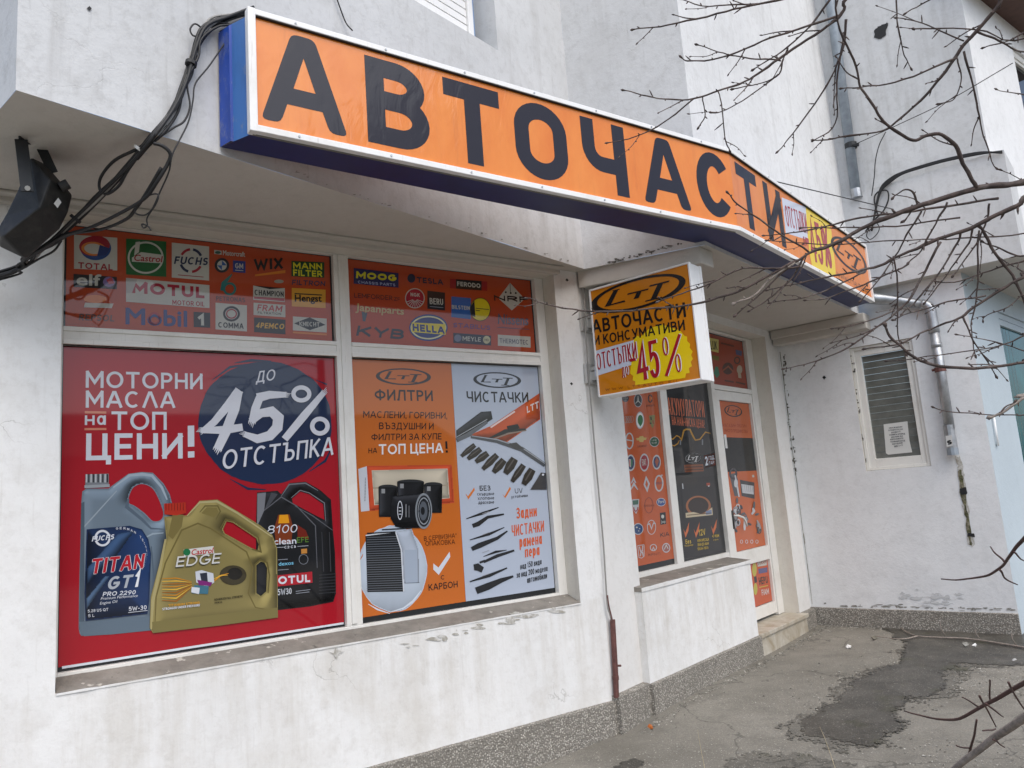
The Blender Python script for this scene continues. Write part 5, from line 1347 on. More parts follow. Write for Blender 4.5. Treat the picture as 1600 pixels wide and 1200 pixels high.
a = lg(Z6); a.T('Japanparts', 122, 432, 465, 462, 52, (186, 166, 110), f='b', bold=.03, slant=.1); a.poly([(165, 440), (205, 450), (190, 512), (172, 508)], (70, 84, 96)); a.build('logo', PU2)
a = lg(Z6); a.T('KYB', 125, 612, 462, 640, 74, (46, 46, 54), .24, slant=.25); a.build('logo', PU2)
a = lg(Z6); a.ell(642, 555, 138, 96, (44, 60, 124)); a.ell(642, 555, 128, 84, (216, 214, 170)); a.ell(642, 555, 116, 74, (44, 60, 124)); a.poly([(522, 518), (762, 530), (766, 606), (524, 586)], (216, 200, 60)); a.T('HELLA', 530, 578, 758, 600, 52, (44, 60, 124), .28); a.build('logo', PU2)
a = lg(Z6); a.T('STABILUS', 818, 552, 1082, 572, 32, (70, 52, 120), .18, slant=.2); a.build('logo', PU2)
a = lg(Z6); a.poly([(820, 592), (1090, 612), (1090, 684), (820, 664)], (42, 42, 58)); a.ell(852, 630, 26, 26, (110, 116, 140)); a.T('MEYLE', 886, 648, 1016, 656, 32, PAL, .18, slant=.1); a.ell(1058, 642, 26, 28, (190, 186, 150)); a.T('HD', 1044, 650, 1074, 652, 16, (60, 56, 50), .18); a.build('logo', PU2)
a = lg(Z6); a.poly([(1138, 605), (1372, 620), (1372, 698), (1138, 684)], PAL); a.T('THERMOTEC', 1152, 664, 1358, 678, 34, (84, 86, 100), .16); a.build('logo', PU2)

# ---- second window: car maker emblems, battery poster; door films
VG = -.0105
Z7 = (960, 600, 4.0)
lw2 = uWl - .05
PK = poster('logo_film', PG, uWl + .02, b_m0 - .004, zG(1020, 880) , z_tb + .004, VG, (178, 82, 38), 'orange film of round car maker emblems, left of the black poster', cat='logo film')
SV, DKG = (178, 180, 182), (44, 42, 44)
def g7(): return Art(PG, VG + .0006, Z7)
a = g7(); a.ell(75, 88, 22, 24, (54, 56, 64)); a.T('MINI', 60, 94, 90, 92, 12, PAL, .15); a.build('logo', PK)
a = g7(); a.ell(154, 102, 26, 42, SV); a.ell(154, 102, 23, 38, (40, 44, 46)); a.line([(154, 72), (154, 104)], [3, 7], PAL); a.line([(154, 104), (136, 122)], [7, 3], PAL); a.line([(154, 104), (172, 122)], [7, 3], PAL); a.build('logo', PK)
a = g7(); a.ring(230, 90, 15, 26, 7, DKG); a.rect(230, 80, 244, 96, (196, 110, 50)); a.T('smart', 206, 142, 258, 138, 16, DKG, f='b'); a.build('logo', PK)
a = g7()
for k in range(4): a.ring(76 + k * 13, 222 - k, 12, 22, 3, (150, 140, 134))
a.build('logo', PK)
a = g7(); a.ell(166, 226, 26, 54, SV); a.ell(166, 226, 22, 46, (226, 228, 226)); a.ell(168, 224, 17, 32, (24, 104, 52)); a.poly([(168, 236), (178, 252), (166, 268), (160, 248)], (24, 104, 52)); a.build('logo', PK)
a = g7(); a.poly([(222, 196), (260, 192), (256, 250), (244, 278), (230, 250)], (120, 118, 70)); a.rect(230, 205, 240, 225, DKG); a.rect(244, 225, 252, 250, (150, 40, 30)); a.rect(226, 240, 238, 250, DKG); a.build('logo', PK)
a = g7(); a.ring(100, 355, 27, 52, 8, SV); a.line([(66, 345), (122, 355)], 7, SV); a.build('logo', PK)
a = g7(); a.poly([(142, 338), (160, 336), (164, 326), (186, 324), (190, 334), (208, 334), (204, 348), (190, 350), (186, 362), (164, 362), (160, 352), (146, 352)], (186, 160, 90)); a.T('CHEVROLET', 150, 396, 212, 392, 12, DKG, .14); a.build('logo', PK)
a = g7(); a.ell(256, 360, 30, 32, SV); a.ell(256, 360, 27, 28, (24, 74, 50)); a.T('LAND', 240, 356, 270, 354, 10, PAL, .15); a.T('ROVER', 240, 374, 272, 370, 10, PAL, .15); a.build('logo', PK)
a = g7(); a.ell(108, 492, 28, 52, SV); a.ell(108, 492, 22, 42, (50, 56, 90)); a.poly([(96, 470), (108, 470), (108, 520), (96, 512)], (196, 190, 180)); a.poly([(110, 470), (120, 470), (120, 505), (110, 520)], (60, 110, 80)); a.line([(102, 472), (102, 515)], 5, (150, 40, 40)); a.build('logo', PK)
a = g7(); a.ell(193, 490, 29, 56, SV); a.ell(193, 490, 23, 46, (140, 34, 44)); a.T('FIAT', 180, 510, 208, 507, 40, PAL, .14); a.build('logo', PK)
a = g7(); a.ell(270, 488, 26, 46, SV); a.ell(270, 488, 20, 36, (40, 60, 96)); a.poly([(270, 455), (284, 480), (272, 520), (258, 484)], (150, 80, 60)); a.build('logo', PK)
a = g7(); a.line([(112, 620), (126, 590), (140, 618)], [6, 10, 6], SV); a.line([(108, 660), (128, 622), (152, 660)], [6, 12, 6], SV); a.build('logo', PK)
a = g7(); a.hole([(204, 572), (228, 622), (212, 678), (188, 628)], [[(206, 598), (217, 624), (210, 650), (199, 628)]], SV); a.build('logo', PK)
a = g7(); a.ring(285, 620, 28, 52, 9, SV); a.line([(296, 580), (306, 566)], 8, SV); a.T('VOLVO', 264, 628, 308, 624, 14, (60, 80, 120), .16); a.build('logo', PK)
a = g7(); a.poly([(114, 722), (162, 718), (158, 780), (142, 812), (124, 786)], SV); a.poly([(120, 728), (156, 724), (154, 752), (122, 756)], (60, 96, 80)); a.ring(140, 770, 16, 28, 7, (150, 40, 50), 24, 180, 360); a.build('logo', PK)
a = g7(); a.ring(222, 758, 28, 50, 4, (120, 56, 40)); a.T('NISSAN', 192, 770, 256, 764, 14, (90, 50, 40), .14); a.build('logo', PK)
a = g7(); a.ell(298, 738, 29, 26, SV); a.ell(298, 738, 26, 22, (44, 74, 132)); a.T('Ford', 280, 746, 318, 742, 20, PAL, f='b', bold=.03, slant=.2); a.build('logo', PK)
a = g7(); a.ell(155, 906, 32, 36, SV); a.ell(155, 906, 28, 31, (36, 66, 110)); a.ell(146, 896, 6, 5, PAL); a.ell(164, 904, 4, 3, PAL); a.ell(158, 918, 4, 3, PAL); a.build('logo', PK)
a = g7(); a.ring(238, 895, 28, 46, 4, SV); a.line([(212, 880), (226, 872), (238, 905), (250, 868), (264, 872)], 6, SV); a.build('logo', PK)
a = g7(); a.poly([(290, 805), (326, 800), (330, 874), (294, 880)], (28, 28, 30)); a.ell(308, 828, 9, 12, PAL); a.T('Jeep', 298, 870, 326, 866, 18, PAL, f='b'); a.build('logo', PK)
a = g7(); a.T('KIA', 294, 958, 350, 950, 28, (44, 34, 34), .2); a.build('logo', PK)
a = g7(); a.line([(152, 1010), (160, 1084), (176, 1088), (192, 1076), (192, 1004)], 4, SV); a.line([(152, 1010), (192, 1004)], 4, SV); a.line([(162, 1016), (170, 1046), (180, 1044), (184, 1010)], 6, SV); a.line([(168, 1076), (172, 1054), (182, 1052), (186, 1074)], 6, SV); a.build('logo', PK)
a = g7(); a.ring(250, 1022, 22, 22, 5, SV); a.line([(242, 1040), (250, 1020), (258, 1038)], 5, SV); a.T('INFINITI', 220, 1076, 294, 1068, 16, (70, 44, 38), .12); a.build('logo', PK)
a = g7(); a.ell(330, 1024, 25, 30, SV); a.ell(330, 1024, 20, 24, (150, 90, 84)); a.line([(318, 1034), (330, 1006), (342, 1030)], 5, PAL); a.build('logo', PK)

PBt = poster('window_poster', PG, b_m1 + .004, b_r - .004, zG(1100, 867.5), z_tb + .006, VG, (26, 27, 30), 'black car battery poster with orange heading and gold skyline')
OB_, GOLD = (196, 104, 70), (176, 128, 40)
a = g7()
a.T('АКУМУЛАТОРИ', 345, 192, 572, 208, 108, OB_, .14, gap=.22); a.T('НА НАЙ-НИСКА ЦЕНА!', 368, 254, 572, 275, 54, OB_, .14, gap=.22)
YE = (200, 170, 60)
a.T('Без', 452, 1000, 486, 996, 28, YE, .16); a.T('поддръжка', 446, 1016, 498, 1010, 12, YE, .14)
a.T('12V', 536, 950, 576, 942, 40, YE, .16)
for k, s_ in enumerate(('или 6месеца', '35Ah до 60Ah', '100Ah 180A')): a.T(s_.upper().replace('H', 'Н'), 526, 988 + k * 26, 598 - k * 2, 978 + k * 26, 18, YE, .16)
a.T('+/-ком', 618, 962, 660, 955, 24, YE, .16); a.T('клеми', 624, 980, 656, 976, 12, YE, .14)
a.build('lettering', PBt)
a = g7(); a.line([(345, 330), (370, 345), (395, 322), (412, 330), (425, 348), (440, 290), (455, 282), (478, 284), (500, 330), (512, 350), (540, 345), (575, 300), (606, 308)], [3, 7, 6, 6, 8, 10, 10, 10, 10, 8, 8, 7, 4], GOLD); a.line([(352, 375), (380, 386), (402, 372), (412, 350)], [3, 7, 7, 3], GOLD); a.build('skyline_line', PBt)
a = g7()
a.poly([(372, 345), (640, 335), (652, 570), (392, 590)], (34, 35, 38)); a.line([(420, 350), (418, 380)], 8, (120, 124, 130)); a.line([(556, 345), (556, 380)], 8, (120, 124, 130)); a.poly([(440, 505), (560, 500), (564, 545), (446, 552)], (120, 66, 40)); a.line([(446, 520), (556, 515)], 5, (34, 34, 36)); a.line([(448, 538), (560, 533)], 5, (34, 34, 36))
a.poly([(420, 615), (640, 605), (668, 830), (440, 850)], (30, 31, 34)); a.rect(428, 622, 438, 655, (180, 184, 190)); a.rect(580, 618, 604, 634, (150, 60, 40)); a.rect(590, 634, 600, 640, (200, 200, 200))
a.ell(530, 762, 78, 64, (150, 92, 56)); a.ell(530, 760, 64, 52, (40, 30, 28)); a.poly([(450, 806), (500, 800), (560, 815), (616, 770), (620, 818), (452, 836)], (190, 176, 146)); a.poly([(576, 795), (612, 785), (614, 812), (578, 818)], (110, 130, 160)); a.line([(458, 820), (610, 806)], 5, (90, 70, 50))
a.mb.build('battery_picture', PBt, fix=False)
a = g7(); a.logo(498, 463, (50, -2), (2, -33), (214, 214, 214)); a.build('logo', PBt)
a = g7(); a.logo(526, 752, (40, -2), (2, -28), (214, 214, 214)); a.build('logo', PBt)
a = g7(); a.poly([(564, 445), (634, 430), (638, 508), (572, 526)], (190, 76, 42)); a.T('2', 576, 510, 592, 506, 56, W_, .2); a.T('ГОД.', 596, 476, 632, 468, 24, W_, .16); a.T('ГАР.', 598, 505, 634, 498, 20, W_, .16); a.build('guarantee_patch', PBt)
for x, y in ((455, 905), (520, 905), (628, 885)):
    a = g7(); a.poly([(x - 18, y), (x - 6, y + 26), (x + 18, y - 42), (x + 14, y + 12), (x - 4, y + 56)], (196, 100, 50)); a.build('tick_mark', PBt)

OD = (192, 92, 42)
PD1 = poster('door_film', PG, d_l + .004, d_r - .003, zG(1150, 683.5), z_dt - .004, VG, OD, 'orange film with oval emblem at the top of the door glass', 'orange films on the door', cat='door film')
a = g7(); a.logo(748, 168, (56, 8), (2, -36), (40, 36, 36)); a.build('logo', PD1)
a = g7(); a.T('МАГАЗИН ЛЮЛИН', 682, 268, 832, 272, 22, (150, 54, 20), .13); a.T('С МНОГО ПРЕДИМСТВА', 680, 298, 840, 306, 20, (150, 54, 20), .13); a.build('lettering', PD1)
PD2 = poster('door_film', PG, d_l + .004, d_r - .003, z_ku + .004, zG(1165, 736), VG, OD, 'orange film picturing car parts on the lower door glass', 'orange films on the door', cat='door film')
a = g7(); 
CP = [(150, 152, 156), (84, 86, 92), (56, 56, 62), (196, 198, 202)]
random.seed(11)
a.line([(745, 560), (755, 600), (770, 700)], [40, 44, 26], CP[1]); a.ring(748, 560, 26, 36, 12, CP[2]); a.line([(760, 570), (775, 650), (785, 705)], [8, 10, 8], CP[3]); a.ell(765, 620, 12, 26, CP[3])
a.poly([(790, 598), (880, 615), (882, 718), (800, 700)], CP[2]); a.poly([(798, 625), (874, 636), (876, 690), (806, 680)], CP[3])
for k in range(6): a.rect(806 + k * 12, 632, 810 + k * 12, 676, CP[2])
for k in range(26):
    x, y = 745 + 165 * random.random(), 725 + 190 * random.random()
    g = random.random() * 3; L = 16 + 20 * random.random()
    c1 = CP[k % 4]; a.line([(x - L * .5 * math.cos(g), y - L * math.sin(g)), (x, y), (x + L * .5 * math.cos(g), y + L * math.sin(g))], [8, 16, 10], c1)
    if k % 3 == 0: a.ring(x, y, 14, 22, 6, CP[(k + 1) % 4])
a.mb.build('parts_picture', PD2, fix=False)
a = g7(); a.rect(866, 568, 880, 582, PAL); [a.ring(800 + k * 32, 985, 9, 12, 3, CP[3]) for k in range(4)]; a.build('icon_row', PD2)
PT_ = poster('logo_film', PG, b_r + jw * .42 + .014, d_r + .022, z_tb + .008, z_tt - .012, VG, (150, 54, 26), 'dark orange logo film in the transom over the door', cat='logo film')
Z8 = (1080, 500, 2.355)
def g8(): return Art(PG, VG + .0006, Z8)
a = g8(); a.poly([(70, 64), (104, 72), (104, 120), (72, 112)], (200, 190, 110)); a.T('LUK', 76, 108, 100, 110, 32, (40, 40, 36), .2); a.build('logo', PT_)
a = g8(); a.T('LOGO', 110, 92, 160, 100, 12, (96, 40, 24), .16) if False else a.line([(112, 84), (160, 96)], 6, (96, 40, 24)); a.poly([(166, 108), (190, 114), (188, 132), (168, 126)], (60, 64, 110)); a.ring(172, 148, 12, 14, 5, (70, 40, 34)); a.poly([(80, 128), (106, 134), (104, 150), (82, 144)], (110, 100, 30)); a.build('logo', PT_)
a = g8(); a.ell(138, 178, 20, 22, (70, 36, 26)); a.line([(120, 185), (140, 170), (158, 190)], 5, (150, 70, 40)); a.build('logo', PT_)
a = g8(); a.poly([(92, 170), (102, 172), (108, 200), (98, 214), (86, 196)], (50, 120, 90)); a.build('logo', PT_)
a = g8(); a.ell(181, 182, 10, 16, (176, 160, 140)); a.rect(175, 196, 188, 214, (176, 160, 140)); a.build('logo', PT_)
a = g8(); a.line([(126, 222), (160, 228)], 6, (80, 40, 28)); a.line([(168, 228), (202, 236)], 6, (80, 40, 28)); a.build('logo', PT_)
PKk = poster('logo_film', PG, d_l + .004, d_r - .003, z_kb + .006, z_kt - .004, VG, (190, 78, 36), 'orange logo film behind the low kick pane of the door', cat='logo film')
a = g8(); a.poly([(246, 882), (280, 874), (282, 902), (248, 908)], PAL); a.T('OSRAM', 249, 902, 279, 896, 17, (150, 70, 60), .18); a.build('logo', PKk)
a = g8(); a.poly([(250, 916), (283, 910), (284, 928), (252, 934)], (86, 84, 130)); a.build('logo', PKk)
a = g8(); a.T('HEPU', 254, 975, 286, 968, 28, (36, 34, 34), .2); a.line([(254, 984), (286, 977)], 3, (196, 170, 60)); a.build('logo', PKk)
a = g8(); a.T('FIAM', 264, 1014, 290, 1008, 22, (200, 200, 200), .18); a.build('logo', PKk)
a = g8(); a.ell(236, 918, 8, 26, (180, 170, 60)); a.ell(240, 990, 7, 22, (180, 170, 60)); a.rect(234, 945, 246, 965, (40, 40, 40)); a.build('logo', PKk)
# paper notice in the side window
pn = Art(PCf, -.026, (1300, 440, 3.75), .0)
NT_ = empty('paper_notice', PCf.px(1402, 705), 'white printed paper notice stuck inside the small side window', 'notice')
pn.poly([(298, 836), (438, 818), (450, 930), (466, 1000), (325, 1014), (312, 1005)], (212, 212, 208)); pn.build('sheet', NT_)
pn = Art(PCf, -.0245, (1300, 440, 3.75), .0)
for k, (s_, x0, x1) in enumerate((('УВАЖАЕМИ', 330, 408), ('КЛИЕНТИ НА', 328, 412), ('ВХОДА СЕ', 345, 398), ('НАМИРА ОТПРЕД', 332, 425), ('МОЛИМ ДА', 345, 412), ('ИЗПОЛЗВАТЕ', 338, 415), ('ГЛАВНИЯ ВХОД', 338, 425), ('БЛАГОДАРИМ', 350, 410), ('ВИ', 362, 410))):
    pn.T(s_, x0, 862 + k * 13.5, x1, 854 + k * 13.5, 8, (70, 70, 76), .2)
pn.build('lettering', NT_)
# ------------------------------------------------------------------ helpers for wires and branches
def crv(pts, n=6):
    """Catmull-Rom through 3D points"""
    P_ = [pts[0] * 2 - pts[1]] + list(pts) + [pts[-1] * 2 - pts[-2]]
    out = []
    for i in range(1, len(P_) - 2):
        p0, p1, p2, p3 = P_[i - 1], P_[i], P_[i + 1], P_[i + 2]
        for k in range(n):
            t = k / n
            out.append(.5 * ((2 * p1) + (p2 - p0) * t + (2 * p0 - 5 * p1 + 4 * p2 - p3) * t * t + (3 * p1 - p0 - 3 * p2 + p3) * t ** 3))
    return out + [P_[-2]]

# ------------------------------------------------------------------ floodlight under the soffit
FD = (onz(40, 216, ZS - .005) - CO).length
FLT = empty('floodlight', atdist(45, 330, FD), 'black floodlight hanging from a steel yoke under the soffit', 'floodlight')
fd = lambda x, y, d=0: atdist(x, y, FD + d)
sil = [(48, 246), (66, 254), (84, 272), (113, 305), (106, 332), (93, 358), (66, 382), (40, 405), (0, 386), (-8, 366), (10, 335), (28, 298)]
mb = MB()
F_ = [fd(x, y, .02) for x, y in sil]; Bk = [fd(x * .9 + 6, y * .9 + 30, .2) for x, y in sil]
c1, c2, c3 = fd(79, 281, -.06), fd(63, 324, -.09), fd(4, 369, -.05)
v = F_ + Bk + [c1, c2, c3]; n = 12; i1, i2, i3 = 24, 25, 26
fs = [(i, (i + 1) % n, (i + 1) % n + n, i + n) for i in range(n)] + [tuple(range(n, 2 * n))]
fs += [(0, 1, i1), (1, 2, i1), (0, i1, i2, 11), (11, i2, 10), (10, i2, i3, 9), (2, 3, i1), (3, 4, i2, i1), (4, 5, i2), (5, 6, i2), (6, 7, i3, i2), (7, 8, i3), (8, 9, i3)]
mb.mesh(v, fs, M['black']); mb.build('housing', FLT, bevel=.008)
mb = MB()
mb.tube([fd(94, 293, -.03), fd(107, 287, -.03)], .022, M['black'], 10); mb.build('knob', FLT, bevel=.003)
mb = MB(); q = [fd(84, 318, -.052), fd(91, 309, -.045), fd(96, 316, -.037), fd(90, 325, -.043)]; mb.face(q, M['paper']); mb.build('sticker', FLT)
mb = MB()
def strap(mb, p, q, w0, t, mat, side):
    d = (q - p).normalized(); vw = ((p + q) / 2 - CO).normalized(); sd_ = d.cross(vw).normalized(); up = sd_.cross(d).normalized()
    mb.hexa([p - sd_ * w0 - up * t, p + sd_ * w0 - up * t, p + sd_ * w0 + up * t, p - sd_ * w0 + up * t, q - sd_ * w0 - up * t, q + sd_ * w0 - up * t, q + sd_ * w0 + up * t, q - sd_ * w0 + up * t], mat)
strap(mb, fd(33, 218, -.0), fd(43, 300, -.1), .024, .004, M['blackmetal'], 0)
strap(mb, fd(30, 217, 0), fd(62, 220, .12), .02, .004, M['blackmetal'], 0)
strap(mb, fd(60, 221, .12), fd(83, 270, .03), .02, .004, M['blackmetal'], 0)
mb.build('yoke', FLT, bevel=.002)
mb = MB(); mb.tube([fd(43, 294, -.095), fd(43, 294, -.118)], .011, M['alu'], 8); mb.build('yoke_bolt', FLT)

# ------------------------------------------------------------------ cables at the left
PUo = PU.off(.03)
D1 = (PU.px(243, 206) - CO).length
D0 = (PA.px(-10, 432) - CO).length - .12
def cab(px_, rad, mat, label, jit=0, seed=0, grp='cables from the sign to the left wall', name='cable'):
    random.seed(seed); pts = []
    for i, (x, y) in enumerate(px_):
        x += random.uniform(-jit, jit); y += random.uniform(-jit, jit)
        edge = 150 + .268 * (x - 35)
        if y < edge + 2: p = PU.px(x, y, .02 + .012 * (seed % 4))
        else:
            t = min(1, max(0, (243 - x) / 253)); p = atdist(x, y, D1 - .03 + (D0 - D1) * t - .015 * (seed % 4))
        pts.append(p)
    for e in (0, -1):
        if px_[e][0] < -5: pts.insert(0 if e == 0 else len(pts), PA.w(-4.75, pts[e].z - .42, .05 + .01 * (seed % 4)))
    mb = MB(); mb.tube(crv(pts, 6), rad, mat, 6)
    return mb.build(name, None, smooth=True, label=label, cat='cable', group=grp)
MAIN = [(-14, 434), (40, 404), (75, 382), (112, 346), (150, 312), (196, 262), (236, 216), (262, 178), (282, 130), (296, 84), (312, 52), (345, 34), (388, 22)]
lb = 'black cable strapped in the bundle that climbs from left wall to sign'
for k in range(4): cab(MAIN, .0075, M['cable'], lb, 3.2, k + 1)
cab([(x + 4, y - 2) for x, y in MAIN], .0075, M['cablegrey'], 'pale grey cable in the bundle that climbs to the sign', 1.5, 6)
cab([(252, 200), (222, 228), (180, 250), (158, 276), (156, 296), (168, 303), (186, 290), (200, 266), (232, 222)], .007, M['cable'], 'black cable making a wide loop left of the bundle', 0, 2)
cab([(240, 224), (254, 228), (266, 240), (262, 256), (244, 286), (226, 310), (190, 332), (140, 356), (100, 368), (60, 392), (-12, 436)], .008, M['cable'], 'thick black cable drooping right of the bundle in a hairpin', 0, 3)
cab([(252, 262), (226, 306), (212, 326), (198, 342), (160, 358), (110, 366), (80, 384), (40, 400), (-12, 428)], .0075, M['cable'], 'black cable sagging lowest over the top of the window', 0, 5)
cab([(348, 66), (318, 110), (296, 138), (292, 165), (284, 200), (270, 240), (264, 268), (250, 300), (238, 326), (226, 336), (212, 333), (214, 322), (232, 306), (247, 304), (244, 318), (230, 340), (230, 352), (224, 356), (222, 350), (232, 354), (236, 360)], .0035, M['cable'], 'thin wire dangling with a curled end below the bundle', 0, 7)
cab([(312, 54), (298, 44), (290, 52), (294, 62), (306, 64)], .004, M['cable'], 'small wire loop beside the top of the bundle', 0, 2)
cab([(-12, 440), (30, 422), (62, 404), (84, 392), (96, 376)], .005, M['cable'], 'thin black wire sagging below the bundle at the left wall', 0, 4)
mb = MB(); mb.tube(crv([PU.px(520, -8, .02), PU.px(528, 15, .02), PU.px(537, 38, .02), PU.px(542, 54, .05)], 5), .004, M['cable'], 6); mb.build('wire', None, smooth=True, label='single thin wire dropping to the top edge of the sign', cat='wire')
for k, pth in enumerate(([(386, 30), (352, 46), (330, 50), (306, 70), (300, 96), (286, 128), (276, 158), (258, 186), (240, 212)], [(390, 18), (360, 26), (332, 30), (318, 40), (304, 62), (292, 96), (280, 140), (266, 172), (244, 204), (214, 244), (176, 290), (140, 324), (112, 352), (70, 390), (-12, 428)],
                         [(384, 26), (350, 36), (320, 58), (300, 92), (294, 120), (280, 150), (272, 182), (250, 212), (222, 236), (190, 276), (160, 306), (126, 340), (84, 376), (30, 412), (-12, 430)], [(378, 40), (366, 46), (350, 44), (330, 42), (310, 50), (302, 72), (298, 104), (284, 136), (290, 170), (280, 196), (262, 206), (240, 222), (216, 250)])):
    cab(pth, (.006, .0055, .0065, .0045)[k], M['cablegrey' if k == 1 else 'cable'], ('short black cable tucked behind the bundle at its top', 'thin grey cable running on the upper side of the bundle', 'black cable weaving across the front of the bundle', 'thin black cable straying right of the bundle near the soffit edge')[k], 1.5, 11 + k)
# cable ties
for k, (x, y, dx, dy) in enumerate(((291, 106, 2, 8), (219, 234, 5, 6), (118, 342, 6, 6))):
    t_ = min(1, max(0, (243 - x) / 253)); P0, P1 = (PU.px(x - dx / 2, y + dy / 2, .045), PU.px(x + dx / 2, y - dy / 2, .045)) if k == 0 else (atdist(x - dx / 2, y + dy / 2, D1 - .05 + (D0 - D1) * t_), atdist(x + dx / 2, y - dy / 2, D1 - .05 + (D0 - D1) * t_))
    mb = MB(); mb.tube([P0.lerp(P1, .2), P0.lerp(P1, .8)], (.026, .03, .026)[k], M['alu' if k == 1 else 'cable'], 10)
    mb.build('cable_tie', None, label=('black tie round the cable bundle on the white wall beside sign', 'silver clip round the cable bundle where it leaves the wall', 'black tie round the cable bundle above the window corner')[k], cat='cable tie', group='ties round the cable bundle')

# ------------------------------------------------------------------ wire and red oxide conduit on the corner pillar
kc = lambda z, a=0, b=0: KC + nA * (.02 + a) + uA * (.015 + b) + ZV * z
CN = empty('conduit', kc(.2), 'rusty red steel conduit at the foot of the corner pillar, wire above', 'conduit')
P8 = PP.off(.03)
mb = MB(); mb.tube([P8.px(963, 1090), P8.px(962, 1060), P8.px(957, 968)], [.02, .021, .02], M['rust'], 10); mb.tube([P8.px(962.2, 1062), P8.px(961.6, 1056)], .024, M['rust'], 10); mb.build('pipe', CN, smooth=False)
mb = MB(); mb.tube([P8.px(963, 1040), P8.px(968, 1040, .01)], .008, M['rust'], 6); mb.build('screw', CN)
mb = MB(); mb.tube(crv([P8.px(956, 972), P8.px(953, 960), P8.px(949, 944), P8.px(946, 900), P8.px(942, 840), P8.px(931, 720), P8.px(921, 600), P8.px(915, 520), P8.px(912, 440)], 5), .006, M['cablegrey'], 6); mb.build('wire', CN, smooth=True)
mb = MB(); mb.tube(crv([P8.px(956, 972, .004), P8.px(954, 962, .004), P8.px(950, 946, .004), P8.px(948, 930, .004)], 5), .007, M['rust'], 6); mb.build('conduit_tail', CN, smooth=True)

# ------------------------------------------------------------------ rain pipes
PBf = PC.off(.185)
DP = empty('drainpipe', PBf.px(1338, 303), 'grey painted rain pipe running down the upper corner of the bay', 'drainpipe')
mb = MB(); mb.tube([PBf.px(1338, 305), PBf.px(1297, -2), PBf.px(1290, -60)], .052, M['paintgrey'], 12); mb.build('pipe', DP, smooth=True)
mb = MB(); mb.tube([PBf.px(1330, 232), PBf.px(1329, 224)], .062, M['blackmetal'], 12); mb.tube([PBf.px(1336, 229, .05), PBf.px(1344, 228, .05)], .02, M['blackmetal'], 6); mb.build('clamp', DP)
mb = MB(); mb.tube([PBf.px(1339, 309), PBf.px(1337, 296)], .058, M['zinc'], 12); mb.build('pipe_end', DP)
PCo = PC.off(.07)
DL = empty('drainpipe', PCo.px(1490, 705), 'galvanised rain spout with an elbow down beside the small side window', 'drainpipe')
mb = MB(); mb.tube([PCo.px(1350, 467, .1), PCo.px(1372, 469, .08), PCo.px(1405, 470), PCo.px(1447, 477)], [.058, .058, .05, .046], M['zinc'], 12); mb.build('spout', DL, smooth=True)
mb = MB(); mb.tube(crv([PCo.px(1440, 475), PCo.px(1451, 479), PCo.px(1455, 490), PCo.px(1460, 520)], 4), .052, M['zinc'], 12); mb.build('elbow', DL, smooth=True)
mb = MB(); mb.tube([PCo.px(1458, 505), PCo.px(1484, 670)], .047, M['zinc'], 12)
mb.tube([PCo.px(1463, 536), PCo.px(1464, 543)], .051, M['zinc'], 12); mb.build('pipe', DL, smooth=True)
mb = MB(); mb.tube([PCo.px(1482, 664), PCo.px(1488.5, 704)], .051, M['zinc'], 12); mb.tube([PCo.px(1488, 700), PCo.px(1489.6, 711)], .053, M['paintgrey'], 12); mb.build('pipe_end', DL)
mb = MB(); mb.tube([PCo.px(1468.5, 574), PCo.px(1470, 581)], .053, M['rust'], 12); mb.tube([PCo.px(1460, 578), PCo.px(1456, 579)], .012, M['rust'], 6); mb.build('clamp', DL)
a = Art(PC.off(.122), 0, (1300, 440, 3.75), 0)
a.poly([(665, 905), (702, 897), (708, 962), (672, 970)], (200, 200, 198)); a.T('S', 676, 958, 704, 952, 26, (30, 30, 32), .3); a.build('sticker', DL)
# damp broken plaster below the spout, hole in the upper wall, cracks
t = NT('damp mossy plaster'); t.set(Base_Color=t.mix(t.ramp(t.noise(14, 5, .7), .42, .58), (.055, .055, .025), t.mix(t.ramp(t.noise(25, 4), .4, .6), (.3, .27, .2), (.12, .12, .05))), Roughness=.8); t.bump(t.noise(40, 5, .7), .8, .01); M['damp'] = t.mat
t = NT('broken plaster edge'); t.set(Base_Color=t.mix(t.ramp(t.noise(30, 5, .7), .4, .6), (.36, .34, .29), (.62, .61, .58)), Roughness=.9); M['broken'] = t.mat
def patch(P, pts, mat, name, v=.004, rough=2.5, parent=BLD, sub=5):
    q = []
    for i in range(len(pts)):
        a_, b_ = pts[i], pts[(i + 1) % len(pts)]
        for k in range(sub):
            x = a_[0] + (b_[0] - a_[0]) * k / sub; y = a_[1] + (b_[1] - a_[1]) * k / sub
            nn = noise.noise_vector(Vector((x * .25, y * .25, v * 99))) * rough; q.append((x + nn.x, y + nn.y))
    ar = Art(P, v, (0, 0, 1), 0); ar.poly(q, mat); return ar.build(name, parent)
patch(PC, [(1493, 716), (1500, 712), (1507, 740), (1511, 775), (1518, 830), (1522, 852), (1512, 852), (1507, 800), (1500, 770), (1497, 735)], M['broken'], 'damp_stain', .0035, 5)
patch(PC, [(1497, 735), (1503, 735), (1508, 765), (1510, 790), (1517, 825), (1519, 850), (1515, 852), (1510, 810), (1503, 778)], M['damp'], 'damp_stain', .0055, 4)
patch(PC, [(1500, 764), (1510, 760), (1511, 772), (1502, 773)], M['rubber'], 'damp_stain', .007, 1.5); patch(PC, [(1513, 832), (1523, 834), (1523, 839), (1512, 838)], M['rubber'], 'damp_stain', .007, 1.5)
patch(PX, [(1366, 48), (1372, 42), (1381, 38), (1388, 36), (1385, 46), (1384, 56), (1373, 62), (1366, 58)], M['rubber'], 'wall_hole', .006, 2)
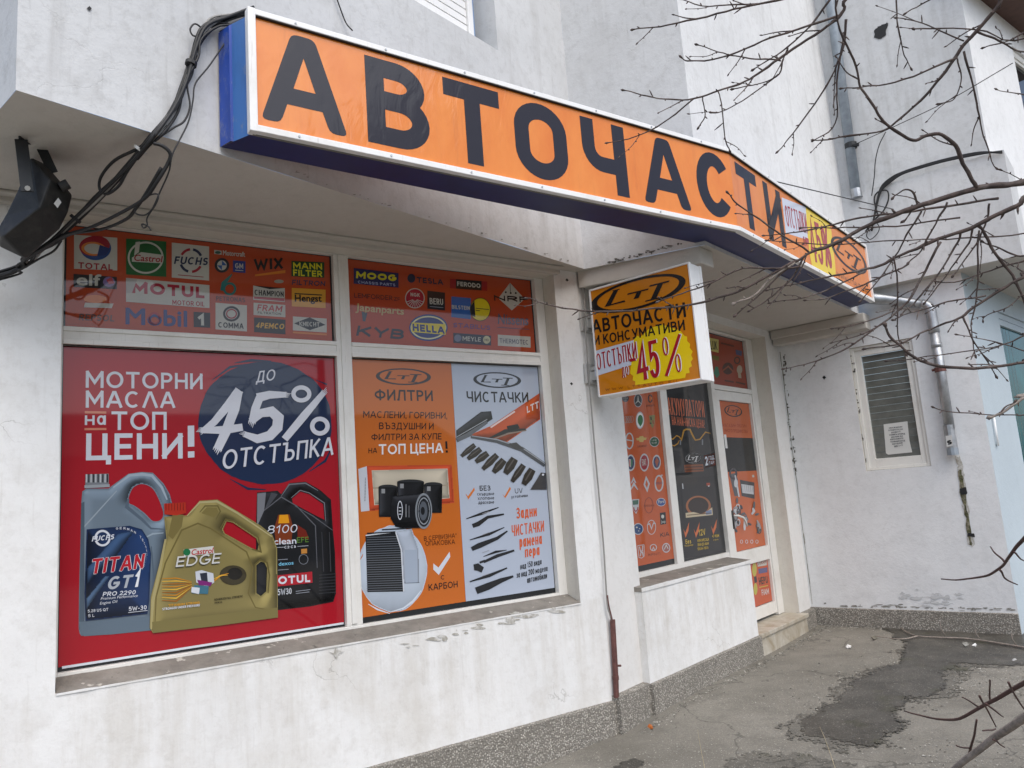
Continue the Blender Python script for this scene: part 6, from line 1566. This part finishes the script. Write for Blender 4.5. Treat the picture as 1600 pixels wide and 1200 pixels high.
t = NT('grey soot smear'); t.set(Base_Color=(.58, .59, .59), Roughness=.9); M['smear'] = t.mat
for k in range(30):
    random.seed(100 + k); x = 1448 + random.gauss(0, 26); y = 938 + random.gauss(0, 7) - abs(x - 1450) * .12; wd = random.uniform(3, 11); hh = random.uniform(.8, 2.6)
    patch(PC, [(x - wd, y), (x, y - hh), (x + wd, y + .5), (x, y + hh)], M['smear'], 'soot_smear', .0035 + k * .00004, 3, sub=3)
# star-shaped chip under the sill and small nail marks
for pts in ([(512, 1017), (521, 1021), (525, 1008), (528, 1016), (538, 1018), (529, 1021), (526, 1031), (521, 1023)],):
    patch(PA, pts, M['broken'], 'plaster_chip', .004, 1, sub=2)
for P, x, y, s_ in ((PA, 139, 14, 4), (PC, 1288, 590, 3), (PP, 892, 600, 2.5), (PP, 885, 438, 2.5)):
    patch(PU if y < 20 else P, [(x - s_, y), (x, y - s_), (x + s_, y), (x, y + s_)], M['rubber'], 'nail_hole', .005, 1, sub=2)
# crack in the corner of side wall
mb = MB()
pts = [PC.w(.012, z, .004) for z in ()]
for k in range(26):
    z0 = .25 + k * .108; a0 = .004 + .012 * noise.noise(Vector((0, 0, z0 * 3))); wd = .004 + .010 * max(0, noise.noise(Vector((3, 0, z0 * 5))) + (.35 if z0 > 2.2 else 0))
    z1 = z0 + .108; a1 = .004 + .012 * noise.noise(Vector((0, 0, z1 * 3)))
    o_ = PC.off(.0045)
    mb.face([o_.w(a0 - .045, z0), o_.w(a0 - .045 + wd, z0), o_.w(a1 - .045 + wd, z1), o_.w(a1 - .045, z1)], M['damp'])
mb.build('corner_crack', BLD)
# mould along the edges of bay and soffit, drips under ledges
M['mould'] = simple('black mould', (.14, .13, .115), .95, 0, .5, 60); M['mouldgrey'] = simple('grey mould', (.30, .29, .26), .95, 0, .4, 60)
ar = Art(Ps, .003, (0, 0, 1), 0); random.seed(31)
def specks(P, pts, n, sx, sy, name, parent=BLD, v=.0035, mat='mould'):
    ar = Art(P, v, (0, 0, 1), 0)
    for k in range(n):
        i = random.randrange(len(pts) - 1); t = random.random(); x = pts[i][0] + (pts[i + 1][0] - pts[i][0]) * t + random.gauss(0, 1.5); y = pts[i][1] + (pts[i + 1][1] - pts[i][1]) * t + random.gauss(0, sy)
        r1, r2 = abs(random.gauss(0, sx)) + .8, abs(random.gauss(0, sy * .45)) + .5
        ar.k = 0; ar.v = v + k * 4e-6
        ar.poly([(x + r1 * math.cos(g * .9) * random.uniform(.6, 1.2), y + r2 * math.sin(g * .9) * random.uniform(.6, 1.2)) for g in range(7)], M[mat])
    return ar.build(name, parent)
specks(Ps, [(950, 411), (985, 402), (1030, 390), (1062, 381)], 46, 2.2, 1.3, 'mould_stain')
specks(PU, [(420, 252), (520, 292), (640, 330), (760, 366), (900, 414)], 26, 1.6, 1., 'mould_stain', mat='mouldgrey')
specks(PC, [(1225, 548), (1227, 580), (1232, 640), (1240, 700), (1246, 745)], 40, .7, 3.4, 'mould_stain')
specks(PC, [(1285, 946), (1400, 948), (1500, 951), (1585, 952)], 60, 3.5, 1.2, 'mould_stain', mat='mouldgrey')
specks(PCf, [(1334, 560), (1338, 600), (1344, 660), (1352, 725)], 26, .7, 3.5, 'mould_stain', v=.033)
specks(PA, [(620, 1012), (700, 992), (800, 968), (880, 948)], 30, 7, 4, 'chipped_paint', v=.004, mat='broken')
# metal catch on the blue wall
mb = MB(); mb.tube([PN.px(1549, 651, .02), PN.px(1556, 697, .02)], .011, M['whitemetal'], 8); mb.tube([PN.px(1552, 652, .0), PN.px(1549, 652, .02)], .01, M['whitemetal'], 6); mb.tube([PN.px(1558, 694, .0), PN.px(1556, 694, .02)], .01, M['whitemetal'], 6)
mb.build('door_pull', NB, smooth=True)

# ------------------------------------------------------------------ wires over the side balcony
PVo = PV.off(.03)
def wire(pts, rad, label, P=PVo, mat='cable', grp='cables over the side balcony', cat='cable'):
    mb = MB(); mb.tube(crv([P.px(x, y) if not isinstance(x, Vector) else x for x, y in pts], 6), rad, M[mat], 6)
    return mb.build('cable', None, smooth=True, label=label, cat=cat, group=grp)
lb2 = 'black cable lying along the top of the side balcony wall'
for k in range(4):
    wire([(1362, 358 + k), (1368, 330 - k), (1376, 300 - k * 2), (1392, 284 - k * 2), (1410, 272 - k), (1440, 262 - k), (1480, 251 - k), (1530, 241 - k), (1566, 236 + k)], .009, lb2)
wire([(1372, 338), (1366, 312), (1372, 300), (1386, 298), (1388, 312), (1380, 330), (1366, 344), (1352, 362)], .008, 'black cable coiled in a loop at the corner of side balcony')
wire([(1358, 356), (1354, 368), (1360, 374), (1370, 366), (1374, 356), (1370, 348)], .005, 'thin wire curl hanging lowest at corner of side balcony')
wire([(1362, 306), (1366, 276), (1368, 250), (1374, 226), (1384, 206)], .005, 'thin wire rising against the upper wall by the rain pipe')
mb = MB(); mb.tube([S2.w(.55, ZB1, -.1), PVo.px(1396, 327)], .005, M['cable'], 6); mb.build('wire', None, label='straight wire from the bent sign to the side balcony', cat='wire')
mb = MB(); mb.tube(crv([PBf.px(1342, 228, .08), PX.px(1420, 204, .25), PX.px(1500, 184, .5), PX.px(1605, 156, .9)], 4), .004, M['cable'], 6); mb.build('wire', None, label='straight wire from rain pipe clamp to the right edge', cat='wire')

# ------------------------------------------------------------------ the bare tree at the right
TB = Vector((3.15, 1.45, 0))
TREE = empty('tree', TB, 'bare spur-covered branches of a leafless tree reaching in from the right', 'tree')
mb = MB()
mb.tube(crv([TB + Vector((0, 0, -.2)), TB + Vector((.03, .02, .8)), TB + Vector((-.03, .05, 1.7)), TB + Vector((.02, .02, 2.6)), TB + Vector((-.1, .1, 3.6))], 6), [.1 - .0022 * k for k in range(25)], M['bark'], 10)
mb.build('trunk', TREE, smooth=True)
GROWN = []
def trunk(z): return TB + Vector((-.05, .05, z))
random.seed(3)
def branch(mb, px_, r0, r1, d=0., join=None, mat='bark', bud=1., dl=0.):
    """px_ starts at the thick end; r in pixels of the photograph at the branch's distance"""
    D_ = [2.95 - .0007 * (1600 - x) + d + dl * i for i, (x, y) in enumerate(px_)]
    if join is None and GROWN:                  # a side twig starts on the limb it grows from
        best = min(((q[0] - e[0]) ** 2 + (q[1] - e[1]) ** 2, k, q[2]) for k, e in ((0, px_[0]), (-1, px_[-1])) for q in GROWN)
        if best[0] < 900: sh = best[2] - D_[best[1]]; D_ = [v + sh for v in D_]
    pts = [atdist(x, y, v) for (x, y), v in zip(px_, D_)]
    if join is not None:
        tj = trunk(join); md = pts[0] - tj
        pts = [tj, tj + md * .35 + Vector((0, 0, .10)) + noise.noise_vector(pts[0] * 5) * .09, tj + md * .72 + Vector((0, 0, .04)) + noise.noise_vector(pts[0] * 9) * .05] + pts
    c = crv(pts, 5)
    for i in range(1, len(c) - 1): c[i] = c[i] + noise.noise_vector(c[i] * 14) * .004 + noise.noise_vector(c[i] * 38) * .0022
    n = len(c); k = 2.25 / FPX
    rs = [(r0 + (r1 - r0) * i / (n - 1)) * k * (1 + .28 * noise.noise(c[i] * 27)) for i in range(n)]
    if join is not None:
        for i in range(15): rs[i] = rs[15] * (1 + .6 * (15 - i) / 15)
    for p in c:
        q = p - CO; w_ = q.dot(CF)
        if w_ > .1: GROWN.append((800 + FPX * q.dot(CR) / w_, 600 - FPX * q.dot(CU) / w_, q.length))
    mb.tube(c, rs, M[mat], 6)
    L = 0.
    for i in range(1, n - 1):
        L += (c[i] - c[i - 1]).length
        if L > .034 / bud and (join is None or i > 14):
            L = random.uniform(-.02, .015)
            t = (c[i + 1] - c[i - 1]).normalized(); s_ = t.orthogonal().normalized(); g = random.uniform(0, 6.28)
            o_ = (s_ * math.cos(g) + t.cross(s_) * math.sin(g)) + t * .6; o_.normalize()
            ln = random.choice((.007, .009, .012, .02, .03)) * (.7 + .5 * random.random())
            mb.tube([c[i], c[i] + o_ * ln * .6, c[i] + o_ * ln], [max(.0016, rs[i] * .55), max(.0022, rs[i] * .5), .0009], M[mat], 5)
    if bud >= 1 and r0 < 5:                     # fine side twigs
        L = random.uniform(0, .1)
        for i in range(3 if join is None else 16, n - 2):
            L += (c[i] - c[i - 1]).length
            if L > .17:
                L = random.uniform(-.08, .06)
                t = (c[i + 1] - c[i - 1]).normalized(); s_ = t.orthogonal().normalized(); g = random.uniform(0, 6.28)
                o_ = ((s_ * math.cos(g) + t.cross(s_) * math.sin(g)) * .8 + t).normalized(); ln = random.uniform(.04, .13)
                q0_ = c[i]; q1_ = q0_ + o_ * ln * .5 + noise.noise_vector(q0_ * 20) * .012; q2_ = q1_ + (o_ + t * .4).normalized() * ln * .5 + noise.noise_vector(q0_ * 31) * .014
                cc_ = crv([q0_, q1_, q2_], 4); ra = min(.0024, rs[i] * .8)
                mb.tube(cc_, [ra * (1 - .5 * k_ / len(cc_)) for k_ in range(len(cc_))], M[mat], 5)
                mb.tube([q2_ - o_ * .002, q2_ + o_ * .004, q2_ + o_ * .009], [.0014, .0026, .0006], M[mat], 5)
                for k_ in (2, 5):
                    pb = cc_[k_]; mb.tube([pb, pb + s_ * .005, pb + s_ * .008 + t * .003], [.0016, .002, .0006], M[mat], 5)
    q = c[-1]; t = (c[-1] - c[-2]).normalized(); mb.tube([q - t * .004, q + t * .006, q + t * .012], [rs[-1] * 1.2, rs[-1] * 2 + .001, .0005], M[mat], 5)
BR_ = [  # (points, thick, thin, depth shift, joins trunk at height)
 ([(1350, -22), (1320, 15), (1300, 35), (1250, 70), (1200, 105), (1165, 128), (1120, 143), (1085, 153), (1068, 156), (1020, 152), (975, 141)], 3.4, .9, .0, 3.5),
 ([(1084, 154), (1036, 192), (990, 214), (950, 223)], 1.3, .7, 0, None), ([(1098, 152), (1101, 170), (1101, 182), (1092, 198)], 1., .8, 0, None), ([(1122, 143), (1128, 170), (1134, 222), (1140, 235)], 1.1, .8, 0, None),
 ([(1300, -5), (1265, 42), (1224, 80), (1178, 108)], 1.9, .9, .08, None), ([(1312, 24), (1250, 45), (1204, 60), (1140, 86), (1080, 96), (1065, 90)], 2., .9, .05, None), ([(1220, 95), (1180, 92), (1140, 86), (1090, 70)], 1.4, .8, .05, None),
 ([(1300, -14), (1192, 5), (1120, 22), (1044, 39), (990, 46)], 2., .9, .1, None), ([(1184, 6), (1108, 9), (1056, -2)], 1.4, .8, .1, None), ([(1224, 92), (1216, 116), (1184, 132), (1146, 139)], 1.3, .8, .03, None), ([(1216, 116), (1168, 152), (1128, 174), (1112, 176)], 1.1, .7, .03, None),
 ([(1322, 30), (1318, 70), (1308, 100), (1292, 132), (1240, 208), (1216, 236)], 2., .9, .1, None), ([(1318, 50), (1308, 128), (1306, 192), (1272, 219)], 1.7, .8, .12, None),
 ([(1526, 294), (1508, 264), (1492, 228), (1472, 210), (1448, 212), (1428, 219), (1404, 208), (1376, 184), (1360, 156), (1344, 132), (1338, 104), (1312, 46), (1306, -10)], 3.4, 1.6, -.1, None),
 ([(1590, -30), (1562, 6), (1536, 36), (1506, 72), (1484, 104), (1448, 148), (1400, 190), (1370, 206), (1300, 216), (1272, 219)], 4.6, 1., .05, 3.3),
 ([(1496, 90), (1412, 124), (1354, 136), (1316, 138)], 1.8, .8, .05, None), ([(1506, 80), (1520, 140), (1532, 192), (1546, 240), (1556, 262)], 1.9, .8, .05, None), ([(1612, 58), (1528, 46), (1440, 44), (1428, 46)], 2., .9, .1, 3.0), ([(1506, 64), (1440, 36), (1402, 28)], 1.4, .8, .1, None),
 ([(1496, 92), (1502, 120), (1492, 152), (1468, 162)], 1.3, .8, .05, None), ([(1528, 50), (1560, 64), (1584, 76), (1612, 84)], 2.2, 1.4, .05, None), ([(1400, -8), (1402, 40), (1412, 80), (1423, 106)], 1.4, .8, .15, None), ([(1460, -4), (1416, 20)], 1.2, .8, .15, None), ([(1612, 46), (1575, 62), (1538, 74)], 1.6, .8, -.1, None),
 ([(1612, 152), (1588, 146), (1558, 140)], 1.2, .7, .0, None), ([(1612, 292), (1596, 280), (1565, 266)], 1., .7, .0, None),
 ([(1625, 280), (1560, 290), (1520, 296), (1440, 320), (1399, 335), (1358, 351), (1328, 368), (1303, 381), (1266, 395), (1242, 410), (1212, 436), (1150, 492)], 6.2, 1., -.15, 2.3),
 ([(1330, 367), (1295, 385), (1266, 395), (1237, 412)], 2.8, 2., -.16, None),
 ([(1242, 408), (1183, 440), (1143, 460), (1087, 475), (1031, 481), (973, 487), (917, 485), (888, 482), (848, 475), (824, 466)], 2.2, .8, -.15, None), ([(1250, 416), (1216, 419), (1160, 420), (1101, 447), (1066, 457), (1029, 471)], 1.8, .8, -.12, None),
 ([(1630, 300), (1590, 320), (1540, 345), (1510, 358), (1455, 378), (1400, 402), (1372, 416), (1332, 425), (1292, 432), (1246, 443), (1200, 453)], 5.4, .9, -.05, 2.15), ([(1420, 412), (1399, 423), (1358, 441), (1319, 456), (1286, 467), (1260, 469)], 1.7, .8, -.05, None), ([(1350, 425), (1310, 445), (1264, 463), (1204, 473)], 1.5, .8, -.05, None),
 ([(1560, 310), (1480, 322), (1400, 333), (1358, 338), (1295, 353), (1260, 361), (1229, 365), (1195, 368)], 2.2, .8, -.02, None), ([(1500, 340), (1400, 353), (1320, 356), (1253, 356)], 1.5, .8, 0, None), ([(1612, 362), (1500, 372), (1400, 375), (1295, 382), (1200, 376)], 1.8, .8, .05, 2.1),
 ([(1264, 394), (1213, 361), (1153, 319), (1138, 302)], 1.8, .9, -.14, None), ([(1255, 403), (1237, 434), (1216, 454), (1200, 467), (1172, 485)], 1.8, .8, -.13, None), ([(1242, 410), (1203, 436), (1176, 462), (1148, 474)], 0, 0, 0, 'pale'),
 ([(1625, 424), (1600, 434), (1566, 452), (1529, 474), (1504, 495), (1477, 505), (1446, 518), (1402, 539), (1352, 545)], 3.4, 1., -.2, 1.9), ([(1540, 462), (1490, 470), (1460, 478), (1403, 495), (1398, 500)], 1.5, .8, -.2, None),
 ([(1528, 350), (1540, 366), (1558, 400), (1587, 438), (1612, 500)], 2.6, 2.2, -.05, None),
 ([(1625, 560), (1600, 565), (1535, 575), (1471, 572), (1433, 560), (1407, 541), (1391, 525), (1383, 509)], 3.2, 1.8, -.3, 1.75),
 ([(1470, 378), (1440, 434), (1418, 471), (1382, 503), (1325, 543), (1277, 564), (1226, 576)], 2.2, .8, -.1, None), ([(1500, 362), (1495, 380), (1468, 425), (1433, 468), (1410, 490)], 2., 1., -.08, None), ([(1520, 356), (1514, 380), (1480, 427), (1446, 472)], 1.9, .8, -.06, None),
 ([(1398, 485), (1350, 504), (1302, 513)], 1.3, .8, -.1, None), ([(1380, 505), (1365, 515), (1340, 525), (1301, 535)], 1.3, .8, -.1, None), ([(1505, 496), (1521, 531), (1556, 587)], 1.6, .9, -.2, None), ([(1530, 360), (1527, 440), (1524, 475), (1516, 509), (1524, 555)], 1.7, .8, -.05, None),
 ([(1625, 518), (1600, 525), (1567, 539), (1487, 553), (1387, 564)], 1.9, .8, -.25, 1.8), ([(1625, 646), (1583, 648), (1500, 645), (1460, 637)], 1.4, .7, -.3, 1.6), ([(1396, 400), (1401, 440), (1403, 523), (1415, 552)], 1.4, .8, -.1, None), ([(1625, 560), (1600, 549), (1545, 531), (1497, 523)], 1.2, .6, -.2, None),
 ([(1612, 405), (1560, 418), (1500, 440), (1464, 440)], 1.6, .8, -.1, None), ([(1440, 330), (1420, 360), (1398, 400), (1370, 440), (1345, 470)], 1.8, .9, -.1, None), ([(1480, 316), (1462, 350), (1440, 390), (1420, 410)], 1.8, 1., -.1, None),
 ([(1546, 318), (1542, 340), (1530, 372), (1512, 400), (1490, 430)], 2., 1.1, -.1, None), ([(1434, 325), (1426, 300), (1416, 296), (1406, 302), (1396, 308)], 1.8, 1., -.15, None),
 ([(1425, 320), (1421, 335), (1412, 345)], 1.6, 1., -.15, None), ([(1612, 398), (1590, 400), (1562, 388), (1536, 378)], 1.8, 1., -.1, None), ([(1612, 470), (1598, 462), (1575, 480), (1545, 492), (1536, 500)], 1.2, .7, -.1, None),
]
mb = MB(); mbp = MB()
for px_, r0, r1, d, j in sorted(BR_, key=lambda q: not isinstance(q[4], float)):
    if j == 'pale': branch(mbp, px_, 2.2, 1.6, -.17, None, 'barklight', .4)
    else: branch(mb, px_, r0, r1, d, j)
mb.build('branch', TREE, smooth=True)
branch(mbp, [(1612, 616), (1600, 621), (1576, 636), (1561, 645), (1548, 652)], 3., 1.6, -.35, 1.65, 'barklight', .5)
branch(mbp, [(1561, 645), (1570, 634), (1585, 628)], 1.2, .8, -.35, None, 'bark', .5)
mbp.build('branch', TREE, smooth=True)['label'] = 'pale bare twigs'
# low thorny branches at the lower right
LOW = empty('shrub', Vector((2.55, 1.9, 0)), 'low thorny bare twigs reaching over the paving at lower right corner', 'shrub')
mb = MB()
def low(px_, r0, r1, d, mat='rust', m_=mb):
    pts = [atdist(x, y, d + .1 * i) for i, (x, y) in enumerate(px_)]
    c = crv(pts, 6); n = len(c); k = d / FPX
    m_.tube([p + noise.noise_vector(p * 12) * .003 for p in c], [(r0 + (r1 - r0) * i / (n - 1)) * k for i in range(n)], M[mat], 6)
M['twig'] = simple('reddish young bark', (.085, .04, .034), .6, 0, .4, 40, .3)
low([(1640, 1048), (1600, 1068), (1556, 1092), (1499, 1123), (1455, 1122), (1412, 1110)], 3.6, 1., 2.2, 'twig'); low([(1530, 1088), (1542, 1108), (1556, 1136)], 1.6, .9, 2.25, 'twig'); low([(1540, 1100), (1560, 1114), (1568, 1120)], 1.3, .7, 2.25, 'twig'); low([(1545, 1062), (1546, 1076), (1548, 1094)], 1., 1.3, 2.25, 'twig'); low([(1575, 1066), (1585, 1086), (1605, 1115)], 1.6, 1., 2.2, 'twig'); low([(1503, 1090), (1515, 1096), (1530, 1104)], .8, 1.2, 2.2, 'twig')
low([(1525, 1124), (1521, 1150), (1514, 1182)], 1.2, 1.8, 2.1, 'twig'); low([(1495, 1166), (1507, 1168), (1517, 1170)], .9, 1.2, 2.1, 'twig'); low([(1535, 1142), (1550, 1140), (1556, 1140)], .9, 1.1, 2.1, 'twig'); low([(1552, 1156), (1562, 1162), (1570, 1168)], 1.2, .8, 2.1, 'twig')
low([(1640, 800), (1600, 840), (1580, 866), (1565, 885), (1540, 900), (1505, 906), (1470, 905)], 3., 1., 2.4, 'twig'); low([(1568, 876), (1558, 866), (1547, 855)], 1.4, .8, 2.5, 'twig'); low([(1562, 890), (1572, 904), (1590, 913)], 1.5, .8, 2.5, 'twig'); low([(1583, 862), (1594, 872), (1600, 876)], 1.3, .8, 2.5, 'twig')
low([(1640, 1095), (1600, 1123), (1556, 1151), (1499, 1194), (1480, 1212)], 5.5, 4., 1.95, 'barklight')
mb.tube([LOW.location + Vector((0, 0, -.05)), LOW.location + Vector((-.3, .1, .35)), atdist(1640, 1048, 2.2)], [.02, .016, .009], M['twig'], 6); mb.tube([LOW.location + Vector((0, 0, .5)), atdist(1640, 800, 2.4)], [.014, .008], M['twig'], 6)
mb.tube([LOW.location + Vector((0, 0, -.05)), LOW.location + Vector((0, 0, .5))], [.02, .014], M['twig'], 6)
mb.build('branch', LOW, smooth=True)
# fallen twig on the paving
FT = empty('fallen_twig', onz(1500, 1000, .02), 'fallen forked bare twig lying on the wet paving near side wall', 'twig')
mb = MB()
def grd(x, y, h=.0):
    p = onz(x, y, .03); z = ground_h(p.x, p.y)
    p = onz(x, y, z + .012 + h); return p
for pts, r0, r1 in (([(1640, 1020), (1600, 1012), (1560, 1005), (1512, 998), (1470, 996), (1434, 994), (1418, 988), (1407, 981)], .012, .005), ([(1434, 994), (1415, 998), (1399, 998), (1368, 994)], .008, .004)):
    c = crv([grd(x, y, .01) for x, y in pts], 5); n = len(c); mb.tube(c, [r0 + (r1 - r0) * i / (n - 1) for i in range(n)], M['barklight'], 6)
for (x0, y0), (x1, y1), h in (((1477, 994), (1469, 968), .14), ((1531, 998), (1530, 983), .09), ((1589, 1009), (1589, 990), .11)):
    p = grd(x0, y0, .01); mb.tube([p, p + Vector((-.02, .02, h * .5)), p + Vector((-.03, .0, h))], [.006, .005, .003], M['barklight'], 5)
mb.build('branch', FT, smooth=True)
# litter and dry straws
def scrap(px_, col, label, name, cat, h=.006, grp=None):
    mb = MB(); pts = [grd(x, y, h if k % 2 else 0) - Vector((0, 0, .008)) for k, (x, y) in enumerate(px_)]
    top = [p + Vector((0, 0, .004)) for p in pts]; n = len(pts)
    mb.mesh(pts + top, [tuple(range(n)), tuple(range(n, 2 * n))] + [(i, (i + 1) % n, (i + 1) % n + n, i + n) for i in range(n)], col)
    mb.build(name, None, label=label, cat=cat, group=grp)
M['leaf'] = simple('orange dry leaf', (.55, .16, .03), .6, 0, .3, 40)
scrap([(1011, 1135), (1014, 1130), (1020, 1132), (1020, 1137), (1014, 1138)], M['leaf'], 'small orange leaf on the paving near the plinth', 'leaf', 'leaf', .015)
scrap([(1321, 1010), (1324, 1006), (1330, 1008), (1329, 1011), (1324, 1012)], M['paper'], 'small white paper scrap on dry paving before the step', 'paper_scrap', 'litter', .01, 'white litter scraps on the paving')
scrap([(1518, 1008), (1523, 1004), (1526, 1006), (1524, 1009)], M['paper'], 'white paper scrap beside the fallen twig on wet paving', 'paper_scrap', 'litter', .01, 'white litter scraps on the paving')
scrap([(1503, 1004), (1510, 1002), (1514, 1006), (1508, 1009)], simple('stone', (.3, .3, .27), .8), 'pale flat pebble beside a paper scrap on wet paving', 'pebble', 'pebble', .012)
scrap([(1579, 1030), (1586, 1028), (1590, 1030), (1583, 1031)], M['paper'], 'thin white paper scrap at the right edge of paving', 'paper_scrap', 'litter', .004, 'white litter scraps on the paving')
scrap([(1362, 994), (1368, 992), (1371, 996), (1365, 998)], simple('stone2', (.2, .19, .15), .8), 'small brown stone by the tip of fallen twig', 'pebble', 'pebble', .012)
M['straw'] = simple('dry straw', (.5, .42, .28), .7, 0, .2, 30)
for k, pts in enumerate(([(1310, 1215), (1298, 1180), (1288, 1152), (1281, 1136)], [(1104, 1215), (1099, 1190), (1094, 1165), (1090, 1140)])):
    b_ = grd(*pts[0]); d0 = (b_ - CO).length
    c = crv([b_] + [atdist(x, y, d0 - .02 * i) for i, (x, y) in enumerate(pts[1:], 1)], 5); mb = MB(); mb.tube(c, [.0025 - .0018 * i / len(c) for i in range(len(c))], M['straw'], 5)
    mb.build('straw', None, smooth=True, label=('thick dry straw standing on the paving at bottom edge', 'thin dry straw at the bottom edge near the plinth')[k], cat='straw')
# loose grit along the foot of the walls and over the worn paving
t = NT('grit'); t.set(Base_Color=t.mix(t.ramp(t.noise(30, 3), .4, .6), (.16, .15, .13), (.55, .53, .47)), Roughness=.85); M['grit'] = t.mat
mb = MB(); random.seed(5)
def stone(p, s_):
    vs = [p + Vector((random.gauss(0, s_), random.gauss(0, s_), abs(random.gauss(0, s_ * .6)))) for _ in range(6)]
    mb.mesh(vs, [(0, 1, 2), (0, 2, 3), (1, 2, 4), (2, 3, 5), (0, 1, 4), (3, 4, 5)], M['grit'])
for k in range(900):
    u = random.uniform(-1.6, 2.2); v = .08 + abs(random.gauss(0, .05)); p = bw(u, v); p.z = ground_h(p.x, p.y); stone(p, random.uniform(.002, .006))
for k in range(500):
    a_ = random.uniform(.1, 1.9); p = PC.w(a_, 0, .03 + abs(random.gauss(0, .05))); p.z = ground_h(p.x, p.y); stone(p, random.uniform(.002, .006))
for k in range(3200):
    u = random.gauss(.2, 1.3); v = random.gauss(1.7, .6); p = bw(u, v)
    if noise.noise(p * .9) < -.05: continue
    p.z = ground_h(p.x, p.y); stone(p, random.uniform(.002, .007))
mb.build('grit', None, kind='stuff', fix=False)

# ------------------------------------------------------------------ across the street (seen in the glass)
M['brickdark'] = plaster('weathered wall opposite', (.20, .17, .14), (.1, .09, .08), .4, .2, 30, .7)
M['roof'] = simple('dark roof tiles', (.09, .05, .04), .8, 0, .4, 8)
OPb = Vector((-1, 3, 0)) + nA * 24
PO = Plane(OPb, -uA, -nA)
OB_H = empty('house_opposite', OPb, 'long low weathered house across the street mirrored in shop windows', 'house')
mb = MB(); mb.pbox(PO, -16, 30, -.3, 4.2, -8, 0, M['brickdark']); mb.build('wall', OB_H)
mb = MB(); z0, z1 = 4.15, 6.2
r_ = [PO.w(-16.4, z0, .5), PO.w(30.4, z0, .5), PO.w(30.4, z0, -8.5), PO.w(-16.4, z0, -8.5), PO.w(-16.4, z1, -4), PO.w(30.4, z1, -4)]
mb.mesh(r_, [(0, 1, 5, 4), (2, 3, 4, 5), (1, 2, 5), (3, 0, 4), (3, 2, 1, 0)], M['roof']); mb.build('roof', OB_H)
for k in range(13):
    mb = MB(); mb.pbox(PO, -14 + k * 3.4, -12.6 + k * 3.4, 1.1, 2.9, -.05, .02, M['pane']); mb.build('window', OB_H)
